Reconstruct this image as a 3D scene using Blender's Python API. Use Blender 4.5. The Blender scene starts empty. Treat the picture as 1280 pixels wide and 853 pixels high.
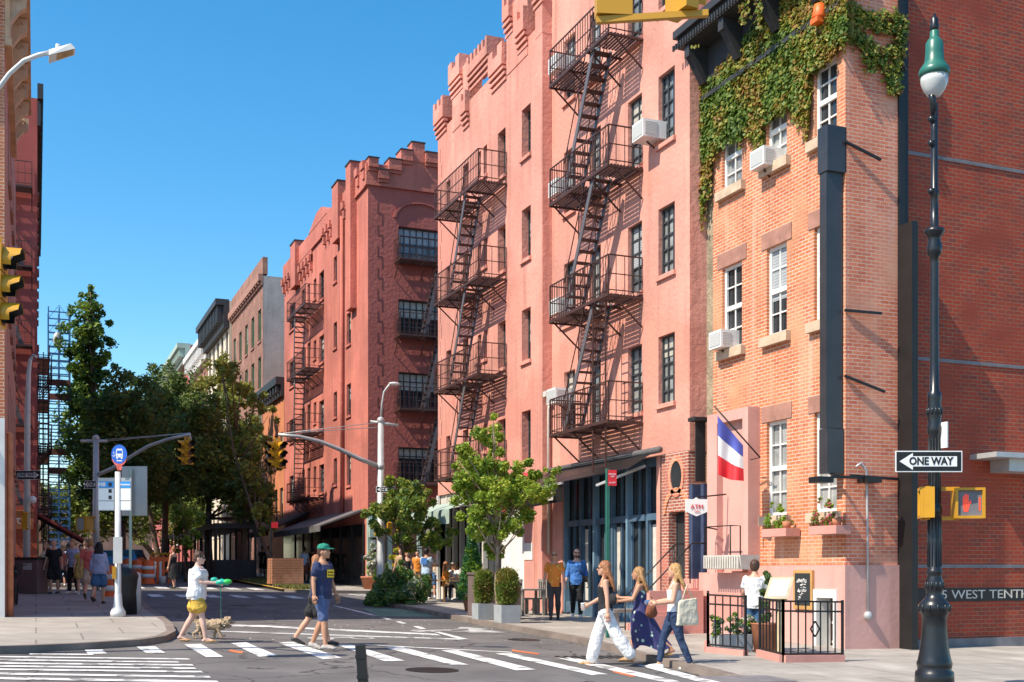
import bpy, bmesh, math, random
from mathutils import Vector, Matrix, Euler
random.seed(7)
R = math.radians
C = bpy.context.scene.collection
SC = bpy.context.scene
CZ = 1.75; FP = 1450.0; CX = 640.0; HY = 712.0
FX, FY = .3796, .9251          # viewing direction on the ground plan; streets run along X and Y

# ---- pixel -> point on a known plane (used to lay the place out) ----
def ray(px, py):
    k = (px-CX)/FP
    return Vector((FY*k+FX, FY-FX*k, -(py-HY)/FP))
def onX(px, py, X): r = ray(px, py); return Vector((X, r.y*X/r.x, CZ+r.z*X/r.x))
def onY(px, py, Y): r = ray(px, py); return Vector((r.x*Y/r.y, Y, CZ+r.z*Y/r.y))
def atd(px, py, d): r = ray(px, py); return Vector((r.x*d, r.y*d, CZ+r.z*d))
def G(x, y):
    return .022*max(-20, min(y, 130))-.02*max(-25, min(x, 45))
def onG(px, py, h=0):
    r = ray(px, py); d = (CZ-h)/(-r.z+.022*r.y-.02*r.x); return Vector((r.x*d, r.y*d, CZ+r.z*d))
def yX(px, X): return onX(px, 0, X).y
def xY(px, Y): return onY(px, 0, Y).x
def gd(px, d, h=0):                        # ground point on the column px at depth d
    p = atd(px, 0, d); return Vector((p.x, p.y, G(p.x, p.y)+h))

# ---- materials ----
MATS = {}
def mat(name, col, rough=.8, metal=0, bump=0, bscale=20, var=0, vscale=3, kind=None, emit=None, col2=None, trans=0, spec=None, **kw):
    if name in MATS: return MATS[name]
    m = bpy.data.materials.new(name); m.use_nodes = True; MATS[name] = m
    nt = m.node_tree; N = nt.nodes; L = nt.links; b = N['Principled BSDF']
    b.inputs['Roughness'].default_value = rough; b.inputs['Metallic'].default_value = metal
    b.inputs['Base Color'].default_value = (*col, 1)
    if spec is not None: b.inputs['Specular IOR Level'].default_value = spec
    tc = N.new('ShaderNodeTexCoord'); vec = tc.outputs['Object']; src = None
    def noise(sc, det=4, v=None):
        n = N.new('ShaderNodeTexNoise'); n.inputs['Scale'].default_value = sc; n.inputs['Detail'].default_value = det
        L.new(v or vec, n.inputs['Vector']); return n
    def mix(f, a, c):
        x = N.new('ShaderNodeMix'); x.data_type = 'RGBA'
        for s, i in ((f, 0), (a, 6), (c, 7)):
            if hasattr(s, 'is_linked'): L.new(s, x.inputs[i])
            else: x.inputs[i].default_value = s if i == 0 else (*s, 1)
        return x.outputs[2]
    def ramp(s, lo, hi):
        r = N.new('ShaderNodeMapRange'); r.inputs[1].default_value = lo; r.inputs[2].default_value = hi; L.new(s, r.inputs[0]); return r.outputs[0]
    if kind == 'brick':
        sp = N.new('ShaderNodeSeparateXYZ'); L.new(vec, sp.inputs[0]); ad = N.new('ShaderNodeMath'); L.new(sp.outputs[0], ad.inputs[0]); L.new(sp.outputs[1], ad.inputs[1])
        cb = N.new('ShaderNodeCombineXYZ'); L.new(sp.outputs[0] if kw.get('flat') else ad.outputs[0], cb.inputs[0]); L.new(sp.outputs[1 if kw.get('flat') else 2], cb.inputs[1])
        t = N.new('ShaderNodeTexBrick'); L.new(cb.outputs[0], t.inputs['Vector']); t.inputs['Scale'].default_value = 1
        t.inputs['Brick Width'].default_value = kw.get('bw', .215); t.inputs['Row Height'].default_value = kw.get('bh', .073)
        t.inputs['Mortar Size'].default_value = kw.get('ms', .008); t.inputs['Mortar Smooth'].default_value = .2
        t.inputs['Color1'].default_value = (*col, 1); t.inputs['Color2'].default_value = (*(col2 or col), 1)
        t.inputs['Mortar'].default_value = (*kw.get('mortar', (.5, .42, .35)), 1); t.inputs['Bias'].default_value = kw.get('bias', -.2)
        src = t.outputs['Color']; fac = t.outputs['Fac']
        n1 = noise(.9, 5); src = mix(ramp(n1.outputs[0], .5, .72), src, kw.get('stain', tuple(min(1, c*1.2+.06) for c in col)))
        n3 = noise(1.7, 6); src = mix(ramp(n3.outputs[0], .62, .35), src, mix(.35, src, tuple(c*.55 for c in col)))
        bp = N.new('ShaderNodeBump'); bp.inputs['Strength'].default_value = .5; bp.inputs['Distance'].default_value = .01; bp.invert = True
        L.new(fac, bp.inputs['Height']); L.new(bp.outputs[0], b.inputs['Normal'])
    elif kind == 'stripe':
        sp = N.new('ShaderNodeSeparateXYZ'); L.new(vec, sp.inputs[0])
        w = N.new('ShaderNodeMath'); w.operation = 'MULTIPLY'; L.new(sp.outputs[kw.get('axis', 2)], w.inputs[0]); w.inputs[1].default_value = kw.get('freq', 10)
        f = N.new('ShaderNodeMath'); f.operation = 'FRACT'; L.new(w.outputs[0], f.inputs[0])
        g = N.new('ShaderNodeMath'); g.operation = 'GREATER_THAN'; L.new(f.outputs[0], g.inputs[0]); g.inputs[1].default_value = kw.get('duty', .5)
        src = mix(g.outputs[0], col, col2)
    elif kind == 'spots':
        v = N.new('ShaderNodeTexVoronoi'); v.inputs['Scale'].default_value = kw.get('freq', 14); L.new(noise(3, 2).outputs[1] if kw.get('wob') else vec, v.inputs['Vector'])
        src = mix(ramp(v.outputs['Distance'], kw.get('thr', .28), kw.get('thr', .28)-.08), col, col2)
    elif kind == 'leaf':
        n = noise(kw.get('freq', 3), 5); src = mix(ramp(n.outputs[0], .35, .65), col, col2)
    if var:
        n = noise(vscale, 6); a = src or col
        dk = mix(1.0, col, tuple(c*(1-var) for c in col)) if src is None else mix(var, a, tuple(c*.4 for c in col))
        base = a if src is not None else tuple(min(1, c*(1+var*.45)) for c in col)
        src = mix(ramp(n.outputs[0], .32, .68), base, dk)
        n2 = noise(vscale*9, 3); src = mix(ramp(n2.outputs[0], .3, .9), src, mix(min(.5, var), src, tuple(c*.6 for c in col)))
    if kw.get('patch'):
        n = noise(kw.get('pscale', .35), 6); src = mix(ramp(n.outputs[0], .56, .6), src if src is not None else col, kw['patch'])
    if kw.get('streak'):
        mp = N.new('ShaderNodeMapping'); mp.inputs['Scale'].default_value = (2.2, 2.2, .16); L.new(vec, mp.inputs[0]); n = noise(1.6, 6, mp.outputs[0])
        a = src if src is not None else col
        src = mix(ramp(n.outputs[0], .52, .74), a, mix(kw['streak'], a, kw.get('streakc', tuple(c*.55 for c in col))))
    if kw.get('cracks'):
        v = N.new('ShaderNodeTexVoronoi'); v.feature = 'DISTANCE_TO_EDGE'; v.inputs['Scale'].default_value = .38
        nn = noise(1.1, 5); ad = N.new('ShaderNodeMixRGB'); ad.blend_type = 'ADD'; ad.inputs[0].default_value = .9; L.new(vec, ad.inputs[1]); L.new(nn.outputs[1], ad.inputs[2]); L.new(ad.outputs[0], v.inputs['Vector'])
        src = mix(ramp(v.outputs['Distance'], .011, .004), src, (.05,.045,.045)); n5 = noise(7, 2); src = mix(ramp(n5.outputs[0], .69, .75), src, (.075,.07,.068)); n6 = noise(.45, 4); src = mix(ramp(n6.outputs[0], .5, .72), src, mix(.35, src, (.06,.055,.055)))
    if kw.get('spots'):
        v = N.new('ShaderNodeTexVoronoi'); v.inputs['Scale'].default_value = 2.6; L.new(vec, v.inputs['Vector']); src = mix(ramp(v.outputs['Distance'], .07, .05), src, (.13,.115,.105))
    if src is not None: L.new(src, b.inputs['Base Color'])
    if bump:
        n = noise(bscale, 6); bp = N.new('ShaderNodeBump'); bp.inputs['Strength'].default_value = bump; bp.inputs['Distance'].default_value = kw.get('bdist', .02)
        L.new(n.outputs[0], bp.inputs['Height']); L.new(bp.outputs[0], b.inputs['Normal'])
    if emit: b.inputs['Emission Color'].default_value = (*emit[:3], 1); b.inputs['Emission Strength'].default_value = emit[3]
    if trans:
        out = N['Material Output']; tr = N.new('ShaderNodeBsdfTranslucent'); ms = N.new('ShaderNodeMixShader'); ms.inputs[0].default_value = trans
        if src is not None: L.new(src, tr.inputs[0])
        else: tr.inputs[0].default_value = (*col, 1)
        L.new(b.outputs[0], ms.inputs[1]); L.new(tr.outputs[0], ms.inputs[2]); L.new(ms.outputs[0], out.inputs[0])
    return m
M = lambda n: MATS[n]

# ---- mesh builder ----
class MB:
    def __init__(s): s.v = []; s.f = []; s.m = []; s.sm = []; s.cur = 0; s.smooth = False
    def face(s, pts):
        n = len(s.v); s.v += [Vector(p) for p in pts]; s.f.append(tuple(range(n, n+len(pts)))); s.m.append(s.cur); s.sm.append(s.smooth)
    def mesh(s, vs, fs, smooth=None):
        n = len(s.v); s.v += [Vector(p) for p in vs]
        for f in fs: s.f.append(tuple(i+n for i in f)); s.m.append(s.cur); s.sm.append(s.smooth if smooth is None else smooth)
        return s
    def box(s, a, b):
        x0, y0, z0 = [min(a[i], b[i]) for i in range(3)]; x1, y1, z1 = [max(a[i], b[i]) for i in range(3)]
        return s.mesh([(x0,y0,z0),(x1,y0,z0),(x1,y1,z0),(x0,y1,z0),(x0,y0,z1),(x1,y0,z1),(x1,y1,z1),(x0,y1,z1)],
               [(0,3,2,1),(4,5,6,7),(0,1,5,4),(1,2,6,5),(2,3,7,6),(3,0,4,7)], False)
    def hexa(s, bot, top):                       # 4 bottom + 4 top corners
        return s.mesh(list(bot)+list(top), [(3,2,1,0),(4,5,6,7),(0,1,5,4),(1,2,6,5),(2,3,7,6),(3,0,4,7)], False)
    def bar(s, p, q, w=.03, h=None, up=(0,0,1)):
        p, q = Vector(p), Vector(q); d = (q-p)
        if d.length < 1e-6: return s
        d.normalize(); u = Vector(up)
        if abs(d.dot(u)) > .98: u = Vector((0,1,0))
        sd = d.cross(u).normalized()*(w/2); u2 = sd.cross(d).normalized()*((h or w)/2)
        return s.hexa([p-sd-u2, p+sd-u2, p+sd+u2, p-sd+u2], [q-sd-u2, q+sd-u2, q+sd+u2, q-sd+u2])
    def tube(s, pts, rad, n=8, cap=True, flat=1, smooth=True):
        pts = [Vector(p) for p in pts]; rad = rad if hasattr(rad, '__len__') else [rad]*len(pts)
        vs = []; fs = []; prev = None
        for i, p in enumerate(pts):
            t = (pts[min(i+1, len(pts)-1)]-pts[max(i-1, 0)])
            t = t.normalized() if t.length > 1e-9 else Vector((0,0,1))
            if prev is None: a = t.cross(Vector((0,1,0)) if abs(t.y) < .9 else Vector((1,0,0))).normalized()
            else: a = (prev-t*prev.dot(t)); a = a.normalized() if a.length > 1e-6 else prev
            prev = a; c = t.cross(a)
            for k in range(n):
                th = 2*math.pi*k/n; vs.append(p+(a*math.cos(th)+c*math.sin(th)*flat)*rad[i])
        for i in range(len(pts)-1):
            for k in range(n): fs.append((i*n+k, i*n+(k+1)%n, (i+1)*n+(k+1)%n, (i+1)*n+k))
        if cap: fs.append(tuple(range(n-1, -1, -1))); fs.append(tuple((len(pts)-1)*n+k for k in range(n)))
        return s.mesh(vs, fs, smooth)
    def lathe(s, o, prof, n=20, flat=(1,1), smooth=True):
        o = Vector(o); vs = []; fs = []
        for r, z in prof:
            for k in range(n): th = 2*math.pi*k/n; vs.append(o+Vector((r*math.cos(th)*flat[0], r*math.sin(th)*flat[1], z)))
        for i in range(len(prof)-1):
            for k in range(n): fs.append((i*n+k, i*n+(k+1)%n, (i+1)*n+(k+1)%n, (i+1)*n+k))
        fs.append(tuple(range(n-1,-1,-1))); fs.append(tuple((len(prof)-1)*n+k for k in range(n)))
        return s.mesh(vs, fs, smooth)
    def ell(s, c, r, rot=None, n=12, m=8):
        vs = []; fs = []; c = Vector(c); r = r if hasattr(r, '__len__') else (r,)*3; Q = rot.to_matrix() if rot else None
        for i in range(1, m):
            ph = math.pi*i/m
            for k in range(n):
                th = 2*math.pi*k/n; v = Vector((math.sin(ph)*math.cos(th)*r[0], math.sin(ph)*math.sin(th)*r[1], math.cos(ph)*r[2]))
                vs.append(c+(Q@v if Q else v))
        for i in range(m-2):
            for k in range(n): fs.append((i*n+k, (i+1)*n+k, (i+1)*n+(k+1)%n, i*n+(k+1)%n))
        t = Vector((0,0,r[2])); vs += [c+(Q@t if Q else t), c-(Q@t if Q else t)]; a = len(vs)-2
        for k in range(n): fs.append((a, k, (k+1)%n)); fs.append((a+1, (m-2)*n+(k+1)%n, (m-2)*n+k))
        return s.mesh(vs, fs, True)
    def rings(s, rs, n=16, cap=True, smooth=True):      # (centre, rx, ry) horizontal ellipses
        vs = []; fs = []
        for c, rx, ry in rs:
            for k in range(n): th = 2*math.pi*k/n; vs.append(Vector(c)+Vector((rx*math.cos(th), ry*math.sin(th), 0)))
        for i in range(len(rs)-1):
            for k in range(n): fs.append((i*n+k, i*n+(k+1)%n, (i+1)*n+(k+1)%n, (i+1)*n+k))
        if cap: fs.append(tuple(range(n-1,-1,-1))); fs.append(tuple((len(rs)-1)*n+k for k in range(n)))
        return s.mesh(vs, fs, smooth)
    def merge(s, o, T=None):
        n = len(s.v); s.v += [(T@v if T else v.copy()) for v in o.v]
        s.f += [tuple(i+n for i in f) for f in o.f]; s.m += [x+s.cur for x in o.m]; s.sm += o.sm; return s
    def build(s, name, mats, parent=None, local=False, fix=True):
        me = bpy.data.meshes.new(name); off = Vector((0,0,0))
        if parent and not local:
            r = parent
            while r.parent: r = r.parent
            off = Vector(r.location)
        me.from_pydata([v-off for v in s.v], [], s.f)
        if not isinstance(mats, (list, tuple)): mats = [mats]
        for m in mats: me.materials.append(M(m) if isinstance(m, str) else m)
        me.polygons.foreach_set('material_index', [min(i, len(mats)-1) for i in s.m]); me.polygons.foreach_set('use_smooth', s.sm)
        me.update()
        if fix:
            bm = bmesh.new(); bm.from_mesh(me); bmesh.ops.recalc_face_normals(bm, faces=bm.faces); bm.to_mesh(me); bm.free()
        o = bpy.data.objects.new(name, me); C.objects.link(o)
        if parent: o.parent = parent
        return o
def tag(o, label=None, cat=None, group=None, kind=None):
    if label: o['label'] = label
    if cat: o['category'] = cat
    if group: o['group'] = group
    if kind: o['kind'] = kind
    return o
def thing(name, label, cat, loc=(0,0,0), rz=0, group=None):
    o = bpy.data.objects.new(name, None); C.objects.link(o); o.location = loc; o.rotation_euler = (0,0,rz); o.empty_display_size = .1
    return tag(o, label, cat, group)
def solo(mb, name, mats, label, cat, loc=None, group=None, rz=0, local=False):
    """thing that is one mesh; mesh built in world space unless local"""
    loc = Vector(loc) if loc is not None else Vector((0,0,0))
    if not local: mb.v = [v-loc for v in mb.v]
    o = mb.build(name, mats); o.location = loc; o.rotation_euler = (0,0,rz); return tag(o, label, cat, group)
def clone(root, loc, rz=None, label=None, scale=None):
    def cp(o, p):
        c = o.copy(); C.objects.link(c); c.parent = p
        for ch in [x for x in KIDS(o)]: cp(ch, c)
        return c
    r = cp(root, None); r.location = loc
    if rz is not None: r.rotation_euler = (0,0,rz)
    if scale: r.scale = (scale,)*3
    if label: r['label'] = label
    return r
def KIDS(o): return [x for x in C.objects if x.parent == o]
def structure(mb, name, m):
    o = mb.build(name, m); o['kind'] = 'structure'; return o
def text_mb(s, size, T, depth=.004, bold=0, xs=1):
    cu = bpy.data.curves.new('t', 'FONT'); cu.body = s; cu.size = size; cu.extrude = depth; cu.offset = bold; cu.align_x = 'CENTER'; cu.align_y = 'CENTER'; cu.resolution_u = 3
    ob = bpy.data.objects.new('t', cu); C.objects.link(ob); bpy.context.view_layer.update()
    me = bpy.data.meshes.new_from_object(ob.evaluated_get(bpy.context.evaluated_depsgraph_get()))
    mb = MB(); mb.mesh([T@Vector((v.co.x*xs, v.co.y, v.co.z)) for v in me.vertices], [tuple(p.vertices) for p in me.polygons], False)
    bpy.data.objects.remove(ob); bpy.data.curves.remove(cu); bpy.data.meshes.remove(me); return mb
def TM(loc, facing):           # text plane: facing = outward normal (world, horizontal) -> matrix
    n = Vector(facing).normalized(); up = Vector((0,0,1)); rt = up.cross(n).normalized()
    m = Matrix((rt, n.cross(rt), n)).transposed().to_4x4(); m.translation = Vector(loc); return m

# facade frames: (a along, p out, z)
class FR:
    def __init__(s, axis, c): s.axis = axis; s.c = c
    def __call__(s, a, p, z): return Vector((s.c-p, a, z)) if s.axis == 'X' else Vector((s.c+p, a, z)) if s.axis == 'L' else Vector((a, s.c-p, z))
    def a(s, px): return yX(px, s.c) if s.axis in 'XL' else xY(px, s.c)
    def z(s, px, py): return (onX(px, py, s.c) if s.axis in 'XL' else onY(px, py, s.c)).z
    def box(s, mb, a0, a1, p0, p1, z0, z1): return mb.box(s(a0, p0, z0), s(a1, p1, z1))
def wall_mb(mb, F, a0, a1, z0, z1, holes=(), rev=.2, depth=8, cap='ltr'):
    if a0 > a1: a0, a1 = a1, a0
    hs = []
    for h in holes:
        h = (min(h[0], h[1]), max(h[0], h[1]), min(h[2], h[3]), max(h[2], h[3]))
        if h[0] > a0 and h[1] < a1 and h[2] > z0 and h[3] < z1: hs.append(h)
    A = sorted({a0, a1, *[h[0] for h in hs], *[h[1] for h in hs]}); Z = sorted({z0, z1, *[h[2] for h in hs], *[h[3] for h in hs]})
    for i in range(len(A)-1):
        for j in range(len(Z)-1):
            ca, cz = (A[i]+A[i+1])/2, (Z[j]+Z[j+1])/2
            if any(h[0] < ca < h[1] and h[2] < cz < h[3] for h in hs): continue
            mb.face([F(A[i],0,Z[j]), F(A[i+1],0,Z[j]), F(A[i+1],0,Z[j+1]), F(A[i],0,Z[j+1])])
    for h in hs:
        for (u, v) in (((h[0],h[2]),(h[1],h[2])), ((h[1],h[2]),(h[1],h[3])), ((h[1],h[3]),(h[0],h[3])), ((h[0],h[3]),(h[0],h[2]))):
            mb.face([F(u[0],0,u[1]), F(v[0],0,v[1]), F(v[0],-rev,v[1]), F(u[0],-rev,u[1])])
    for (u, v) in [e for k, e in zip('ltr', (((a0,z0),(a0,z1)), ((a0,z1),(a1,z1)), ((a1,z1),(a1,z0)))) if k in cap]:
        mb.face([F(u[0],0,u[1]), F(v[0],0,v[1]), F(v[0],-depth,v[1]), F(u[0],-depth,u[1])])
    return mb
def window(par, F, a0, a1, z0, z1, fm, pm, rec=.18, cols=2, rows=4, fw=.05, mw=.025, sill=None, sash=False, name='window', so=.07, sh=.1, sw=.06):
    if a0 > a1: a0, a1 = a1, a0
    w = MB(); d = .05
    F.box(w, a0, a0+fw, -rec, -rec+d, z0, z1); F.box(w, a1-fw, a1, -rec, -rec+d, z0, z1)
    F.box(w, a0+fw, a1-fw, -rec, -rec+d, z0, z0+fw); F.box(w, a0+fw, a1-fw, -rec, -rec+d, z1-fw, z1)
    for i in range(1, cols):
        a = a0+(a1-a0)*i/cols; F.box(w, a-mw/2, a+mw/2, -rec, -rec+d*.7, z0+fw, z1-fw)
    for j in range(1, rows):
        z = z0+(z1-z0)*j/rows; hw = mw/2 if not (sash and j == rows//2) else fw*.7
        F.box(w, a0+fw, a1-fw, -rec, -rec+d*(.6 if hw == mw/2 else 1.15), z-hw, z+hw)
    o = w.build(name, fm, par)
    p = MB(); p.face([F(a0,-rec-.01+random.uniform(0,.004),z0), F(a1,-rec-.01,z0), F(a1,-rec-.01+random.uniform(-.012,.004),z1), F(a0,-rec-.01,z1)]); p.build('pane', pm, o, fix=False)
    if random.random() < .45 and (a1-a0) > .6:
        u = random.choice((.3,.45,.6,.5)); q = MB(); F.box(q, a0+fw, a1-fw, -rec-.006, -rec+.004, z1-(z1-z0)*u, z1-fw); q.build('blind', random.choice(('blind_cream','blind_grey','blind_cream')), o)
    if sill:
        s = MB(); F.box(s, a0-sw, a1+sw, -rec+d+.002, so, z0-sh, z0+.004); s.build('sill', sill, o)
    return o
# ================= materials =================
mat('asphalt', (.165,.15,.145), .9, bump=.8, bscale=70, var=.3, vscale=.8, patch=(.13,.12,.118), pscale=.35, bdist=.015, cracks=True)
mat('ground', (.15,.145,.14), .95, var=.2, vscale=.2)
mat('sidewalk', (.42,.375,.33), .9, bump=.4, bscale=60, var=.3, vscale=.6, streak=.2, spots=True, kind='brick', col2=(.38,.345,.31), bw=1.5, bh=1.5, ms=.018, mortar=(.17,.15,.13), flat=True)
mat('sidewalk_pale', (.58,.48,.36), .9, bump=.3, bscale=60, var=.15, vscale=.7)
mat('curb', (.24,.19,.16), .85, var=.35, vscale=2, bump=.4)
mat('paint_white', (.76,.75,.73), .75, var=.3, vscale=3, bump=.3, bscale=70, patch=(.27,.255,.25), pscale=3.2)
mat('paint_faded', (.48,.47,.45), .8, var=.4, vscale=3)
mat('paint_green', (.16,.26,.2), .85, var=.25, vscale=1)
mat('paint_yellow', (.7,.45,.04), .8, var=.3, vscale=2)
mat('paint_orange', (.75,.2,.07), .8, var=.4, vscale=5)
mat('stucco_pink', (.73,.335,.26), .92, bump=.6, bscale=9, var=.3, vscale=.4, streak=.75, bdist=.03, patch=(.66,.275,.205), pscale=.28)
mat('stucco_salmon', (.71,.31,.24), .92, bump=.6, bscale=9, var=.3, vscale=.4, streak=.75, bdist=.03, patch=(.63,.25,.19), pscale=.3)
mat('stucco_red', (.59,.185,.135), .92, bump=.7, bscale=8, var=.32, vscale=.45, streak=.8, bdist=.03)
mat('stucco_red_shaded', (.38,.105,.085), .92, bump=.8, bscale=7, var=.12, vscale=.8, streak=.3, bdist=.03)  # darker copy of the red stucco; the front's grazing shade is in the colour
mat('groove', (.16,.05,.04), .9)
mat('base_pink', (.66,.36,.31), .9, bump=.25, bscale=12, var=.14, vscale=.8, streak=.35)
mat('base_rose', (.62,.29,.24), .85, bump=.25, bscale=12, var=.12, vscale=.9, streak=.2)
mat('brick_orange', (.62,.2,.08), .9, kind='brick', col2=(.46,.11,.05), ms=.01, mortar=(.68,.52,.4), stain=(.66,.32,.18), streak=.45, streakc=(.72,.5,.38))
mat('brick_pale', (.78,.23,.12), .9, kind='brick', col2=(.58,.13,.075), mortar=(.74,.52,.4), stain=(.74,.36,.24), streak=.35, streakc=(.74,.46,.36))
mat('brick_red', (.4,.05,.02), .85, kind='brick', col2=(.12,.05,.04), bh=.082, mortar=(.3,.18,.11), bias=-.4, stain=(.3,.05,.025), ms=.007)
mat('brick_far', (.33,.11,.07), .9, kind='brick', col2=(.26,.08,.055), mortar=(.4,.3,.24))
mat('brick_brown', (.3,.13,.09), .9, kind='brick', col2=(.24,.1,.07), mortar=(.36,.26,.2), streak=.3)
mat('brick_shop', (.38,.1,.06), .9, kind='brick', col2=(.3,.08,.05), mortar=(.6,.48,.4), ms=.012)
mat('tan_stone', (.35,.29,.2), .95, bump=1, bscale=14, var=.4, vscale=3, bdist=.05)
mat('stucco_grey', (.46,.43,.4), .95, bump=.6, bscale=5, var=.2, vscale=.8, streak=.5)
mat('stucco_cream', (.72,.6,.46), .9, bump=.3, var=.2, vscale=1)
mat('wall_orange', (.6,.22,.1), .9, var=.15, vscale=1)
mat('stone_brown', (.4,.2,.15), .9, bump=.3, var=.25, vscale=4)
mat('stone_sill', (.6,.45,.32), .9, bump=.3, var=.2, vscale=4)
mat('granite', (.2,.19,.2), .7, bump=.2, bscale=60, var=.25, vscale=4)
mat('steel_black', (.012,.012,.013), .5, var=.3, vscale=3)
mat('iron', (.07,.03,.024), .6, var=.3, vscale=5)
mat('iron_lit', (.12,.11,.12), .5)
mat('sign_black', (.045,.045,.05), .32, var=.3, vscale=1.2, bump=.2, bscale=2, bdist=.05)
mat('cornice_black', (.035,.035,.038), .6, var=.25, vscale=3)
mat('white_frame', (.78,.77,.74), .5, var=.08, vscale=5)
mat('dark_frame', (.05,.055,.06), .45)
mat('pane_day', (.2,.23,.25), .12, var=.75, vscale=1.6)
mat('pane_dark', (.035,.04,.045), .08, var=.5, vscale=1.1)
mat('pane_curtain', (.36,.37,.36), .15, var=.6, vscale=2.2)
mat('blind_cream', (.5,.47,.4), .4, var=.2, vscale=6); mat('blind_grey', (.26,.28,.3), .4, kind='stripe', col2=(.4,.42,.43), freq=16, duty=.4)
mat('pane_green', (.06,.2,.12), .3)
mat('blue_paint_shaded', (.085,.15,.22), .5, var=.2, vscale=3)  # shopfront blue, darkened so the awning's shade sits in the colour
mat('blue_light', (.17,.28,.38), .5, var=.15, vscale=3)
mat('blue_dark', (.06,.08,.15), .5, var=.3, vscale=3)
mat('canvas_black', (.02,.02,.022), .8, bump=.2, bscale=30, var=.3, vscale=4)
mat('canvas_grey', (.13,.12,.12), .85, bump=.2, bscale=30, var=.2, vscale=3)
mat('canvas_green', (.36,.46,.4), .85, var=.15, vscale=3)
mat('canvas_red', (.55,.03,.05), .8)
mat('canvas_maroon', (.22,.03,.03), .85, var=.3, vscale=2)
mat('galv', (.5,.5,.5), .45, metal=.3, var=.12, vscale=3)
mat('galv_light', (.66,.66,.65), .5, var=.1, vscale=3)
mat('signal_yellow', (.62,.3,.012), .4, var=.12, vscale=4)
mat('signal_amber_dark', (.55,.28,.02), .45)
mat('black', (.012,.012,.012), .4)
mat('lens_red', (.25,.01,.01), .2)
mat('lens_dark', (.02,.02,.02), .15)
mat('hand_red', (.9,.08,.04), .4, emit=(1,.08,.03,.25))
mat('sign_white', (.82,.82,.8), .5)
mat('sign_red', (.65,.02,.03), .5)
mat('sign_blue', (.02,.13,.6), .4)
mat('sign_lblue', (.03,.3,.72), .5)
mat('sign_grey', (.42,.43,.42), .5, metal=.2, var=.08)
mat('sign_gold', (.85,.65,.02), .6)
mat('lamp_green', (.03,.16,.12), .35, var=.2, vscale=6)
mat('lamp_iron', (.014,.016,.02), .3, metal=0, var=.3, vscale=6)
mat('glass_white', (.55,.56,.55), .12)
mat('ac_white', (.78,.77,.74), .5, var=.1)
mat('ac_grille', (.35,.36,.36), .6, kind='stripe', col2=(.6,.6,.58), freq=30, duty=.5)
mat('bark', (.16,.11,.075), .95, bump=1, bscale=10, var=.4, vscale=5, bdist=.04)
mat('bark_pale', (.34,.26,.19), .95, bump=.8, bscale=10, var=.3, vscale=5)
for n, a, b in (('ginkgo', (.3,.4,.035), (.13,.24,.025)), ('ginkgo_hi', (.46,.5,.06), (.3,.38,.04)), ('oak', (.15,.21,.05), (.09,.15,.035)), ('oak_hi', (.36,.38,.06), (.2,.26,.045)),
                ('olive', (.32,.29,.05), (.16,.18,.04)), ('fir', (.06,.14,.02), (.02,.07,.015)), ('fir_hi', (.2,.28,.03), (.07,.15,.02)), ('ivy', (.14,.22,.025), (.08,.15,.02)), ('ivy_gold', (.34,.31,.04), (.22,.24,.03)), ('ivy_red', (.34,.17,.04), (.26,.2,.035)),
                ('box_leaf', (.2,.24,.03), (.1,.16,.02)), ('box_rust', (.26,.2,.04), (.2,.13,.03)), ('shrub', (.14,.25,.08), (.08,.17,.06)), ('bright_leaf', (.3,.45,.04), (.16,.3,.03)), ('flower_white', (.8,.78,.72), (.7,.65,.6)),
                ('flower_pink', (.75,.08,.2), (.6,.05,.15)), ('flower_yellow', (.85,.6,.03), (.7,.4,.02)), ('cypress', (.06,.2,.05), (.03,.12,.04)), ('redleaf', (.25,.2,.05), (.12,.16,.03))):
    mat(n, a, .6, kind='leaf', col2=b, trans=.35, freq=2.5)
mat('grass', (.12,.14,.03), .9, kind='leaf', col2=(.2,.17,.05), freq=9)
mat('wood_lattice', (.45,.2,.1), .8, kind='brick', col2=(.36,.15,.08), bw=.11, bh=.11, ms=.012, mortar=(.14,.06,.04))
mat('wood_pale', (.62,.5,.32), .7, var=.2, vscale=5)
mat('wood_frame', (.55,.3,.1), .7, var=.2)
mat('wood_grey', (.3,.27,.24), .85, var=.3, vscale=6)
mat('planter_grey', (.34,.36,.37), .7, var=.12, vscale=4)
mat('planter_brown', (.16,.11,.1), .75, var=.2, vscale=3)
mat('terracotta', (.5,.19,.1), .85, var=.25, vscale=5)
mat('stone_light', (.6,.56,.5), .8, var=.15, vscale=6)
mat('bin_brown', (.13,.085,.08), .6, kind='stripe', col2=(.1,.065,.06), freq=5, duty=.94)
mat('orange_plastic', (.85,.14,.02), .5)
mat('reflect_white', (.8,.78,.75), .5)
mat('blue_car', (.05,.2,.38), .3)
mat('scaff_blue', (.07,.2,.45), .5, var=.2)
mat('scaff_rust', (.2,.07,.05), .8, var=.3)
mat('wall_maroon', (.4,.09,.075), .85, var=.15, vscale=.8, bump=.2)
mat('wall_rose', (.5,.24,.18), .9, var=.15, vscale=1, bump=.3)
mat('cornice_tan', (.66,.42,.25), .8, var=.25, vscale=2)
mat('white_wall', (.75,.73,.7), .85, var=.1)
mat('chalk', (.02,.025,.028), .8)
for n, c in (('skin', (.62,.33,.22)), ('skin_tan', (.5,.25,.15)), ('skin_pale', (.68,.42,.33)), ('skin_deep', (.25,.12,.08))): mat(n, c, .5, var=.06, vscale=6)
for n, c in (('hair_brown', (.07,.03,.015)), ('hair_dark', (.015,.01,.01)), ('hair_blonde', (.5,.28,.1)), ('hair_auburn', (.34,.13,.05)), ('hair_grey', (.4,.38,.36)), ('hair_honey', (.42,.22,.08))):
    mat(n, c, .45, bump=.8, bscale=45, var=.3, vscale=25)
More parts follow.
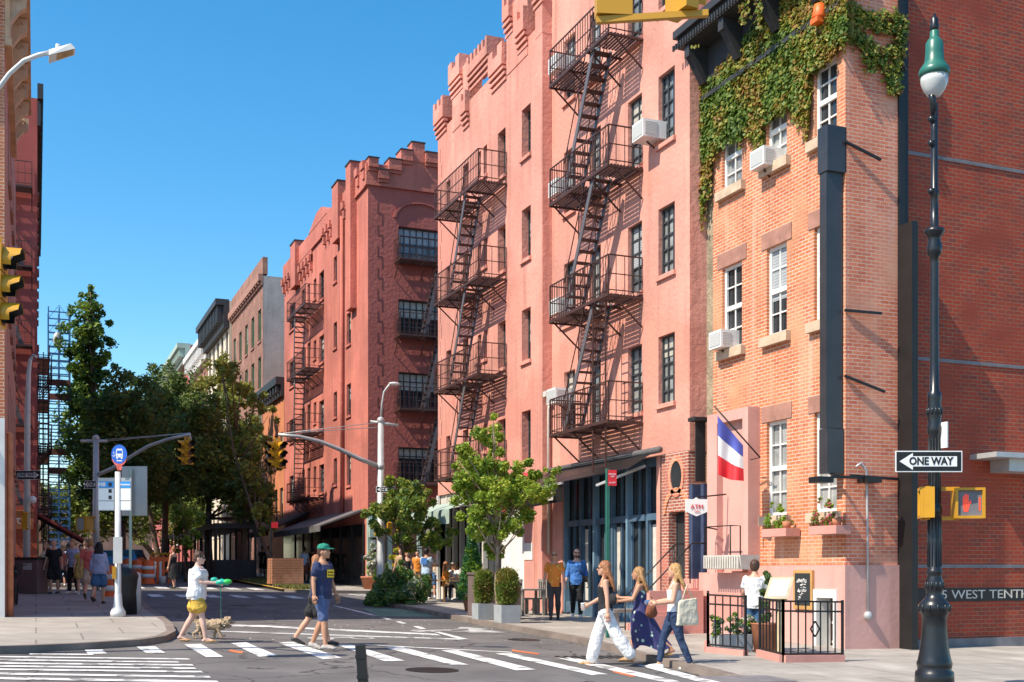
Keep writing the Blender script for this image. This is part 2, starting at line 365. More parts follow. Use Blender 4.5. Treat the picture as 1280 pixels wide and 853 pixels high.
for n, c in (('cl_white', (.8,.79,.8)), ('cl_lilac', (.45,.48,.68)), ('cl_navy', (.022,.035,.1)), ('cl_navy_lt', (.09,.13,.27)), ('cl_black', (.015,.015,.018)), ('cl_denim', (.06,.15,.3)), ('cl_mustard', (.65,.4,.06)), ('cl_orange', (.75,.25,.03)),
             ('cl_blue', (.06,.2,.55)), ('cl_char', (.05,.05,.055)), ('cl_coral', (.8,.16,.13)), ('cl_beige', (.6,.45,.33)), ('cl_yellow', (.6,.42,.1)), ('cl_green', (.015,.25,.17)), ('cl_grey', (.4,.37,.34)), ('cl_red', (.7,.04,.05)), ('cl_legging', (.022,.045,.11)), ('cl_sky', (.45,.6,.8)), ('canvas_tote', (.7,.62,.48)), ('cl_tan', (.42,.27,.14)), ('cl_brown', (.25,.08,.04))):
    mat(n, c, .85, bump=.8, bscale=11, var=.2, vscale=6, bdist=.06)
mat('floral', (.035,.035,.13), .8, kind='spots', col2=(.45,.6,.5), freq=9, thr=.3, bump=.3, bscale=12)
mat('shirt_print', (.75,.23,.03), .8, kind='spots', col2=(.75,.5,.1), freq=9, thr=.3)
mat('shoe_white', (.75,.74,.7), .5); mat('shoe_tan', (.42,.24,.1), .6); mat('shoe_black', (.02,.02,.02), .5)
mat('dog_fur', (.55,.4,.26), .9, bump=1, bscale=40, var=.35, vscale=14, bdist=.05)
mat('fl_blue', (.08,.1,.42), .75, bump=.2, bscale=6); mat('fl_white', (.85,.84,.82), .75, bump=.2, bscale=6); mat('fl_red', (.8,.03,.04), .75, bump=.2, bscale=6)
mat('cup_teal', (.02,.4,.3), .4); mat('bright_green', (.05,.55,.1), .4)

# ================= sky, sun, camera =================
SUN = Vector((1, .2, -1.2)).normalized()       # direction the light travels
w = bpy.data.worlds.new('World'); SC.world = w; w.use_nodes = True
nt = w.node_tree; bg = nt.nodes['Background']; sky = nt.nodes.new('ShaderNodeTexSky'); sky.sky_type = 'NISHITA'; sky.sun_disc = False
toS = -SUN; elev = math.asin(toS.z); az = math.atan2(toS.x, toS.y)
sky.sun_elevation = elev; sky.sun_rotation = az
sky.air_density = 1.0; sky.dust_density = .7; sky.ozone_density = 2; sky.altitude = 0
hs_ = nt.nodes.new('ShaderNodeHueSaturation'); hs_.inputs['Saturation'].default_value = 1.4; hs_.inputs['Hue'].default_value = .49; nt.links.new(sky.outputs[0], hs_.inputs['Color']); nt.links.new(hs_.outputs[0], bg.inputs[0]); bg.inputs[1].default_value = .17
sl = bpy.data.lights.new('sun', 'SUN'); sl.energy = 5.0; sl.angle = R(.5); sl.color = (1, .9, .74)
so = bpy.data.objects.new('sun', sl); C.objects.link(so); so.rotation_euler = SUN.to_track_quat('-Z', 'Y').to_euler()
cam = bpy.data.cameras.new('camera'); co = bpy.data.objects.new('camera', cam); C.objects.link(co); SC.camera = co
co.location = (0, 0, CZ); co.rotation_euler = (R(90), 0, -math.atan2(FX, FY)); cam.sensor_width = 36; cam.lens = 36*FP/1280; cam.shift_y = (HY-426.5)/1280; cam.clip_end = 2000; cam.clip_start = .1
SC.view_settings.view_transform = 'Standard'; SC.view_settings.look = 'None'; SC.view_settings.exposure = 0.43; SC.view_settings.gamma = 1
SC.render.engine = 'CYCLES'; SC.cycles.max_bounces = 6; SC.cycles.transparent_max_bounces = 8

# ================= ground =================
g = MB(); xs = [-400,-200,-100,-60,-25,45,80,150,300,500]; ys = [-300,-100,-20,0,60,130,200,350,700,1200]
for i in range(len(xs)-1):
    for j in range(len(ys)-1):
        g.face([(x, y, G(x, y)-.012) for x, y in ((xs[i],ys[j]),(xs[i+1],ys[j]),(xs[i+1],ys[j+1]),(xs[i],ys[j+1]))])
structure(g, 'ground', 'ground')
def sheet(pts, h, mb=None):
    mb = mb or MB(); mb.face([(p[0], p[1], G(p[0], p[1])+h) for p in pts]); return mb
structure(sheet([(-24,-15),(44,-15),(44,128),(-24,128)], 0), 'road', 'asphalt')
CH = .11
def pavement(pts, name='sidewalk', m='sidewalk'):
    o = structure(sheet(pts, CH), name, m)
    c = MB(); n = len(pts); ctr = Vector((sum(p[0] for p in pts)/n, sum(p[1] for p in pts)/n))
    inn = []
    for i in range(n):                      # inward offset for the kerb stone
        a, b, d = Vector(pts[i-1]), Vector(pts[i]), Vector(pts[(i+1)%n]); e1 = (b-a).normalized(); e2 = (d-b).normalized()
        n1 = Vector((-e1.y, e1.x)); n2 = Vector((-e2.y, e2.x)); k = (n1+n2); k = k.normalized() if k.length > .01 else n1
        inn.append(b+k*.17/max(.5, k.dot(n1)))
    for i in range(n):
        j = (i+1)%n
        def q(p, h): return (p[0], p[1], G(p[0], p[1])+h)
        c.face([q(pts[i],-.1), q(pts[j],-.1), q(pts[j],CH+.006), q(pts[i],CH+.006)])
        c.face([q(pts[i],CH+.006), q(pts[j],CH+.006), q(inn[j],CH+.006), q(inn[i],CH+.006)])
    structure(c, 'kerb', 'curb'); return o
P2 = lambda px, py, h=0: tuple(onG(px, py, h)[:2])
# right near block (counter-clockwise), left block, far blocks
RC = [P2(x, y) for x, y in ((910,853.5),(888,847),(850,838),(825,832),(764,815),(714,802),(600,781.5),(531,767.5),(486,758.5))]
pavement([(60,38.3),(11.6,38.6),(10.9,38.2)]+RC[::-1]+[(9.7,12.4),(10.7,11.0),(12.4,10.2),(60,10.0)])
LC = [P2(x, y) for x, y in ((0,818),(37,816),(100,813),(175,808),(207,803),(220,796),(215,785),(200,773),(190,767.5),(172,747.5))]
pavement([(-24,19.2)]+LC+[(2.9,41.6),(2.2,42.2),(-24,42.2)])
pavement([(-24,48.8),(2.3,48.8),(3.0,49.6),(3.0,127),(-24,127)])
pavement([(9.3,46.8),(10.0,46.0),(44,46.0),(44,127),(9.3,127)])
# pale concrete near corner building
structure(sheet([(12.3,10.1),(60,10.1),(60,17.9),(14.0,17.9),(13.4,16.2)], CH+.008), 'corner_paving', 'sidewalk_pale')
gr = MB()
for px, py in ((905,850),):
    p = onG(925, 850, CH); structure(sheet([(p.x-.5,p.y-.4),(p.x+.7,p.y-.4),(p.x+.7,p.y+.4),(p.x-.5,p.y+.4)], CH+.012), 'tactile_plate', 'granite')
def quad(mb, pts, h=.008, cut=True): mb.face([tuple(onG(x, y, h)) for x, y in pts])
pm = MB()
for q in ([(106,812.5),(128,812),(134,817),(110,817.5)], [(170.5,808.5),(194,808),(207,816.5),(184,817)], [(230,805.5),(251,805),(279,821),(257.5,821.5)], [(289,804),(308,803),(347,819.5),(324,821)],
          [(346,803),(367,802.5),(427.5,822.5),(404,824)], [(420,806),(440,806),(506,826),(482,827)], [(481,809.5),(504,809),(586,831),(564,831)], [(551,813),(572,813),(671,837),(645,838)], [(619,817),(640,817),(760,843),(740,844)],
          [(694,822),(717,822),(850,852),(830,853)], [(797,831.5),(818,832),(905,854),(883,855)]): quad(pm, q)
for x0, y0, x1, y1, t in ((37,817,115,817.6,1.2),(0,819.5,235,823.2,1.4),(0,823.3,222,827,1.5),(0,827.5,240,830.6,1.8),(0,831,243,834.5,1.9),(0,835,251,838.8,2.0),(0,840,261,845,2.3),(0,845.6,271,851,2.6),(-30,851.5,280,857.5,2.8)):
    x0 = x0-60 if x0 < 5 else x0; quad(pm, [(x0,y0),(x1,y1),(x1+3,y1+t),(x0,y0+t)])
quad(pm, [(320,781.5),(545,792.5),(552,794.5),(320,783.6)]); quad(pm, [(120,771.5),(320,781.5),(320,783.6),(120,774)]) if 0 else quad(pm, [(245,780),(320,781.5),(320,783.6),(245,782)])
quad(pm, [(270,788.6),(585,799),(586,800),(270,789.6)]); quad(pm, [(415,757.2),(420,757.2),(474,770),(467,770)])
for a in ([(476,772.3),(482,772.3),(490,774.4),(484,774.6)], [(494,777),(501,777),(509,779.6),(502,779.8)], [(516,783),(524,783),(533,786.3),(525,786.3)], [(542,790),(550,790),(588,799.8),(578,800)]): quad(pm, a)
quad(pm, [(455,805.5),(640,815.2),(640,816),(455,806.4)])
structure(pm, 'crosswalk_markings', 'paint_white')
pf = MB()
for k in range(7):
    x = 3.6+k*.95; sheet([(x,40.6),(x+.45,40.6),(x+.45,42.8),(x,42.8)], .008, pf); sheet([(x,48.4),(x+.45,48.4),(x+.45,50.6),(x,50.6)], .008, pf) if x < 9 else None
for k in range(5): y = 39.8+k*1.2; sheet([(11.4,y),(13.6,y),(13.6,y+.5),(11.4,y+.5)], .008, pf)
structure(pf, 'far_crosswalk_markings', 'paint_white')
bm_ = MB()                                     # worn bicycle marks
def ring(mb, cx, cy, r, w=.12, n=14, h=.009, sy=1.5):
    for k in range(n):
        a, b = 2*math.pi*k/n, 2*math.pi*(k+1)/n
        sheet([(cx+r*math.cos(a),cy+r*sy*math.sin(a)),(cx+r*math.cos(b),cy+r*sy*math.sin(b)),(cx+(r-w)*math.cos(b),cy+(r-w)*sy*math.sin(b)),(cx+(r-w)*math.cos(a),cy+(r-w)*sy*math.sin(a))], h, mb)
for px, py in ((452,798),(572,789)):
    p = onG(px, py); ring(bm_, p.x, p.y, .26, .08); ring(bm_, p.x-.85, p.y-.1, .26, .08)
    sheet([(p.x-1.0,p.y-.3),(p.x-.1,p.y+.1),(p.x-.15,p.y+.35),(p.x-1.05,p.y)], .0095, bm_)
p = onG(600, 789); sheet([(p.x-.5,p.y-.6),(p.x-.1,p.y+.5),(p.x-.4,p.y+.5),(p.x,p.y+1.3),(p.x+.5,p.y+.5),(p.x+.2,p.y+.5),(p.x+.4,p.y-.6)], .009, bm_)
structure(bm_, 'bike_lane_symbol', 'paint_faded')
gm = MB(); quad(gm, [(452,761),(505,761),(548,771.5),(474,770.5)], .004); structure(gm, 'bike_lane', 'paint_green')
om = MB(); quad(om, [(640,812),(675,817),(672,818.5),(640,814)], .006); quad(om, [(770,838),(800,845),(788,846),(765,840)], .006); quad(om, [(288,812),(305,815),(302,817),(285,814)], .006); quad(om, [(735,830),(760,833),(758,834.5),(733,832)], .006)
structure(om, 'survey_paint', 'paint_orange')
sheet_y = MB(); sheet([(9.15,46.9),(9.3,46.9),(9.3,60),(9.15,60)], CH+.012, sheet_y); sheet([(9.3,46.8),(10,46.0),(10.1,46.15),(9.45,46.95)], CH+.012, sheet_y); structure(sheet_y, 'yellow_kerb_paint', 'paint_yellow')
mh = MB()
for px, py, r_ in ((300,757,.38),(655,800,.34),(540,838,.4)):
    p = onG(px, py); mh.face([(p.x+r_*math.cos(t*math.pi/10), p.y+r_*math.sin(t*math.pi/10), G(p.x+r_*math.cos(t*math.pi/10), p.y+r_*math.sin(t*math.pi/10))+.006) for t in range(20)])
structure(mh, 'manhole_cover', 'black')
tp = MB(); sheet([(4.6,22.2),(7.8,22.0),(7.9,24.6),(4.7,24.8)], .003, tp); sheet([(7.2,14.2),(9.0,14.0),(9.1,15.3),(7.3,15.6)], .003, tp); structure(tp, 'road_patch', 'ground')
# drain grates
for px, py, w_, l_ in ((222,792.5,1.2,.5),(748,822,1.5,.5)):
    d = MB(); p = onG(px, py)
    for k in range(9): sheet([(p.x-w_/2+k*w_/9,p.y-l_/2),(p.x-w_/2+k*w_/9+w_/18,p.y-l_/2),(p.x-w_/2+k*w_/9+w_/18,p.y+l_/2),(p.x-w_/2+k*w_/9,p.y+l_/2)], .010, d)
    structure(d, 'drain_grate', 'black')
# ================= buildings =================
HP = []
def fe_platform(par, F, a0, a1, dep, z, rail=.95, stair=None, hole=None, sidebars=.14, slat=.09):
    """a0 near end, a1 far end along the facade; returns the platform part"""
    m = MB(); n = int(dep/slat)
    for k in range(n+1):
        p = .06+(dep-.06)*k/n
        if hole and .3 < p < dep-.08:
            F.box(m, a0, hole[0], p-.022, p+.022, z-.02, z+.015); F.box(m, hole[1], a1, p-.022, p+.022, z-.02, z+.015)
        else: F.box(m, a0, a1, p-.022, p+.022, z-.02, z+.015)
    na = max(2, int(round((a1-a0)/1.1)))
    for k in range(na+1):
        a = a0+(a1-a0)*k/na; F.box(m, a-.025, a+.025, .0, dep, z-.07, z-.022)
        m.bar(F(a, .02, z-.75), F(a, dep*.85, z-.06), .035)
    F.box(m, a0-.02, a1+.02, dep, dep+.03, z-.06, z+.02)
    o = m.build('fire_escape_platform', 'iron', par)
    r = MB()
    for h in (rail, rail*.52, .1):
        r.bar(F(a0, dep, z+h), F(a1, dep, z+h), .03 if h == rail else .022)
        for a in (a0, a1): r.bar(F(a, .02, z+h), F(a, dep, z+h), .03 if h == rail else .022)
    nb = int((a1-a0)/sidebars)
    for k in range(nb+1): a = a0+(a1-a0)*k/nb; r.bar(F(a, dep, z), F(a, dep, z+rail), .034 if k in (0, nb) else .016)
    nb = int(dep/.2)
    for a in (a0, a1):
        for k in range(nb): p = dep*k/nb+.03; r.bar(F(a, p, z), F(a, p, z+rail), .016)
    r.build('railing', 'iron', o)
    if stair:
        s = MB(); at, zt, ab, zb, p0, p1 = stair; zt += .9
        for p in (p0, p1):
            s.cur = 1; s.bar(F(at, p, zt-.9), F(ab, p, zb), .03, .15)
            s.cur = 0; s.bar(F(at, p, zt), F(ab, p, zb+.85), .022)
            for u in (.12, .5, .88): s.bar(F(at+(ab-at)*u, p, zt-.9+(zb-zt+.9)*u), F(at+(ab-at)*u, p, zt+(zb+.85-zt)*u), .02)
        nt_ = int((zt-.9-zb)/.25); dz = (zt-.9-zb)/nt_
        for k in range(nt_):
            z_ = zt-.9-dz*(k+.3); a = at+(ab-at)*(k+.3)/nt_; F.box(s, a-.1, a+.1, p0, p1, z_-.02, z_+.012)
        s.build('stair', ['iron', 'iron_lit'], o)
    return o
def merlon(mb, F, a0, a1, z0, z1, out=.16, dep=.5, ridges=2, gm=1):
    F.box(mb, a0, a1, -dep, out, z0, z1); c = mb.cur
    for k in range(ridges):
        z = z0-.14*(k+1); o_ = out*(1-(k+1)/(ridges+1.0)); F.box(mb, a0+.002, a1-.002, -.02, o_, z, z+.14-.002*(k+1))
    mb.cur = gm; F.box(mb, a0-.03, a1+.03, -dep-.03, out+.04, z1, z1+.05); mb.cur = c
def AC(px, py, F, wd=.62, ht=.42, dp=.5, label='', out0=.02):
    a = F.a(px); z = F.z(px, py)
    c = F(a, dp/2, z); t = thing('air_conditioner', label, 'air conditioner', F(a, out0, z), 0)
    b = MB(); F.box(b, a-wd/2, a+wd/2, out0-.15, dp, z, z+ht); 
    bo = b.build('casing', 'ac_white', t)
    g_ = MB(); F.box(g_, a-wd*.42, a+wd*.42, dp+.002, dp+.012, z+.05, z+ht-.05)
    F.box(g_, a-wd/2-.012, a-wd/2-.002, dp*.25, dp*.9, z+.06, z+ht-.06)
    g_.build('grille', 'ac_grille', t)
    s = MB(); s.bar(F(a, .02, z-.16), F(a, dp*.5, z-.02), .03); s.build('bracket', 'iron', t); return t

# ---- building A: pink stucco house with blue shopfront ----
FA = FR('X', 13.8); YA0, YA1 = 22.95, yX(690, 13.8); ZT = 20
A = thing('apartment_house', 'pale pink stucco house with black fire escape above a blue shopfront', 'building', (16, 26, 0), 0)
def ztop(F, px, py): return F.z(px, py)
rowsA = [(FA.z(784.8, 129.4), FA.z(784.8, 217)), (FA.z(784.8, 285.4), FA.z(784.8, 372)), (FA.z(787.2, 435.5), FA.z(787.2, 519))]
dzr = rowsA[0][0]-rowsA[1][0]; rowsA = [(rowsA[0][0]+dzr, rowsA[0][1]+dzr)]+rowsA
c4 = [(FA.z(820.3, 99.4), FA.z(820.3, 186)), (FA.z(823, 262.7), FA.z(823, 347.6)), (FA.z(825.4, 421), FA.z(825.4, 506.5))]; c4 = [(c4[0][0]+3.2, c4[0][1]+3.2)]+c4
colsA = [(705, 719), (737.4, 751), (784.8, 802.5)]
holes = []; wins = []
for i, (zt, zb) in enumerate(rowsA):
    for (p0, p1) in colsA: wins.append((FA.a(p0), FA.a(p1), zb, zt))
for zt, zb in c4: wins.append((FA.a(823), FA.a(843.5), zb, zt))
zs = FA.z(828, 575)+.1                       # top of shopfront zone
sa0, sa1 = FA.a(828), FA.a(703)
shop_hole = (sa0, sa1, -1, zs)
oval = (FA.a(856), FA.a(833), G(13.8, 23.5), zs-.1)
mb = MB(); wall_mb(mb, FA, YA0, YA1, zs, ZT, wins, .2, 9)
FA.box(mb, YA0+1.42-.02, YA0+1.42+.15, -6, -.02, -2, zs); FA.box(mb, sa1, YA1, -8.9, -.001, -2, zs)
mb.build('wall', 'stucco_pink', A)
for i, (a0, a1, zb, zt) in enumerate(wins): window(A, FA, a0, a1, zb, zt, 'dark_frame', random.choice(['pane_day','pane_curtain','pane_day']), .15, 3 if i > 11 else 2, 5, .05, .04, 'stucco_pink')
# brick entrance bay under A
bb = MB(); wall_mb(bb, FR('X', 13.78), YA0+.02, sa0, -2, zs+.02, [(FA.a(857), FA.a(837), -1.5+2, FA.z(845, 640)), (FA.a(853), FA.a(838.5), FA.z(845, 610), FA.z(845, 582))], .25, 1.3)
FB0 = FR('X', 13.78)
bb.build('entrance_bay', 'brick_shop', A)
dr = MB(); FB0.box(dr, FA.a(857), FA.a(837), -.3, -.25, -1.5, FA.z(845, 640)+.3)
dr.build('door', 'blue_dark', A)
dg = MB(); a_, z_ = (FA.a(857)+FA.a(837))/2, FA.z(845, 642)
for k in range(12):
    t0, t1 = math.pi*k/12, math.pi*(k+1)/12; r0, r1 = .48, .6
    dg.hexa([FB0(a_+r0*math.cos(t0),0,z_+r0*math.sin(t0)), FB0(a_+r1*math.cos(t0),0,z_+r1*math.sin(t0)), FB0(a_+r1*math.cos(t1),0,z_+r1*math.sin(t1)), FB0(a_+r0*math.cos(t1),0,z_+r0*math.sin(t1))],
            [FB0(a_+r0*math.cos(t0),.03,z_+r0*math.sin(t0)), FB0(a_+r1*math.cos(t0),.03,z_+r1*math.sin(t0)), FB0(a_+r1*math.cos(t1),.03,z_+r1*math.sin(t1)), FB0(a_+r0*math.cos(t1),.03,z_+r0*math.sin(t1))])
dg.build('door_arch', 'brick_orange', A)
dh = MB(); FB0.box(dh, a_-.36, a_+.36, -.245, -.22, .6, z_); 
for s_ in (-.36, 0, .36): FB0.box(dh, a_+s_-.02, a_+s_+.02, -.245, -.2, .3, z_)
dh.build('door_glass', 'pane_dark', A)
ow = MB(); z2 = FA.z(845, 596)
for k in range(20):
    t0, t1 = 2*math.pi*k/20, 2*math.pi*(k+1)/20
    for r0, r1, p1 in ((1, 1.3, .03),):
        e = lambda r, t, p: FB0(a_+.26*r*math.cos(t), p, z2+.36*r*math.sin(t))
        ow.hexa([e(1,t0,0), e(1.35,t0,0), e(1.35,t1,0), e(1,t1,0)], [e(1,t0,.03), e(1.35,t0,.03), e(1.35,t1,.03), e(1,t1,.03)])
ow.build('oval_window_surround', 'brick_pale', A)
op = MB(); op.face([FB0(a_+.27*math.cos(2*math.pi*k/20), .01, z2+.37*math.sin(2*math.pi*k/20)) for k in range(20)]); op.build('oval_pane', 'pane_dark', A, fix=False)
# shopfront
FS = FR('X', 13.9); sf = MB(); gz = G(14, 26)+CH
nb = 6; aa = [sa0+(sa1-sa0)*k/nb for k in range(nb+1)]; ztr = gz+2.55; ztp = zs
for k, a in enumerate(aa): sf.cur = 0 if k % 2 else 1; FS.box(sf, a-.05, a+.05, -.1, .06 if k % 2 == 0 else .0, gz-.5, ztp)
sf.cur = 0
for k in range(nb):
    a0_, a1_ = aa[k]+.07, aa[k+1]-.07
    FS.box(sf, a0_, a1_, -.1, .03, gz-.6, gz+.45); FS.box(sf, a0_, a1_, -.1, .03, ztr, ztr+.16); FS.box(sf, a0_, a1_, -.1, .03, ztp-.2, ztp)
    FS.box(sf, a0_, a0_+.04, -.1, -.04, gz+.45, ztr); FS.box(sf, a1_-.04, a1_, -.1, -.04, gz+.45, ztr); FS.box(sf, (a0_+a1_)/2-.02, (a0_+a1_)/2+.02, -.1, -.04, gz+.45, ztp-.2)
o = sf.build('shopfront', ['blue_paint_shaded', 'blue_light'], A)
pn = MB(); FS.box(pn, sa0, sa1, -.16, -.12, gz-.3, ztp-.02); pn.build('glazing', 'pane_dark', o)
cn = MB()
for k in range(3): a = aa[1+2*k]; FS.box(cn, a-.28, a-.1, -.118, -.11, gz+.5, ztr-.1+.0)
cn.build('curtain', 'stone_light', o)
# awning: housing bar + half-rolled fabric
aw = MB(); ab0, ab1 = sa0-.2, FA.a(694); za = zs+.12
aw.cur = 0; aw.tube([FA(ab0, .18, za), FA(ab1, .18, za)], .08, 10); 
aw.cur = 1; aL, aR = FA.a(690)+.1, FA.a(733)
aw.mesh([FA(sa0+.1,.2,za-.05), FA(ab1,.2,za-.05), FA(ab1+.1,1.25,za-.62), FA(sa0+.3,.75,za-.42)], [(0,1,2,3)], False)
aw.mesh([FA(ab1+.1,1.25,za-.62), FA(sa0+3.4,1.02,za-.53), FA(sa0+3.4,1.04,za-1.05), FA(ab1+.1,1.27,za-1.15)], [(0,1,2,3)], False)
aw.cur = 2; aw.bar(FA(ab1+.1,1.27,za-.66), FA(sa0+3.4,1.05,za-.57), .06); aw.bar(FA(sa0+.3,.3,za-.35), FA(sa0+1.6,.95,za-.75), .06)
o = aw.build('awning', ['canvas_grey', 'black', 'galv'], A)
lg = MB(); aa_ = sa0+3.9; FA.box(lg, aa_-.2, aa_+.2, 1.18, 1.19, za-1.0, za-.84); FA.box(lg, aa_-.16, aa_-.02, 1.18, 1.19, za-.84, za-.76); FA.box(lg, aa_+.04, aa_+.14, 1.18, 1.19, za-.84, za-.74)
lg.build('awning_logo', 'flower_white', o)
# fire escape
pz = [FA.z(805, 210), FA.z(805.4, 370.5), FA.z(807.8, 526.5)]; pz = [pz[0]+3.2]+pz; aN, aF = 25.15, 28.6
for i, z in enumerate(pz):
    st = (26.1, z, 27.85, pz[i+1]+.02, .4, .88) if i < 3 else None
    if i == 3: st = None
    fe_platform(A, FA, aN, aF, .95, z, stair=(26.1, z, 27.85, pz[i+1]+.02, .4, .88) if i < 3 else None, hole=(26.0, 26.9) if i < 3 else None)
st = MB()
for a in (25.4, 26.1): st.bar(FA(a, .9, pz[2]-.1), FA(a, .9, pz[3]-1.2), .035)
for k in range(16): st.bar(FA(25.4, .9, pz[2]-.4-k*.25), FA(26.1, .9, pz[2]-.4-k*.25), .02) if pz[2]-.4-k*.25 > pz[3]-1.2 else None
st.build('drop_ladder', 'iron', A)
cb = MB(); cb.tube([FA(YA1-.05,.1,FA.z(700,500)), FA(YA1-.02,.12,FA.z(700,510)), FA(YA1-.02,.12,2.2)], .04, 6); FA.box(cb, YA1-.25, YA1-.02, 0, .3, FA.z(700,490)-.1, FA.z(700,490)+.06)
cb.build('drain_pipe', 'stone_light', A)
AC(820, 178, FA, .55, .42, .5, 'white window air conditioner on the pale pink house, right of the fire escape')
AC(705, 246, FA, .6, .42, .35, 'air conditioner low behind the second fire escape railing from the top')
AC(706, 394, FA, .6, .42, .35, 'air conditioner behind the third fire escape railing from the top')
AC(709, 506, FA, .6, .42, .5, 'air conditioner above the lowest fire escape landing of the pink house')
AC(707, 92, FA, .6, .42, .4, 'air conditioner under the topmost fire escape landing')

# ---- building B: salmon house with battlements ----
FB = FR('X', 13.5); YB0, YB1 = yX(678, 13.5), yX(547.5, 13.5)
B = thing('apartment_house', 'salmon stucco house with crenellated parapet beside the blue shopfront house', 'building', (16, 35, 0), 0)
wins = []
for (x0, x1, rows) in ((652.2, 663.4, ((138.8,200.3),(264,327.5),(389,453.8),(515.4,577))), (622.2, 632, ((167.9,225.6),(286.6,343),(405,463),(526,575))),
                       (604.3, 608.8, ((184.4,221),(299.7,335),(415,450),(531,565))), (597, 601.2, ((192,228),(306,340),(420,455),(537,570))), (578.5, 585.5, ((208.8,252),(317,358),(425.6,474),(538.5,585))), (557.8, 563, ((228.5,268),(334.5,378),(439.7,487.6),(546,597)))):
    for (t, b) in rows: wins.append((FB.a(x0), FB.a(x1), FB.z(x0, b), FB.z(x0, t), x1-x0))
zsB = FB.z(640, 603); ZB = FB.z(634, 75)
mb = MB(); wall_mb(mb, FB, YB0, YB1, zsB, ZB, [w_[:4] for w_ in wins], .3, 10)
FB.box(mb, YB0, FB.a(663), -10, -.001, -2, zsB)
mp = MB()
def toY(px): return FB.a(px)
zm, zp, zc = FB.z(551, 128), FB.z(566, 83), FB.z(613, 46)
def pier(a0, a1, z0, z1): FB.box(mp, a0, a1, -.5, .02, z0, z1)
def cren(a0, a1, ztop, zlow, n):
    """corbelled crenellation: body + n merlons"""
    FB.box(mp, a0+.004, a1-.004, -.485, .16, zlow, ztop-.28)
    stp = (a1-a0)/(2*n-1)
    for k in range(n): FB.box(mp, a0+.006+2*k*stp, a0-.006+(2*k+1)*stp, -.45, .158, ztop-.282, ztop)
    for k in range(3): FB.box(mp, a0-.03, a1+.03, -.02, .16-.045*(k+1)+.02, zlow-.16*(k+1), zlow-.16*(k+1)+.09)
aL1, aL0 = YB1, FB.a(559); cren(aL0+.05, aL1+.1, zm, zm-.75, 3); 
pl0, pl1 = FB.a(585.5), FB.a(566); pier(pl0, pl1, ZB-.5, zp-.45); cren(pl0+.5, pl1+.06, zp, zp-.7, 2); cren(pl0-.1, pl0+.45, ZB+.35, ZB-.35, 2)
cc0, cc1 = FB.a(614), FB.a(588.5); cren(cc0, cc1, zc, zc-.6, 6); cren(FB.a(633), cc0-.1, ZB+.6, ZB-.1, 2)
pr0, pr1 = FB.a(660), FB.a(634); pier(pr0, pr1, ZB-.5, zp-.3); cren(pr1-.5, pr1+.05, zp, zp-.7, 2); cren(pr0, pr0+.7, zp-.9, zp-1.6, 2); cren(YB0-.05, YB0+.55, zp, zp-.8, 2)
FB.box(mp, YB0-.01, YB0+.5, -.51, .01, ZB-.3, zp-.2)
mb.build('wall', 'stucco_salmon', B); mp.build('parapet', 'stucco_salmon', B)
gr_ = MB()
for k in range(22):                          # quoin notches at both ends
    z = zsB+.4+k*.58
    if z < ZB-.6: FB.box(gr_, YB1-.28-(.12 if k % 2 else 0), YB1-.25-(.12 if k % 2 else 0), -.01, .006, z, z+.5)
gr_.build('quoin_joint', 'groove', B)
for i, (a0, a1, zb, zt, wpx) in enumerate(wins): window(B, FB, a0, a1, zb, zt, 'dark_frame', random.choice(['pane_day','pane_dark']), .26, 2 if wpx > 5 else 1, 5, .05, .04, 'stucco_salmon')
pz = [FB.z(633.8, 229.4), FB.z(634, 348.6), FB.z(633.8, 468.8)]; pz.append(2*pz[2]-pz[1])
for i, z in enumerate(pz): fe_platform(B, FB, 33.3, 37.5, .95, z, stair=(34.7, z, 36.3, pz[i+1]+.02, .35, .85) if i < 3 else None, hole=(34.6, 35.4) if i < 3 else None)
# ground floor of B: folding doors, white piers, green awning, red awning, rose pier
FG = FR('X', 13.62); gzB = G(13.6, 36)+CH
sb = MB(); sb.cur = 0
q0, q1 = FB.a(601), YB1
for k in range(7): a = q0+(q1-q0)*k/6; FG.box(sb, a-.06, a+.06, -.1, .06, gzB-.4, zsB)
for k in range(6): a0_, a1_ = q0+(q1-q0)*k/6+.06, q0+(q1-q0)*(k+1)/6-.06; FG.box(sb, a0_, a1_, -.1, .03, gzB-.4, gzB+.5); FG.box(sb, a0_, a1_, -.1, .03, zsB-.5, zsB)
sb.build('folding_doors', 'stone_light', B)
sb = MB(); FG.box(sb, FB.a(663), YB1, -.3, -.12, gzB-.6, zsB-.01); sb.build('shop_glazing', 'pane_dark', B)
sb = MB(); FG.box(sb, FB.a(655), FB.a(626), -.1, .1, gzB-.6, zsB-.3); sb.build('white_panel', 'white_wall', B); sb = MB(); FG.box(sb, YB1-.06, YB1+.04, -.1, .16, gzB-.5, zsB); sb.build('corner_post', 'white_wall', B)
sb = MB(); FG.box(sb, FB.a(668), FB.a(655.5), -.3, .13, gzB-.6, zsB+.004); FG.box(sb, YB0+.01, FB.a(672), -.3, .13, gzB-.6, zsB+.004); sb.build('pier', 'base_rose', B)
sb = MB(); FG.box(sb, FB.a(672), FB.a(668), -.29, -.1, gzB-.6, zsB); sb.build('side_door', 'stone_brown', B)
sb = MB(); a0_, a1_ = FB.a(603), YB1+.15; zg = FB.z(570, 628)
sb.mesh([FB(a0_,.05,zg), FB(a1_,.05,zg), FB(a1_,1.15,zg-.38), FB(a0_,1.15,zg-.38), FB(a1_,1.15,zg-.85), FB(a0_,1.15,zg-.85)], [(0,1,2,3),(3,2,4,5)], False)
sb.mesh([FB(a1_,.05,zg), FB(a1_,1.15,zg-.38), FB(a1_,.05,zg-.4)], [(0,1,2)]); sb.build('awning', 'canvas_green', B)
sb = MB(); a0_, a1_ = FB.a(668), FB.a(655); zg = FB.z(664, 590)
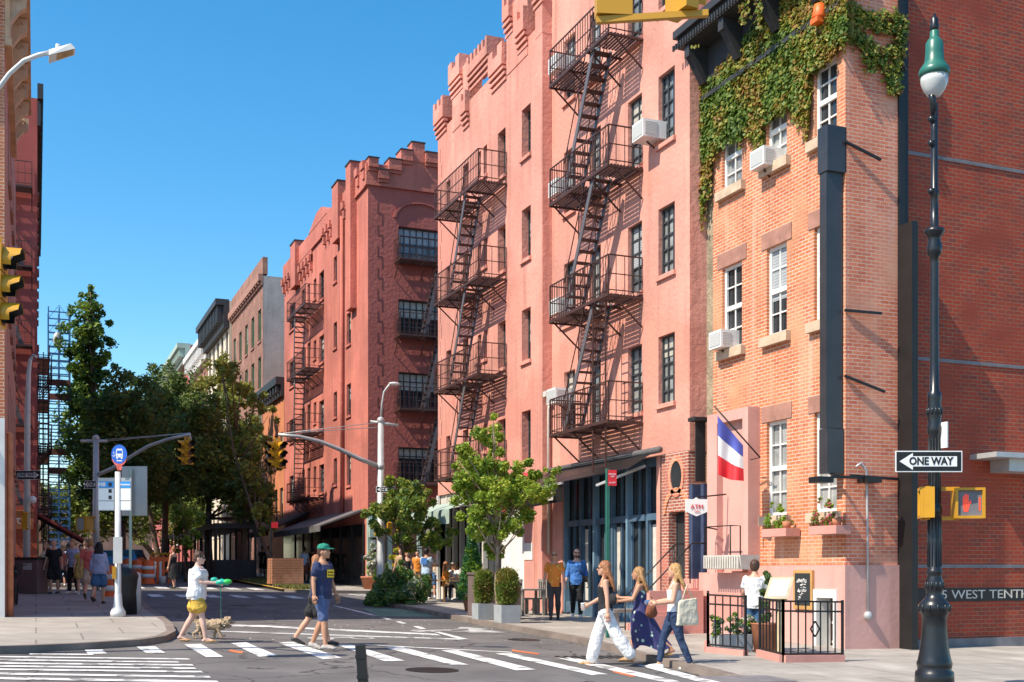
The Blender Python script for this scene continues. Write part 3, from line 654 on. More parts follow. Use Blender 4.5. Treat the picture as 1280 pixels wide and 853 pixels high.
sb.mesh([FB(a0_,.05,zg), FB(a1_,.05,zg), FB(a1_,.9,zg-1.0), FB(a0_,.9,zg-1.0), FB(a1_,.9,zg-1.3), FB(a0_,.9,zg-1.3)], [(0,1,2,3),(3,2,4,5)], False); sb.mesh([FB(a0_,.05,zg), FB(a0_,.9,zg-1.0), FB(a0_,.05,zg-1.0)], [(0,1,2)]); sb.build('door_canopy', 'canvas_red', B)
nb_ = MB(); FG.box(nb_, FB.a(668)+.1, FB.a(656), .135, .15, FB.z(662, 700), FB.z(662, 679)); nb_.build('notice_board', 'white_wall', B)

# ---- building C: red house on the far corner ----
FC = FR('X', 13.5); YC0, YC1 = yX(460, 13.5), yX(355.5, 13.5); FCY = FR('Y', YC0)
Cb = thing('corner_apartment_house', 'deep red stucco corner house with stepped battlements across the side street', 'building', (17, 58, 0), 0)
zc_line = FC.z(458, 234); wins = []
for (x0, x1, rows) in ((362,368.5,((383.6,416),(454,486),(526,554.5),(596,628))), (377.3,381,((364,390),(436,466),(511,541),(588,619))), (384.3,387.5,((357,385),(430,462),(507,538),(586,618))), (392,395.3,((350.5,376),(427,450),(504,530),(584,611))),
                       (399,405,((342.8,378),(422,456),(502.7,538),(582,617))), (417,421.2,((323,354.7),(405,437),(491.5,523),(574,607))), (433.3,438.6,((305.5,346),(393.4,433),(481.6,521.4),(569,608)))):
    for t, b in rows: wins.append((FC.a(x0), FC.a(x1), FC.z(x0, b), FC.z(x0, t), x1-x0))
zsC = FC.z(455, 640); mb = MB(); wall_mb(mb, FC, YC0, YC1, -2, zc_line+.9, [w_[:4] for w_ in wins], .2, .5, 'tr')
mb.build('wall', 'stucco_red', Cb)
for w_ in wins: window(Cb, FC, *w_[:4], 'dark_frame', random.choice(['pane_day','pane_dark']), .16, 2 if w_[4] > 4 else 1, 4, .05, .04, 'stucco_red')
fw = []; 
for (t, b) in ((283,325.5),(374,418),(465,510),(559,603)): fw.append((FCY.a(498), FCY.a(553), FCY.z(500, b), FCY.z(500, t)))
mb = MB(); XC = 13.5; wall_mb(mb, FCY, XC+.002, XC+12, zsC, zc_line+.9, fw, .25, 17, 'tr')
# arched recess above the top window
a_c, z_a = (fw[0][0]+fw[0][1])/2, fw[0][3]+.35
ar = MB()
for k in range(14):
    t0, t1 = math.pi*k/14, math.pi*(k+1)/14; rx, rz = 1.15, .72
    ar.face([FCY(a_c+rx*math.cos(t0),.006,z_a+rz*math.sin(t0)), FCY(a_c+rx*math.cos(t1),.006,z_a+rz*math.sin(t1)), FCY(a_c+(rx-.07)*math.cos(t1),.006,z_a+(rz-.07)*math.sin(t1)), FCY(a_c+(rx-.07)*math.cos(t0),.006,z_a+(rz-.07)*math.sin(t0))])
    p = lambda t, s, q: FCY(a_c+rx*s*math.cos(t), q, z_a+rz*s*math.sin(t))
    ar.hexa([p(t0,1,0), p(t0,1.1,0), p(t1,1.1,0), p(t1,1,0)], [p(t0,1,.09), p(t0,1.1,.09), p(t1,1.1,.09), p(t1,1,.09)])
ar.build('window_arch', 'stucco_red_shaded', Cb)
mb.build('front_wall', 'stucco_red_shaded', Cb)
for w_ in fw: window(Cb, FCY, *w_, 'dark_frame', 'pane_day' if w_ is fw[0] else 'pane_dark', .2, 7, 4, .07, .045, 'stucco_red_shaded')
qj = MB()
for k in range(14):
    z = zsC+.3+k*.95
    if z < zc_line-1: FCY.box(qj, XC+.62, XC+.66, -.01, .012, z, z+.5); FCY.box(qj, XC+.42, XC+.46, -.01, .012, z+.5, z+.95); FCY.box(qj, XC+.42, XC+.66, -.01, .013, z+.48, z+.52)
qj.build('quoin_joint', 'groove', Cb)
pp = MB(); pp.cur = 0
FCY.box(pp, XC-.12, XC+12, -.3, .12, zc_line, zc_line+.12); FC.box(pp, YC0+.02, YC1, -.3, .107, zc_line-.02, zc_line+.1)
FCY.box(pp, XC-.1, XC+12, -.4, .1, zc_line+.12, zc_line+.95); FC.box(pp, YC0+.41, YC1, -.4, .08, zc_line+.1, zc_line+.9)
ZZ = lambda y: FCY.z(480, y)
for (x0, x1, t, b) in ((459,471.3,200,211),(471.5,484,215,225.5),(484.3,500,202,214.5),(499.2,514,190.5,203),(513.8,530,180,204),(530.2,547,194,206),(547.2,562,206,218),(562.2,576,216,226),(576.3,592,203,216)):
    merlon(pp, FCY, FCY.a(x0), FCY.a(x1), FCY.z((x0+x1)/2, b), FCY.z((x0+x1)/2, t), .28 if b-t < 20 else .12, .5, 2)
    FCY.box(pp, FCY.a(x0)+.003, FCY.a(x1)-.003, -.39, .093, zc_line+.93, FCY.z((x0+x1)/2, b)+.01)
def cpier(x0, x1, t): a0_, a1_ = FC.a(x1), FC.a(x0); z = FC.z(x1, t); FC.box(pp, a0_, a1_, -.8, .3, zc_line-5 if x0 > 430 else zc_line-1.2, z); pp.cur = 1; FC.box(pp, a0_-.04, a1_+.04, -.84, .34, z, z+.06); pp.cur = 0
cpier(440, 446, 203); cpier(422.5, 430, 227); cpier(369.5, 375.5, 301.5); 
def crow(x0, x1, n, ytop):
    a0_, a1_ = FC.a(x1), FC.a(x0); z = FC.z(x1, ytop); s_ = (a1_-a0_)/(2*n-1)
    for k in range(n):
        a = a0_+2*k*s_; FC.box(pp, a, a+s_, -.4, .22, z-.35, z); FC.box(pp, a+.02, a+s_*.6, -.02, .16, z-.8, z-.352)
    FC.box(pp, a0_, a1_, -.4, .09, zc_line+.85, z-.35)
crow(448, 459, 2, 201); crow(431, 439.5, 2, 245); crow(406, 421.5, 4, 270); crow(376.5, 391, 4, 318); crow(355.5, 368, 4, 337)
a0_, a1_ = FC.a(407), FC.a(394); zt_ = FC.z(400, 264)
pp.hexa([FC(a0_-.6,.1,zc_line+.9), FC(a1_+1.2,.1,zc_line+.9), FC(a1_+1.2,-.6,zc_line+.9), FC(a0_-.6,-.6,zc_line+.9)], [FC(a0_+.5,.1,zt_), FC(a1_-.7,.1,zt_), FC(a1_-.7,-.6,zt_), FC(a0_+.5,-.6,zt_)])
pp.build('parapet', ['stucco_red', 'cornice_black'], Cb)
ch = MB(); p = FC(FC.a(418), -1.2, FC.z(418, 290)); ch.tube([p, p+Vector((0,0,1.9))], .2, 12); ch.lathe(p+Vector((0,0,1.9)), [(.02,.45),(.38,.12),(.38,.1),(.2,.1),(.2,0)], 14); p2 = FC(FC.a(428), -.6, FC.z(428, 232)); ch.tube([p2, p2+Vector((0,0,.4))], .1, 8); ch.tube([p2+Vector((0,0,.4)), p2+Vector((0,0,.47))], .22, 8)
ch.build('chimney_pipe', 'steel_black', Cb)
dp = MB(); a = FC.a(430.5); dp.tube([FC(a,.12,zc_line-.2), FC(a,.12,zsC)], .09, 6); dp.build('drain_pipe', 'stucco_red', Cb)
pz = [FC.z(404.6, 380.7), FC.z(404.6, 460.5), FC.z(404.6, 541), FC.z(404.6, 622)]
for i, z in enumerate(pz): fe_platform(Cb, FC, 58.0, 62.6, .95, z, stair=(61.0, z, 61.4, pz[i+1]+.02, .35, .85) if i < 3 else None, hole=(60.8, 61.5) if i < 3 else None, sidebars=.22)
pzf = [FCY.z(520, 331), FCY.z(520, 424), FCY.z(520, 515), FCY.z(520, 607)]
for i, z in enumerate(pzf): fe_platform(Cb, FCY, FCY.a(493), FCY.a(493)+3.6, .9, z, stair=(FCY.a(545), z, FCY.a(524), pzf[i+1]+.02, .35, .8) if i < 3 else None, hole=(FCY.a(541), FCY.a(549)) if i < 3 else None, sidebars=.2)
# ground storey of C
gzC = G(13.5, 50)+CH
cg = MB(); FCY.box(cg, XC+.3, XC+12, -.5, -.12, -2, zsC); cg.build('restaurant_wall', 'brick_brown', Cb)
cg = MB(); 
for px in (462, 474, 487, 503, 524): FCY.box(cg, FCY.a(px)-.1, FCY.a(px)+.1, -.12, .08, -1, zsC)
FCY.box(cg, XC+.0, FCY.a(474), -.1, .3, FCY.z(466, 672), FCY.z(466, 649)); FCY.box(cg, XC-.02, XC+12, -.1, .06, zsC-.25, zsC)
cg.build('shopfront_posts', 'canvas_green', Cb)
cg = MB(); FCY.box(cg, FCY.a(527), FCY.a(560), -.11, .1, FCY.z(540, 668), FCY.z(540, 640)); cg.build('awning_band', 'stucco_cream', Cb)
for (x0, x1, yt, out, drop, m_, nm) in ((457, 390, 636, 2.0, .75, 'canvas_grey', 'awning'), (388, 356, 640, 2.2, 1.0, 'canvas_black', 'awning')):
    a0_, a1_ = FC.a(x0)+.1, FC.a(x1); z = FC.z(x0, yt); sb = MB()
    sb.hexa([FC(a0_,.05,z-.1), FC(a1_,.05,z-.1), FC(a1_,out,z-drop-.06), FC(a0_,out,z-drop-.06)], [FC(a0_,.05,z), FC(a1_,.05,z), FC(a1_,out,z-drop), FC(a0_,out,z-drop)])
    sb.box(FC(a0_, out, z-drop-.28), FC(a1_, out+.03, z-drop)); sb.build(nm, m_, Cb)
dk = MB(); FC.box(dk, YC0+.5, YC1, .01, .05, -1, FC.z(455, 655)); dk.build('shop_window', 'pane_dark', Cb)
pdn = MB()
for k in range(8): a = YC0+.5+k*2.1; FC.box(pdn, a-.06, a+.06, .05, .1, -1, FC.z(455, 655))
pdn.build('mullion', 'steel_black', Cb)
wd = MB(); 
for y in (681, 697): FCY.box(wd, FCY.a(463.5), FCY.a(468.5), .1, .12, FCY.z(466, y+6), FCY.z(466, y-6))
wd.build('menu_sheet', 'sign_white', Cb)

# ---- building D: orange brick corner house with ivy ----
FD = FR('X', 14.2); YD0, YD1 = yX(1057, 14.2), 22.6; FDY = FR('Y', YD0); XD1 = xY(1122, YD0)
D = thing('brick_row_house', 'orange brick corner house with pink base, white sash windows and black cornice', 'building', (15, 20, 0), 0)
zb_ = FD.z(1057, 706.5); ZD = 13.2
rowsD = {1: (FD.z(1017, 88), FD.z(1017, 176)), 2: (FD.z(1017, 286), FD.z(1017, 404)), 3: (FD.z(1020, 516), FD.z(1022, 641))}
colsD = [(903, 927.5), (958.5, 983.5), (1018, 1046)]; wd = []
rowsD[1] = (FD.z(1017, 88), FD.z(1017, 178))
for r, (zt, zb2) in rowsD.items():
    for c, (p0, p1) in enumerate(colsD):
        if r == 3 and c == 0: continue
        wd.append((FD.a(p0), FD.a(p1), zb2, zt))
mb = MB(); wall_mb(mb, FD, YD0, YD1, zb_, ZD, wd, .16, .6, 't'); mb.build('wall', 'brick_orange', D)
mb = MB(); wall_mb(mb, FDY, 14.202, XD1, zb_, ZD, (), .1, 5, 'tr'); mb.build('side_wall', 'brick_pale', D)
mb = MB(); wall_mb(mb, FR('X', 14.15), YD0-.05, YD1, -2, zb_-.002, [(FD.a(1050), FD.a(1021), -.5, FD.z(1035, 741))], .5, .7, 'r')
FDY.box(mb, 14.152, XD1, .0, .05, -2, zb_-.001); mb.build('base', 'base_pink', D)
for (a0_, a1_, z0_, z1_) in wd:
    ln = MB(); FD.box(ln, min(a0_,a1_)-.18, max(a0_,a1_)+.18, -.1, .02, z1_+.001, z1_+.33); ln.build('lintel', 'stone_brown', D)
    ln = MB(); FD.box(ln, min(a0_,a1_)-.14, max(a0_,a1_)+.14, -.1, .12, z0_-.2, z0_-.001); ln.build('sill', 'stone_sill', D)
    window(D, FD, a0_, a1_, z0_, z1_, 'white_frame', random.choice(['pane_dark','pane_curtain']), .12, 2, 4, .07, .03, None, True)
bw = MB(); F2 = FR('X', 14.15); a0_, a1_ = FD.a(1050), FD.a(1021); zt_ = FD.z(1035, 741)
for s_ in (a0_, a1_-.1): F2.box(bw, s_, s_+.1, -.3, .04, -.5, zt_+.06)
F2.box(bw, a0_+.1, a1_-.1, -.3, .04, zt_-.1, zt_+.06); F2.box(bw, a0_+.1, a1_-.1, -.45, -.4, -.5, zt_)
F2.box(bw, a0_+.35, a0_+.41, -.4, -.34, -.5, zt_-.1)
for k in range(4): F2.box(bw, a0_+.1, a0_+.66, -.4, -.35, .3+k*.38, .35+k*.38)
bo = bw.build('basement_door', 'white_frame', D); pn = MB(); F2.box(pn, a0_+.1, a0_+.66, -.399, -.39, -.5, zt_-.1); pn.build('pane', 'pane_dark', bo)
# cornice
cz0 = FD.z(893, 97)
cr = MB(); FD.box(cr, YD0+.001, YD1, .02, .1, cz0-.35, cz0); FD.box(cr, YD0-.02, YD1+.25, 0, .16, cz0-.45, cz0-.352)
FD.box(cr, YD0-.02, YD1+.45, -.1, .66, cz0+.72, cz0+.95); FD.box(cr, YD0-.02, YD1+.5, -.1, .76, cz0+.952, cz0+1.12); FD.box(cr, YD0, YD1+.4, .0, .1, cz0+.002, cz0+.718)
for k in range(48): a = YD0+.05+k*.11; FD.box(cr, a, a+.055, .66, .7, cz0+.74, cz0+.86)
for a in (YD1+.15, YD1-1.25, YD1-2.65, YD1-4.0):
    FD.box(cr, a-.1, a+.1, .1, .6, cz0+.45, cz0+.718); cr.hexa([FD(a-.1,.1,cz0-.1), FD(a+.1,.1,cz0-.1), FD(a+.1,.2,cz0-.1), FD(a-.1,.2,cz0-.1)], [FD(a-.1,.1,cz0+.448), FD(a+.1,.1,cz0+.448), FD(a+.1,.55,cz0+.448), FD(a-.1,.55,cz0+.448)])
cr.build('cornice', 'cornice_black', D)
ts = MB(); FR('X', 14.25).box(ts, YD1+.001, 23.2, -.3, 0, -1, 12.6); ts.build('side_strip', 'tan_stone', D)
# pink doorcase bay with recess, balconette
FK = FR('X', 13.9); k0, k1 = FK.a(935), FK.a(884); kz = FK.z(935, 508); kb = FK.z(900, 716)
kc = MB(); r0, r1 = FK.a(928), FK.a(896)
FK.box(kc, k0, r0, -.3, 0, kb, kz); FK.box(kc, r1, k1, -.3, 0, kb, kz); FK.box(kc, r0, r1, -.3, 0, FK.z(905, 528), kz)
FK.box(kc, k0+.002, k1-.001, -.28, -.16, kb, kz-.001); FK.box(kc, k0-.03, k1+.02, -.3, .2, G(13,21)-1, kb); 
kc.build('door_surround', 'base_pink', D)
kr = MB(); FK.box(kr, r0-.25, r1-.2, .201, .21, FK.z(900, 775), FK.z(900, 741)); kr.build('basement_window', 'base_rose', D)
kn = MB()
kn.tube([FK(r0,.3,kb+.1), FK(r0,.3,kb+1.0), FK(r1,.3,kb+1.0), FK(r1,.3,kb+.1)], .018, 6)
for k in range(2): kn.tube([FK(r0+.05,.02,kb+.1), FK(r0+.05,.02,kb+1.0), FK(r0,.3,kb+1.0)], .015, 6); kn.tube([FK(r1,.3,kb+1.0), FK(r1-.05,.02,kb+.95)], .015, 6)
kn.build('balconette_rail', 'steel_black', D)
# stoop and blue door beside it
s_ = MB(); sy0, sy1 = FK.a(884)+.02, 23.3; gzs = G(13, 22)+CH
for k in range(6):
    x0 = 12.35+k*.26; s_.box((x0, sy0, gzs-.5), (14.1 if k == 5 else x0+.26, sy1, gzs+.2*(k+1)))
s_.box((12.25, sy0-.35, gzs-.5), (13.6, sy0-.002, gzs+.95)); s_.box((12.15, sy0-.45, gzs-.4), (12.7, sy0-.351, gzs+.5)); s_.box((12.2, sy0-.5, gzs-.45), (12.9, sy0-.05, gzs+.42))
s_.build('stoop', 'base_rose', D)
s_ = MB(); FQ = FR('X', 14.0); FQ.box(s_, sy0+.1, 22.93, -.1, 0, gzs+1.1, gzs+3.3); FQ.box(s_, sy0+.1, sy0+.22, 0, .12, gzs+1.1, gzs+3.35); FQ.box(s_, 22.8, 22.94, 0, .22, gzs+1.1, gzs+3.35); s_.build('blue_door', ['blue_dark'], D)
s_ = MB(); FQ.box(s_, sy0+.25, 22.6, .0, .25, gzs+3.4, gzs+4.75); FQ.box(s_, sy0+.1, 22.8, -.1, .34, gzs+4.76, gzs+4.84); s_.build('door_canopy', 'canvas_black', D)
s_ = MB()
for y in (sy0+.05, sy1-.15): s_.tube([(12.2,y,gzs+.75),(13.55,y,gzs+2.0),(14.0,y,gzs+2.0)], .018, 6); s_.tube([(12.25,y,gzs),(12.25,y,gzs+.8)], .018, 6); s_.tube([(13.5,y,gzs+1.1),(13.5,y,gzs+1.95)], .018, 6)
s_.build('stoop_handrail', 'steel_black', D)
AC(910, 437, FD, .5, .38, .34, 'air conditioner in the leftmost middle window of the orange brick house', -.1)
AC(963, 212, FD, .5, .38, .34, 'air conditioner in the ivy framed middle window of the orange brick house', -.1)
# black steel column; lower part deepened into a fin to cast E's diagonal shadow
cl = MB(); cx0, cx1 = XD1+.001, xY(1139, YD0-.1); zf = FDY.z(1135, 285); FDY.box(cl, cx0, cx1-.1, -.3, .04, zf, ZD); FDY.box(cl, cx0, cx1-.1, -.3, .4, -1, zf-.001); FDY.box(cl, cx1-.098, cx1, -.3, .02, -1, ZD+.1); cl.build('steel_column_shadow_fin', 'steel_black', D)

# ---- building E: dark red brick wall ----
YE = YD0+.15; FE = FR('Y', YE); E = thing('apartment_block', 'tall dark red brick wall with granite base and a black name band', 'building', (19, 18.5, 0), 0)
mb = MB(); wall_mb(mb, FE, cx1+.002, 30, 0, 22, (), .1, 8); mb.build('wall', 'brick_red', E)
gb = MB(); FE.box(gb, cx1+.002, 30, 0, .06, -1, FE.z(1200, 798)); gb.build('granite_base', 'granite', E)
st = MB(); 
for y in (193.5, 448.5, 708): z = FE.z(1150, y); FE.box(st, cx1+.002, 30, 0, .018, z-.035, z+.035)
st.build('string_course', 'granite', E)
nb_ = MB(); z0_, z1_ = FE.z(1200, 752), FE.z(1200, 735.5); FE.box(nb_, cx1+.004, 30, 0, .03, z0_, z1_); bo = nb_.build('name_band', 'steel_black', E)
zt_ = (z0_+z1_)/2; T_ = TM((0, YE-.034, zt_), (0,-1,0)); wf = lambda t: (lambda q: max(v.x for v in q.v)-min(v.x for v in q.v))(text_mb(t, .25, T_, .004))
tx = text_mb('5 WEST TENTH', .25, T_, .004); x_0 = min(v.x for v in tx.v); X5 = xY(1177, YE-.03); sc = (xY(1231.5, YE-.03)-X5)/wf('5 WEST')
for v in tx.v: v.x = X5+(v.x-x_0)*sc
tx.build('lettering', 'stone_light', bo)
cp = MB(); z_ = FE.z(1260, 577); FE.box(cp, xY(1236, YE-.5), 24, 0, .7, z_, z_+.1); FE.box(cp, xY(1252, YE-.3), 24, 0, .5, z_-.25, z_-.001); cp.build('entrance_canopy', ['galv'], E)
import mathutils.noise
# ================= left side of the street =================
FF = FR('L', -.62); YF0 = yX(6, -.62); FFY = FR('Y', YF0)
Fh = thing('corner_building', 'orange brick corner building with bracketed tan cornice at the left edge', 'building', (-4, 33, 0), 0)
zFc = FF.z(6, 0)-.2; ZF = 12.6+CZ
mb = MB(); wall_mb(mb, FF, YF0, 41.5, -2, ZF, [(YF0+3+k*2.2, YF0+4.1+k*2.2, 4.6+r*3.2, 6.5+r*3.2) for k in range(6) for r in range(3)], .2, .4, 'tr'); mb.build('wall', 'wall_rose', Fh)
for k in range(6):
    for r in range(3): window(Fh, FF, YF0+3+k*2.2, YF0+4.1+k*2.2, 4.6+r*3.2, 6.5+r*3.2, 'white_frame', 'pane_dark', .16, 2, 2, .06, .03, 'stone_brown')
mb = MB(); wall_mb(mb, FFY, -14, -.622, 5.0, ZF, (), .2, 17, 'tl'); mb.build('side_wall', 'brick_orange', Fh)
mb = MB(); wall_mb(mb, FFY, -14, -.622, -2, 5.0, (), .2, 17, 'l'); mb.build('side_base', 'white_wall', Fh)
c = MB(); FF.box(c, YF0-.5, 34.6, 0, .5, ZF-.1, ZF+.25); FFY.box(c, -14, -.3, 0, .5, ZF-.1, ZF+.24); FF.box(c, YF0, 34.5, 0, .1, ZF-1.2, ZF-.101); FF.box(c, YF0-.05, 34.5, 0, .14, ZF-1.35, ZF-1.201)
c.build('cornice', 'cornice_tan', Fh)
for k in range(7):
    a = YF0+.1+k*1.25; b = MB(); prof = [(0,-1.2),(.1,-1.1),(.13,-.75),(.3,-.5),(.42,-.42),(.44,-.12),(0,-.12)]
    b.mesh([FF(a,p,ZF+z) for p, z in prof]+[FF(a+.22,p,ZF+z) for p, z in prof], [tuple(range(6,-1,-1)), tuple(range(7,14))]+[(i,(i+1)%7,(i+1)%7+7,i+7) for i in range(7)], False)
    b.tube([FF(a-.015, .27+.09*math.cos(t)*(1-t/9), ZF-.27+.09*math.sin(t)*(1-t/9)) for t in [x*.6 for x in range(12)]], .014, 5); b.build('bracket', 'stone_sill', Fh)
dpp = MB(); p = FF(YF0+.25, .1, 0); dpp.tube([(p.x,p.y,.1),(p.x,p.y,4.7),(p.x-1.2,p.y-.5,4.9)], .07, 8); dpp.build('drain_pipe', 'terracotta', Fh)

FGy = 49.9; FL = FR('L', .05); FLY = FR('Y', FGy)
Gb = thing('tenement', 'tall maroon tenement with dark cornice rising behind the corner building on the left', 'building', (-4, 65, 0), 0)
ZG = onX(52, 128, .4).z; 
ZG = 20.5
mb = MB(); wall_mb(mb, FL, FGy, 73, -2, ZG, [(FGy+1.2+k*2.1, FGy+2.2+k*2.1, 4.7+r*3.1, 6.6+r*3.1) for k in range(10) for r in range(5)], .2, .4, 'tr'); mb.build('wall', 'wall_maroon', Gb)
for k in range(10):
    for r in range(5): window(Gb, FL, FGy+1.2+k*2.1, FGy+2.2+k*2.1, 4.7+r*3.1, 6.6+r*3.1, 'dark_frame', 'pane_dark', .16, 1, 2, .06, .03, 'stone_brown' if k < 6 else None)
mb = MB(); wall_mb(mb, FLY, -14, .048, 3.6, ZG, (), .2, 23, 'tl'); mb.build('side_wall', 'wall_maroon', Gb)
mb = MB(); wall_mb(mb, FLY, -14, .048, -2, 3.599, (), .2, 23, 'l'); mb.build('side_base', 'brick_red', Gb)
c = MB(); FL.box(c, FGy-.3, 73, 0, .22, ZG-.1, ZG+.5); FL.box(c, FGy-.1, 73, 0, .12, ZG-1.1, ZG-.101)
for k in range(26): FL.box(c, FGy+k*.85, FGy+.3+k*.85, .1, .2, ZG-.9, ZG-.1)
c.build('cornice', 'cornice_black', Gb)
for r in range(5): fe_platform(Gb, FLY, -1.9, -.15, .9, 4.3+r*3.1, stair=(-1.6, 4.3+r*3.1, -.5, 1.2+r*3.1, .3, .75) if r else None, sidebars=.22)
for r in range(3): fe_platform(Gb, FL, 56, 60, .6, 4.2+r*3.1, stair=(58.8, 4.2+r*3.1, 57.2, 1.1+r*3.1, .1, .5) if r else None, sidebars=.25)
sg = MB(); q = FLY(-.9, .05, 4.0); FLY.box(sg, -2.2, -.1, 0, .08, 3.35, 4.1); bo = sg.build('shop_fascia', 'wall_orange', Gb); text_mb('St', .5, TM((-.75, FGy-.1, 3.7), (0,-1,0)), .01).build('lettering', 'sign_white', bo)
aw = MB(); z0 = onX(38, 610, .1).z; aw.hexa([(.1,FGy+.1,3.9),(.1,FGy+9,4.1),(2.4,FGy+9,2.75),(2.4,FGy+.1,2.55)], [(.1,FGy+.1,4.0),(.1,FGy+9,4.2),(2.4,FGy+9,2.85),(2.4,FGy+.1,2.65)]); aw.box((2.4,FGy+.1,2.35),(2.43,FGy+9,2.75)); aw.build('awning', 'canvas_maroon', Gb)
sh = MB(); FL.box(sh, FGy+.3, FGy+9, .01, .06, -1, 3.6); sh.build('shopfront', 'pane_dark', Gb)
G2 = thing('tenement', 'narrow grey brick building wrapped in dark scaffolding behind the maroon tenement', 'building', (-4, 95, 0), 0)
mb = MB(); wall_mb(mb, FR('L', .3), 84.1, 126, -2, 9, [(86+k*2.6, 87.2+k*2.6, 4.5+r*3.2, 6.4+r*3.2) for k in range(14) for r in range(1)], .2, 12); mb.build('wall', 'brick_brown', G2)
# construction hoist tower and scaffold
T = thing('hoist_tower', 'blue steel construction hoist tower beside the maroon tenement', 'scaffold tower', (1.5, 80, G(1.5,80)), 0)
x0, x1, y0, y1 = xY(60.5, 79), xY(87.5, 79), 79, 81.2; g0 = G(1.5, 80); zt = onY(72, 388, 79).z
m = MB()
for x in (x0, (x0+x1)/2, x1):
    for y in (y0, y1): m.bar((x,y,g0),(x,y,zt+.2), .075)
z = g0+.6; k = 0
while z < zt:
    for y in (y0, y1): m.bar((x0,y,z),(x1,y,z), .07)
    for x in (x0, x1): m.bar((x,y0,z),(x,y1,z), .04)
    if k % 2 == 0: m.bar((x0,y0,z),((x0+x1)/2,y0,z+.9), .025); m.bar(((x0+x1)/2,y0,z+.9),(x1,y0,z), .025)
    z += .45; k += 1
m.build('frame', 'scaff_blue', T)
m = MB()
for z in (zt-4.8, zt-5.7, zt-9.2, zt-10.4): m.box((x0,y0-.05,z),(x1,y0+.0,z+.4))
m.build('plank', 'scaff_rust', T); m = MB(); m.ell(((x0+x1)/2-.1, y0-.2, zt-1.9), (.28,.2,.5)); m.build('hoist_hook', 'sign_grey', T)
S_ = thing('scaffold', 'dark rusty pipe scaffold filling the gap left of the blue hoist tower', 'scaffold', (.9, 76, 0), 0)
m = MB(); xs = [.1, .4, .7]; 
for y in (73.4, 76.2, 79):
    for x in xs: m.bar((x,y,1),(x,y,14.5), .06)
    for k in range(15): m.bar((xs[0],y,1.6+k*.9),(xs[-1],y,1.6+k*.9), .05)
for x in xs:
    for k in range(8): m.bar((x,73.4,1.6+k*1.8),(x,79,1.6+k*1.8), .05)
m.build('frame', 'iron', S_); m = MB()
for z in (5.2, 8.4, 11.6, 14): m.box((.1,73.2,z),(.75,79,z+.12)); m.box((.7,73.2,z+.1),(.75,79,z+.9))
m.build('plank', 'scaff_rust', S_)

# ================= far right side =================
def house(name, label, X, y0, y1, z1, wallm, nwin, rows, z_first, dz, ww, wh, fm='dark_frame', pm='pane_dark', corn=None, side=None, sill='stone_brown', depth=10, zbase=-1):
    t = thing(name, label, 'building', (X+3, (y0+y1)/2, 0)); F = FR('X', X); hs = []
    for k in range(nwin):
        a = y0+(y1-y0)*(k+.5)/nwin
        for r in range(rows): hs.append((a-ww/2, a+ww/2, z_first+r*dz, z_first+r*dz+wh))
    mb = MB(); wall_mb(mb, F, y0+.02, y1, zbase, z1, hs, .2, .5, 'tr'); mb.build('wall', wallm, t)
    mb = MB(); wall_mb(mb, FR('Y', y0+.01), X+.01, X+depth, zbase, z1-.01, (), .1, y1-y0-.1, 'tr'); mb.build('side_wall', side or wallm, t)
    for h in hs: window(t, F, *h, fm, pm, .15, 1, 2, .08, .05, sill)
    if corn:
        m_, h_, out = corn; c = MB(); F.box(c, y0, y1, 0, out, z1-.35, z1+.1); F.box(c, y0, y1, 0, out*.4, z1-h_, z1-.351)
        n = int((y1-y0)/.8)
        for k in range(n): a = y0+(y1-y0)*(k+.3)/n; F.box(c, a, a+.3, out*.4, out*.85, z1-h_*.8, z1-.352)
        c.build('cornice', m_, t)
    return t, F
yI = yX(329, 13.5); YJ = yX(290, 13.5); YK = yX(263, 13.5); YL = yX(241, 13.5)
zI = onX(352, 476, 13.5).z; zJ = onX(323, 352, 13.5).z; zK = onX(288, 374, 13.3).z; zL = onX(255, 432, 13.4).z; zM = onX(236, 432, 13.2).z
tI, FI = house('low_building', 'low orange building with dark cornice squeezed beside the red corner house', 13.5, YC1+.05, yI, zI, 'wall_orange', 4, 2, 4.6, 3.3, 1.0, 2.0, corn=('cornice_black', 1.0, .5))
tJ, FJ = house('brick_tenement', 'brown brick tenement with green framed windows and bare grey side wall', 13.5, yI+.05, YJ, zJ, 'brick_brown', 5, 5, 4.2, 3.1, 1.1, 2.1, 'pane_green', 'pane_green', corn=('stone_brown', .6, .3), side='stucco_grey')
FJx = MB(); FJ.box(FJx, yI+.05, YJ, -.3, .02, zJ+.1, zJ+1.2); FJx.build('parapet', 'brick_brown', tJ)
for z in (5.4, 8.5, 11.6, 14.7): fe_platform(tJ, FJ, YJ-5, YJ-.5, 1.0, z, sidebars=.3)
tK, FKx = house('cream_tenement', 'cream tenement with white lintels and heavy black cornice among the far houses', 13.3, YJ+.05, YK, zK, 'stucco_cream', 5, 5, 4.3, 3.3, 1.1, 2.2, 'dark_frame', 'pane_dark', corn=('cornice_black', 2.0, 1.0), sill='white_wall')
tL, FLx = house('brick_tenement', 'red brick house with white scrolled cornice second farthest on the right', 13.5, YK+.05, YL, zL, 'brick_far', 5, 5, 4.3, 3.1, 1.1, 2.1, 'white_frame', 'pane_dark', corn=('white_wall', 1.6, .9), sill='white_wall')
for z in (8.5, 11.6, 14.7): fe_platform(tL, FLx, YK+1, YK+6, 1.0, z, sidebars=.4)
tM, FM = house('brick_tenement', 'farthest red house with green painted cornice at the end of the right row', 13.3, YL+.05, 150, zM, 'wall_maroon', 9, 5, 4.3, 3.0, 1.1, 2.0, 'white_frame', 'pane_dark', corn=('canvas_green', 1.4, 1.2), sill='white_wall')
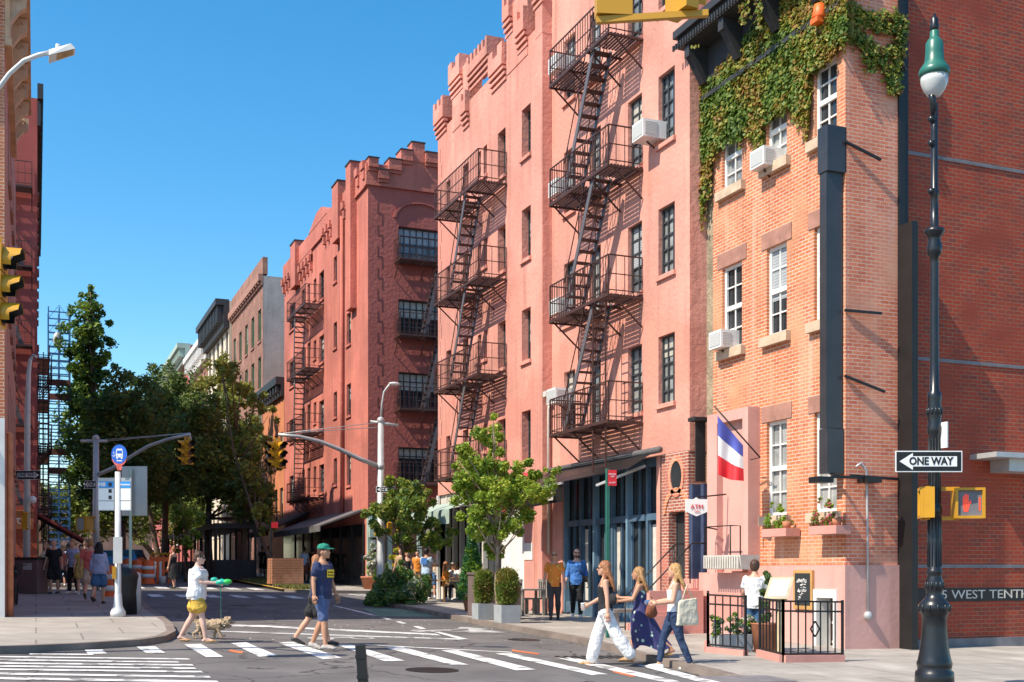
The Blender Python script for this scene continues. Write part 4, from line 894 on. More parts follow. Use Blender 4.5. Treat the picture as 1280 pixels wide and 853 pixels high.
tN, _ = house('closing_building', 'pale building closing the street behind the trees', -6, 190, 230, 14, 'brick_brown', 6, 3, 4, 3.2, 1.2, 2, depth=40)
# house across the left cross street: hidden mass behind the first building on the cross street
# ================= trees =================
def crown(par, clumps, n, size, mats, seed=1, flat=1, name='crown', hi=None):
    rnd = random.Random(seed); mb = MB(); vs, fs, ms = [], [], []
    tot = sum(r**2 for _, r in clumps)
    for c, r in clumps:
        k = int(n*r*r/tot); c = Vector(c); tone = rnd.random()
        subs = [(Vector((rnd.gauss(0,1), rnd.gauss(0,1), rnd.gauss(0,.8))).normalized()*r*rnd.uniform(.35,1.0), r*rnd.uniform(.22,.45), rnd.random()) for _ in range(max(4, int(10*r)))]
        for _ in range(k):
            sc_, sr, tn = rnd.choice(subs)
            d = Vector((rnd.gauss(0,1), rnd.gauss(0,1), rnd.gauss(0,1))).normalized()*sr*rnd.random()**.45
            p = c+sc_+d; p.z = c.z+(p.z-c.z)*flat
            s = size*rnd.uniform(.6,1.3)
            u = Vector((rnd.gauss(0,1), rnd.gauss(0,1), rnd.gauss(0,.7))).normalized(); w_ = u.cross(Vector((rnd.gauss(0,1), rnd.gauss(0,1), rnd.gauss(0,1)))).normalized()
            b = len(vs); vs += [p-u*s, p+w_*s*.45, p+u*s, p-w_*s*.45]; fs.append((b,b+1,b+2,b+3))
            q = rnd.random()*.55+tn*.45; ms.append(min(len(mats)-1, int(q*len(mats))))
    me = bpy.data.meshes.new(name); r = par
    while r.parent: r = r.parent
    me.from_pydata([v-Vector(r.location) for v in vs], [], fs)
    for m in mats: me.materials.append(M(m))
    me.polygons.foreach_set('material_index', ms); me.update(); o = bpy.data.objects.new(name, me); C.objects.link(o); o.parent = par; return o
def foliage(par, boxes, n, size, mats, seed=1, name='foliage'):
    """dense clipped foliage: boxes of (centre, half sizes), leaves crowd towards the surface"""
    rnd = random.Random(seed); vs, fs, ms = [], [], []; r = par
    while r.parent: r = r.parent
    for _ in range(n):
        c, hs = rnd.choice(boxes); d = Vector((rnd.gauss(0,1), rnd.gauss(0,1), rnd.gauss(0,1))).normalized(); k = max(abs(x) for x in d)**.55; q = rnd.uniform(.55,1)**.5*(1+.08*rnd.gauss(0,1))
        p = Vector(c)+Vector((d.x/k*hs[0]*q, d.y/k*hs[1]*q, d.z/k*hs[2]*q)); s = size*rnd.uniform(.6,1.3); u = (d+Vector((rnd.gauss(0,.7), rnd.gauss(0,.7), rnd.gauss(0,.7)+.4))).normalized(); w_ = u.cross(Vector((rnd.gauss(0,1), rnd.gauss(0,1), rnd.gauss(0,1)))).normalized()
        b = len(vs); vs += [p-u*s, p+w_*s*.45, p+u*s, p-w_*s*.45]; fs.append((b,b+1,b+2,b+3)); nn = mathutils.noise.noise(p*3.5)+rnd.gauss(0,.25); ms.append(0 if nn < -.05 else min(len(mats)-1, 1 if nn < .25 else 2))
    me = bpy.data.meshes.new(name); me.from_pydata([v-Vector(r.location) for v in vs], [], fs)
    for m in mats: me.materials.append(M(m))
    me.polygons.foreach_set('material_index', ms); me.update(); o = bpy.data.objects.new(name, me); C.objects.link(o); o.parent = par; return o
def tree(label, base, clumps, n, size, mats, trunk_r=.15, bark='bark', seed=1, group=None, limbs=True, name='street_tree', top=None, flat=1):
    base = Vector(base); t = thing(name, label, 'tree', base, 0, group)
    rnd = random.Random(seed); m = MB(); cl = sorted(clumps, key=lambda c: c[0][2]); zlow = cl[0][0][2]; topc = Vector(cl[-1][0]); 
    mid = Vector((base.x*.7+topc.x*.3, base.y*.7+topc.y*.3, max(base.z+.5, zlow-cl[0][1]*.3)))
    pts = [base-Vector((0,0,.1)), base+Vector((0,0,.15)), base.lerp(mid,.5)+Vector((rnd.uniform(-.08,.08),0,0)), mid, mid.lerp(topc,.5)+Vector((rnd.uniform(-.3,.3),rnd.uniform(-.3,.3),0)), topc]
    m.tube(pts, [trunk_r*1.35, trunk_r*1.05, trunk_r*.9, trunk_r*.75, trunk_r*.4, trunk_r*.12], 8)
    for c, r in clumps:
        c = Vector(c); s_ = mid.lerp(topc, max(0, min(.8, (c.z-mid.z-.5)/(topc.z-mid.z+.01)-.2)))
        m.tube([s_, s_.lerp(c,.55)+Vector((0,0,-.15*r)), c], [trunk_r*.4, trunk_r*.25, trunk_r*.06], 5)
    m.build('trunk', bark, t); crown(t, clumps, n, size, mats, seed, flat); return t
def clumps_px(lst):                         # (px, py, radius_m, depth)
    return [(tuple(atd(a, b, d)), r) for a, b, r, d in lst]
# tall ginkgo on the left kerb
d = 74; rnd = random.Random(3)
cl = [(113,365,.5),(108,378,.7),(118,388,.8),(105,398,1.0),(122,408,1.0),(112,416,1.1),(98,424,1.2),(128,428,.9),(112,440,1.2),(96,448,1.1),(126,452,1.0),(110,464,1.2),(104,480,1.3),(122,486,1.2),(95,500,1.4),(118,508,1.4),(134,518,1.4),(100,530,1.5),(122,545,1.6),(96,565,1.5),(130,572,1.6),(108,590,1.6)]
tree('tall narrow ginkgo towering over the darker trees on the left', gd(118, d, CH), clumps_px([(x, y, r, d+rnd.uniform(-1,1)) for x, y, r in cl]), 16000, .17, ['fir','fir','fir_hi','fir_hi','ginkgo'], .3, seed=5)
def mass(label, bx, d, pts, n, size, mats, tr=.22, seed=1, **k):
    rnd = random.Random(seed); return tree(label, gd(bx, d, CH), clumps_px([(x, y, r, d+rnd.uniform(-1.5,1.5)) for x, y, r in pts]), n, size, mats, tr, seed=seed, **k)
OK_ = ['oak','oak','oak','oak_hi']
mass('dark leafy tree directly right of the tall ginkgo', 152, 66, [(140,500,1.6),(158,488,1.3),(150,522,1.8),(172,512,1.6),(128,548,1.8),(165,548,2.0),(146,580,2.0),(178,585,1.9),(135,612,1.8),(165,615,1.8)], 15000, .15, OK_, seed=11)
mass('dark round tree in the middle of the leafy row, behind the hanging signal', 205, 72, [(196,488,1.7),(214,482,1.6),(232,496,1.8),(190,512,2.0),(218,520,2.2),(244,528,2.0),(200,552,2.1),(232,558,2.2),(188,588,2.0),(216,598,2.1),(246,592,2.0)], 17000, .15, OK_, seed=12)
mass('broad dark tree between the hanging signal and the thin leaning tree', 262, 62, [(258,520,1.5),(278,534,1.6),(296,548,1.6),(250,556,1.8),(275,570,1.9),(300,582,1.7),(260,602,1.8),(286,612,1.7),(308,618,1.4),(318,640,1.1)], 15000, .14, OK_+['oak_hi'], seed=13)
mass('olive tinged tree behind the wooden planter box', 300, 70, [(288,500,1.1),(272,470,1.0),(282,456,.8),(300,515,1.2),(262,480,.9),(306,490,.8)], 3500, .15, ['olive','olive','oak_hi'], .14, seed=14)
mass('sparse olive tree with a long bare limb leaning left over the street', 345, 54, [(276,458,.55),(290,470,.6),(300,486,.5),(322,498,.55),(335,520,.5),(318,540,.6),(330,562,.6),(318,590,.7),(330,612,.7),(340,585,.5),(325,640,.6),(334,660,.5)], 4200, .11, ['olive','oak_hi','olive','redleaf'], .12, seed=15)
mass('dark tree rising behind the traffic barrels on the left', 200, 84, [(150,520,2.2),(176,540,2.4),(140,570,2.2),(170,600,2.4),(205,570,2.4),(240,560,2.4),(215,615,2.2),(262,540,2.3),(275,600,2.2)], 14000, .18, OK_, seed=16)
mass('hazy far crown low between the trunks in the middle of the street', 200, 100, [(60,630,2.2),(70,655,2.4),(88,640,2.4),(96,615,2.2),(110,640,2.5),(140,650,2.5),(170,640,2.6),(200,650,2.5),(230,640,2.6),(260,650,2.5),(290,640,2.5),(155,625,2.5),(245,620,2.5)], 17000, .2, ['oak','oak_hi','fir_hi'], .25, seed=19)
mass('small bright yellow green tree behind the woman in the black dress', 232, 56, [(228,640,.7),(238,650,.7),(226,662,.7),(236,675,.6),(228,685,.5)], 2600, .1, ['bright_leaf','oak_hi'], .06, seed=17)
mass('slim street tree beside the small black bin pair', 306, 58, [(306,612,1.0),(320,622,1.0),(312,640,.9),(326,634,.7)], 4000, .12, OK_, .16, seed=18)
# street ginkgo on the right kerb
d = 28.6; rnd = random.Random(8)
cl = [(a, b, r*1.05) for a, b, r in [(616,520,.18),(614,537,.3),(600,556,.4),(620,556,.45),(580,562,.3),(572,574,.28),(597,576,.5),(630,574,.48),(612,594,.6),(588,598,.5),(640,596,.5),(664,588,.45),(680,600,.4),(672,612,.4),(656,608,.5),(604,618,.6),(628,622,.6),(646,616,.45),(586,626,.4),(612,642,.6),(634,648,.5),(596,655,.4),(660,650,.28),(676,622,.3),(648,660,.3),(612,668,.45),(628,668,.35),(686,590,.25),(590,640,.5),(640,632,.5),(570,600,.35),(618,690,.3)]]
tree('young yellow green ginkgo on the kerb in front of the salmon house', gd(624, d, CH), [(tuple(atd(x, y, d+rnd.uniform(-.7,.7))), r) for x, y, r in cl], 24000, .055, ['ginkgo','ginkgo','ginkgo_hi','bright_leaf'], .06, 'bark_pale', seed=21)
d = 38; rnd = random.Random(9)
cl = [(a, b, r*1.2) for a, b, r in [(500,612,.45),(488,622,.4),(518,620,.45),(476,632,.4),(505,632,.6),(530,628,.3),(488,645,.5),(515,646,.55),(545,660,.35),(530,668,.45),(470,650,.4),(498,665,.5),(560,672,.3),(548,682,.3),(515,676,.4),(478,668,.3)]]
tree('green corner tree overhanging the cafe people', gd(505, d, CH), [(tuple(atd(x, y, d+rnd.uniform(-.8,.8))), r) for x, y, r in cl], 13000, .08, ['oak_hi','shrub','oak_hi','ginkgo','redleaf'], .07, seed=22)

# ivy on building D
rnd = random.Random(4); iv = MB(); vs, fs, ms = [], [], []
def lowedge(px):                           # lower limit of the ivy in photo rows
    pts = [(868,300),(880,255),(888,205),(900,182),(912,172),(926,178),(930,160),(942,176),(950,205),(956,185),(962,150),(985,135),(1000,150),(1008,172),(1014,120),(1022,105),(1032,80),(1040,66),(1050,50),(1058,48)]
    for i in range(len(pts)-1):
        if pts[i][0] <= px <= pts[i+1][0]: t = (px-pts[i][0])/(pts[i+1][0]-pts[i][0]); return pts[i][1]*(1-t)+pts[i+1][1]*t
    return 50
def topedge(px): return 100 if px < 893 else 100-(px-893)*1.15-6
def leaf(p, nrm, s):
    up = Vector((rnd.uniform(-.6,.6), rnd.uniform(-.6,.6), -1)).normalized(); n = (Vector(nrm)+Vector((rnd.gauss(0,.45), rnd.gauss(0,.45), rnd.gauss(0,.45)+.35))).normalized(); sd = up.cross(n).normalized(); up = n.cross(sd)
    b = len(vs); vs.extend([p-up*s*.5, p+sd*s*.5, p+up*s*.6, p-sd*s*.5]); fs.append((b,b+1,b+2,b+3))
from mathutils import noise as mnoise
cnt = 0
while cnt < 24000:
    px = rnd.uniform(869, 1058); y0, y1 = topedge(px), lowedge(px); 
    py = rnd.uniform(min(y0, -60), y1+rnd.gauss(0,7))
    if py < y0-(14 if px > 950 else 4)*abs(rnd.gauss(0,1)) and px < 1010-(py+60)*.3: 
        continue
    p = onX(px, py, 14.2-rnd.uniform(.02,.16))
    if any(h[0]-.02 < p.y < h[1]+.02 and h[2]-.02 < p.z < h[3]-(.55 if h[0] > 19 else .1) for h in [(min(w[0],w[1]),max(w[0],w[1]),w[2],w[3]) for w in wd]): continue
    nn = mnoise.noise(p*1.6); 
    leaf(p, (-1,0,.1), rnd.uniform(.065,.115)); q = nn+rnd.gauss(0,.28); ms.append(0 if q < -.02 else 1 if q < .3 else 2); cnt += 1
for (x0, ya, yb, n) in ((869,55,100,60),(876,95,290,420),(884,110,250,300),(930,-5,30,60),(948,-10,36,60)):     # trailing strands
    for k in range(n): py = rnd.uniform(ya, yb); leaf(onX(x0+rnd.gauss(0,3), py, 14.1-(.5 if py < 60 else 0)), (-1,0,0), .09); ms.append(rnd.choice((0,1,2)))
# ivy on the side wall: branching strands
strands = [[(1060,5),(1080,22),(1100,22),(1118,20),(1128,28)],[(1062,30),(1075,50),(1092,62),(1105,80),(1115,100),(1120,118)],[(1128,25),(1126,50),(1122,75),(1118,112)],[(1070,25),(1090,32),(1110,35),(1125,40)],[(1085,50),(1085,70),(1090,88)],[(1058,20),(1064,12),(1080,20),(1100,28)],[(1058,40),(1066,44),(1080,56)],[(1100,66),(1112,66),(1122,60)]]
for st_ in strands:
    for i in range(len(st_)-1):
        (xa, ya), (xb, yb) = st_[i], st_[i+1]
        for k in range(int(math.hypot(xb-xa, yb-ya)*7)):
            t = rnd.random(); p = onY(xa+(xb-xa)*t+rnd.gauss(0,4), ya+(yb-ya)*t+rnd.gauss(0,4), YD0-rnd.uniform(.02,.12)); leaf(p, (0,-1,.1), rnd.uniform(.055,.1)); ms.append(rnd.choice((0,0,1,1,2)))
for k in range(900): p = onY(rnd.uniform(1056,1066), rnd.uniform(-10,45), YD0-rnd.uniform(.02,.15)); leaf(p, (0,-1,0), .09); ms.append(rnd.choice((0,1,2)))
loc = Vector((14.2, 20, 8)); me = bpy.data.meshes.new('ivy'); me.from_pydata([v-loc for v in vs], [], fs)
for m_ in ('ivy','ivy_gold','ivy_red'): me.materials.append(M(m_))
me.polygons.foreach_set('material_index', ms); me.update(); o = bpy.data.objects.new('ivy', me); C.objects.link(o); o.location = loc; tag(o, 'green and russet ivy spilling over the top of the orange brick house', 'ivy')
bh = MB(); p = onX(1024, 22, 14.0); bh.lathe(p, [(.02,.28),(.1,.24),(.14,.0),(.13,-.02)], 10); bh.box(p+Vector((-.12,-.1,-.12)), p+Vector((.12,.12,-.02))); solo(bh, 'alarm_box', 'orange_plastic', 'small orange box poking out of the ivy', 'wall box', p)
# ================= signs, lamps and signals =================
# tall blank black sign at corner of D
sx0, sx1, sy = 13.55, 14.02, YD0+.06
px_ = lambda px, py: onY(px, py, sy)
T = thing('blade_sign', 'tall blank black sign box standing off the corner of the orange brick house', 'sign', (13.8, sy, 3))
b = MB(); z = lambda y: px_(1040, y).z; X0, X1 = px_(1033,0).x, px_(1055.5,0).x
b.box((X0,sy,z(535)),(X1-.04,sy+.2,z(214))); b.box((X0-.02,sy-.06,z(215)),(X1,sy+.24,z(158))); b.box((X0,sy-.03,z(592)),(X1,sy+.22,z(536))); b.build('panel', 'sign_black', T)
e = MB(); e.box((X1+.002,sy-.05,z(592)),(X1+.03,sy+.24,z(158))); e.build('edge_trim', 'stone_brown', T)
for (y0_, y1_, xr) in ((177,200,1115),(388,392,1116),(470,490,1120)):
    a = MB(); a.bar((14.16,YD0-.03,z(y0_)), (xY(xr-14, YD0-.14), YD0-.14, onY(xr-14, y1_, YD0-.14).z), .045); a.build('bracket_arm', 'steel_black', T)
a = MB()
a.bar((X0-.1,sy-.3,z(598)),(px_(1040,0).x+.9,sy-.3,z(598)), .05); a.bar((px_(1040,0).x, sy-.3, z(598)),(px_(1040,0).x, sy+.1, z(590)), .05); a.bar((X1,YD0-.12,z(595)),(xY(1120,YD0),YD0-.06,z(597)), .05)
a.build('lamp_rail', 'steel_black', T)
for px in (1016, 1076):
    p = px_(px, 603); l = MB(); l.box(p+Vector((-.17,-.4,-.03)), p+Vector((.17,-.1,.08))); l.build('flood_lamp', 'steel_black', T)
c = MB(); q = [onY(x, y, YD0-.07) for x, y in ((1070,584),(1076,579),(1083,588),(1084,640),(1085,770))]; c.tube(q, .025, 6); c.ell(q[-1], .09); solo(c, 'conduit', 'galv', 'grey conduit running down the pink base from the sign lamps to a round white box', 'conduit', q[-1])
# flag
F_ = thing('flag', 'blue white and red striped flag hanging from an angled pole over the pink doorcase', 'flag', onX(945,572,13.75))
p0, p1 = onX(950,572,13.85), onX(893,508,12.9); m = MB(); m.tube([p0,p1], .018, 6); m.tube([p0, onX(938,575,13.9)], .01, 5); m.build('pole', 'steel_black', F_)
cl = MB(); W, H = 14, 12; top = p1.lerp(p0, .02); end = p1.lerp(p0, .72)
ga, gb = onX(897,520,12.95), onX(929,557,13.5)
ba, bb_ = onX(899,594,13.0), onX(929,601,13.35)
for j in range(H+1):
    for i in range(W+1):
        u, v = i/W, j/H; a_ = ga.lerp(gb, u); b_ = ba.lerp(bb_, u); p = a_.lerp(b_, v); wv = .07*math.sin(u*9+v*1.5)*(.3+v); p += Vector((-.7,-.7,0))*wv; p.z += -.04*math.sin(u*math.pi)*v; cl.v.append(p)
for j in range(H):
    for i in range(W): n = j*(W+1)+i; cl.f.append((n,n+1,n+W+2,n+W+1)); cl.m.append(0 if j < 4 else 1 if j < 8 else 2); cl.sm.append(True)
cl.build('cloth', ['fl_blue','fl_white','fl_red'], F_, fix=False)
# ATM sign
p = onX(871, 634, 13.2); s = MB(); n_ = Vector((-.25,-1,0)).normalized(); Tm = TM(p, n_)
pts = [(-.24,.17),(-.06,.17),(0,.21),(.06,.17),(.24,.17),(.24,-.1),(0,-.2),(-.24,-.1)]
s.mesh([Tm@Vector((x,y,0)) for x, y in pts]+[Tm@Vector((x,y,-.05)) for x, y in pts], [tuple(range(8)), tuple(range(15,7,-1))]+[(i,i+8,(i+1)%8+8,(i+1)%8) for i in range(8)], False)
t = thing('hanging_sign', 'small white sign reading ATM in red beside the blue door', 'sign', p); s.build('panel', 'sign_white', t)
Tm2 = TM(p+n_*.012, n_); text_mb('ATM', .14, Tm2, .004, 0).build('lettering', 'sign_red', t); text_mb('CASH', .05, TM(p+n_*.012-Vector((0,0,.1)), n_), .003).build('small_lettering', 'sign_red', t)
a = MB(); a.bar(p+Vector((0,0,.21)), p+Vector((.8,.1,.3)), .03); a.build('arm', 'steel_black', t)

# lamp post, right foreground
LP = onG(1168, 862, CH); LP.z = G(LP.x, LP.y)+CH; dL = FX*LP.x+FY*LP.y
zz = lambda y: CZ-(y-HY)/FP*dL-LP.z; mpx = dL/FP
t = thing('street_lamp', 'ornate black lamp post with green bell shade and white globe at the right', 'street lamp', LP)
pr = [(24,870),(23.5,846),(23,840),(20,837),(21,833),(21.5,829),(20,825),(18,815),(16.2,800),(15,785),(14.6,772),(15.6,769),(17.5,766),(19.5,761),(18.5,755),(14,750),(10.5,746),(9.2,741),(10.8,736),(11,728),(9,722),(8.5,719),(10,716),(9.6,713),(8.2,711),(8,660),(7.8,645),(9,642),(9,634),(7.6,631),(7,600),(6.8,545),(8.6,541),(9,534),(7.6,530),(8.6,522),(9,512),(8,504),(8.6,498),(8.8,492),(6,489),(5.4,450),(5.2,400),(5,330),(5.5,322),(8.5,318),(9.5,310),(7.5,302),(8,296),(12.5,291),(12,287),(5,284),(4.6,246),(5.6,244),(5.6,240),(4.4,238),(4.2,166),(4.4,130)]
m = MB(); m.lathe((0,0,0), [(r*mpx, zz(y)) for r, y in pr], 24)
for k in range(12):                          # fluting ribs
    th = 2*math.pi*k/12
    for (ya, yb, r) in ((708,646,8.2),(629,548,7.3)): m.tube([Vector((math.cos(th)*r*mpx, math.sin(th)*r*mpx, zz(ya))), Vector((math.cos(th)*(r-.5)*mpx, math.sin(th)*(r-.5)*mpx, zz(yb)))], .9*mpx, 5)
    for (yc, r) in ((760,18.8),(732,10.4),(515,8.6)): m.ell((math.cos(th)*r*mpx, math.sin(th)*r*mpx, zz(yc)), (1.9*mpx,1.9*mpx,5*mpx), n=6, m=5)
for y in (240, 180, 150): m.ell((-.05,0,zz(y)), (.05,.05,.05))
m.tube([(0,0,zz(150)), (-.03,0,zz(125)), (-.05,0,zz(118))], .045, 8); m.build('post', 'lamp_iron', t, local=True)
m = MB(); m.lathe((0,0,0), [(r*mpx, zz(y)) for r, y in ((18,96),(19,90),(17.5,86),(12,78),(11,66),(10.5,54),(8,50),(5.5,47),(5.5,40),(4,38))], 24); m.build('lamp_shade', 'lamp_green', t, local=True)
m = MB(); m.lathe((0,0,0), [(r*mpx, zz(y)) for r, y in ((4,40),(6,34),(4.5,30),(5,25),(3,22),(1,17))], 12); m.build('finial', 'lamp_iron', t, local=True)
m = MB(); m.lathe((0,0,0), [(r*mpx, zz(y)) for r, y in ((17,96),(16.5,104),(13,113),(8,120),(4,122),(1,122.5))], 20); m.build('globe', 'glass_white', t, local=True)
def oneway(label, P, nrm, w_, h_, left=True, group=None, txt='ONE WAY', bdr=True):
    t = thing('one_way_sign', label, 'street sign', P); n_ = Vector(nrm).normalized(); Tm = TM(P, n_); q = lambda x, y, d: Tm@Vector((x,y,d))
    def rect(mb, x0, x1, y0, y1, d): mb.face([q(x0,y0,d), q(x1,y0,d), q(x1,y1,d), q(x0,y1,d)])
    m = MB(); m.hexa([q(-w_/2,-h_/2,-.01), q(w_/2,-h_/2,-.01), q(w_/2,h_/2,-.01), q(-w_/2,h_/2,-.01)], [q(-w_/2,-h_/2,0), q(w_/2,-h_/2,0), q(w_/2,h_/2,0), q(-w_/2,h_/2,0)]); m.build('panel', 'sign_white', t)
    m = MB(); rect(m, -w_/2+.014, w_/2-.014, -h_/2+.014, h_/2-.014, .003); m.build('black_field', 'black', t, fix=False)
    s_ = -1 if left else 1; a = MB(); hb = h_*.24; xe, xt = s_*w_*.24, s_*w_*.44
    rect(a, min(-s_*w_*.42, xe), max(-s_*w_*.42, xe), -hb, hb, .006); a.face([q(xe,-h_*.4,.006), q(xt,0,.006), q(xe,h_*.4,.006)]); a.build('arrow', 'sign_white', t, fix=False)
    tx = text_mb(txt, h_*.5, TM(P+n_*.009-Tm.col[0].to_3d()*s_*.03*w_, n_), .002, .004, .88); tx.build('lettering', 'black', t); return t
P = atd(1161, 577, dL-.3); oneway('black and white ONE WAY sign pointing left on the ornate lamp post', P, (-FX,-FY,0), 82*mpx, 26*mpx, True)
P = atd(1173.5, 545, dL); m = MB(); m.box(P+Vector((-.01,-.16,-.17)), P+Vector((.01,.16,.17))); solo(m, 'edge_on_sign', 'sign_white', 'white parking plate seen almost edge-on above the ONE WAY sign', 'street sign', P)
# pedestrian signal on lamp
def pedsig(label, P, nrm, w_, h_, dp, hand, arms=None, group=None):
    t = thing('pedestrian_signal', label, 'pedestrian signal', P, 0, group); n_ = Vector(nrm).normalized(); Tm = TM(P, n_); q = lambda x, y, d: Tm@Vector((x,y,d))
    def bx(mb, x0, x1, y0, y1, d0, d1): mb.hexa([q(x0,y0,d0), q(x1,y0,d0), q(x1,y1,d0), q(x0,y1,d0)], [q(x0,y0,d1), q(x1,y0,d1), q(x1,y1,d1), q(x0,y1,d1)])
    m = MB(); bx(m, -w_/2, w_/2, -h_/2, h_/2, -dp, 0)
    f = w_*.09
    for a in ((-w_/2,-w_/2+f,-h_/2,h_/2), (w_/2-f,w_/2,-h_/2,h_/2), (-w_/2+f,w_/2-f,-h_/2,-h_/2+f), (-w_/2+f,w_/2-f,h_/2-f,h_/2)): bx(m, *a, 0.001, .04)
    if arms:
        for y_ in (h_*.42, -h_*.55): bx(m, arms[0], arms[1], y_, y_+.05, -dp*.7, -dp*.7+.06)
    m.build('housing', 'signal_yellow', t)
    m = MB(); bx(m, -w_/2+f, w_/2-f, -h_/2+f, h_/2-f, .002, .006); m.build('screen', 'granite' if hand else 'sign_grey', t)
    if hand:
        h = MB(); s = h_*.3; cx = -w_*.12
        poly = [(-.42,-.95),(.32,-.95),(.62,-.2),(.95,.1),(.78,.3),(.42,.05),(.42,.9),(.22,.9),(.2,.25),(.14,1.0),(-.06,1.0),(-.08,.28),(-.16,.95),(-.34,.95),(-.36,.2),(-.44,.7),(-.6,.68),(-.58,-.3)]
        h.face([q(cx+x*s*.62, y*s, .009) for x, y in poly]); h.face([q(w_*.3,-.25*h_,.009), q(w_*.36,-.25*h_,.009), q(w_*.36,.18*h_,.009), q(w_*.3,.18*h_,.009)]); h.build('hand_symbol', 'hand_red', t, fix=False)
    return t
P = atd(1212, 629, dL-.1); pedsig('yellow pedestrian signal showing a red hand beside the lamp post', P, (-FX-.1,-FY,0), 36*mpx, 38*mpx, .2, True, (-56*mpx, -10*mpx))
P = atd(1152.5, 629, dL); m = MB(); pedsig('yellow pedestrian signal seen from the side, left of the lamp post', P, (-1,.75,0), .42, 38*mpx, .14, False, (-.1,.05))
# traffic signals
def signal(label, P, nrm, h_=1.05, group=None, nheads=1, hang=0, dark=False):
    t = thing('traffic_signal', label, 'traffic light', P, 0, group); Pm = 'signal_amber_dark' if dark else 'signal_yellow'
    ns = [Vector(n).normalized() for n in (nrm if isinstance(nrm, list) else [nrm])]; s = h_/3
    for n_ in ns:
        off = n_*.16 if len(ns) > 1 else Vector((0,0,0))
        Tm = TM(Vector(P)+off, n_); q = lambda x, y, d: Tm@Vector((x,y,d)); m = MB(); w_ = s*.52
        for k in range(3):
            y0 = h_/2-s*(k+1)+.01; y1 = y0+s-.02; m.hexa([q(-w_,y0,-.15), q(w_,y0,-.15), q(w_,y1,-.15), q(-w_,y1,-.15)], [q(-w_,y0,0), q(w_,y0,0), q(w_,y1,0), q(-w_,y1,0)])
            yc = (y0+y1)/2; r = s*.44; vs = []; nn = 14
            for d_, sc_ in ((0,1),(.26,1.0)):
                for i in range(nn+1):
                    th = math.radians(-35)+math.radians(250)*i/nn; vs.append(q(r*sc_*math.cos(th), yc+r*sc_*math.sin(th), d_ if d_ == 0 else (.24 if 2 < i < nn-2 else .12)))
            m.mesh(vs, [(i,i+1,nn+2+i,nn+1+i) for i in range(nn)], True); cc = q(0,yc,.1); m.cur = 1; m.mesh([cc+(v-cc)*.965 for v in vs], [(i,i+1,nn+2+i,nn+1+i) for i in range(nn)], True); m.cur = 0
        m.bar(q(0,h_/2,-.08), q(0,h_/2+.12+hang,-.08), .07); hb = m.build('housing', [Pm, 'black'], t)
        l = MB()
        for k in range(3):
            yc = h_/2-s*(k+.5); l.face([q(s*.4*math.cos(i*math.pi/8), yc+s*.4*math.sin(i*math.pi/8), .012) for i in range(16)])
        l.build('lens', 'lens_dark', hb, fix=False)
    return t
# left foreground signal and its pole (pole outside the frame)
dS = 16.5; P = atd(9, 359, dS); signal('large yellow traffic light hanging at the left edge', atd(5,359,dS), (1,-.22,-.03), 103*dS/FP)
t = thing('mast_arm_pole', 'grey mast arm pole off the left edge carrying a curved street light arm', 'street light', gd(-75, 17.5, CH)); base = t.location
m = MB(); zt = atd(-75, 100, 17.5).z; m.tube([base, (base.x, base.y, zt)], [.12,.08], 12)
pts = [Vector((base.x,base.y,atd(0,160,17.5).z))]+[atd(x, y, 17.5) for x, y in ((-30,140),(0,108),(12,92),(30,76),(48,69),(62,66))]; m.tube(pts, .035, 8)
m.tube([(base.x,base.y,atd(0,330,17.5).z), atd(-30,318,17), atd(5,312,dS)], .05, 8); m.tube([atd(5,312,dS), atd(9,328,dS)], .04, 8); m.ell(atd(8,318,dS), .09); m.build('pole', 'galv_light', t)
m = MB(); a, b_ = atd(61,69,17.5), atd(94,60,17.5); dv = (b_-a).normalized(); m.hexa([a+Vector((0,-.1,-.04)), b_+Vector((0,-.05,-.03)), b_+Vector((0,.2,-.03)), a+Vector((0,.2,-.05))], [a+Vector((0,-.08,.05)), b_+Vector((-.06,-.04,.04)), b_+Vector((-.06,.16,.04)), a+Vector((0,.16,.05))]); q = a.lerp(b_, .35)+Vector((0,.05,.05)); m.tube([q, q+Vector((0,0,.09))], .035, 8); m.build('lamp_head', 'galv_light', t)
m = MB(); m.mesh([a.lerp(b_,.3)+Vector((0,-.07,-.043)), b_.lerp(a,.06)+Vector((0,-.04,-.036)), b_.lerp(a,.06)+Vector((0,.15,-.036)), a.lerp(b_,.3)+Vector((0,.16,-.049))], [(0,1,2,3)], False); m.build('lens', 'cl_tan', t)
# overhead signals, top right
dT = 11.5
for px, lab, rot in ((765, 'left yellow traffic light cut by the top edge above the fire escapes', (.3,1,0)), (860, 'right yellow traffic light cut by the top edge above the black cornice', (1,.1,0))):
    P = atd(px, 26 if px < 800 else 20, dT); P.z += .5; signal(lab, P, rot, 1.02, dark=True)
t = thing('signal_gantry', 'signal mast arm crossing just above the picture', 'signal pole', atd(1330, 900, dT+.3)); m = MB(); bz = gd(1330, dT+.3, CH)
a = atd(1330, -160, dT+.3); m.tube([bz, a], [.14,.1], 10); m.tube([a, atd(1100,-150,dT+.2), atd(760,-110,dT)], [.08,.07,.05], 10); m.build('pole', 'galv', t); m = MB(); m.bar(atd(745,26,dT-.1), atd(885,17,dT-.1), .06, .06); m.build('bracket', 'signal_amber_dark', t)
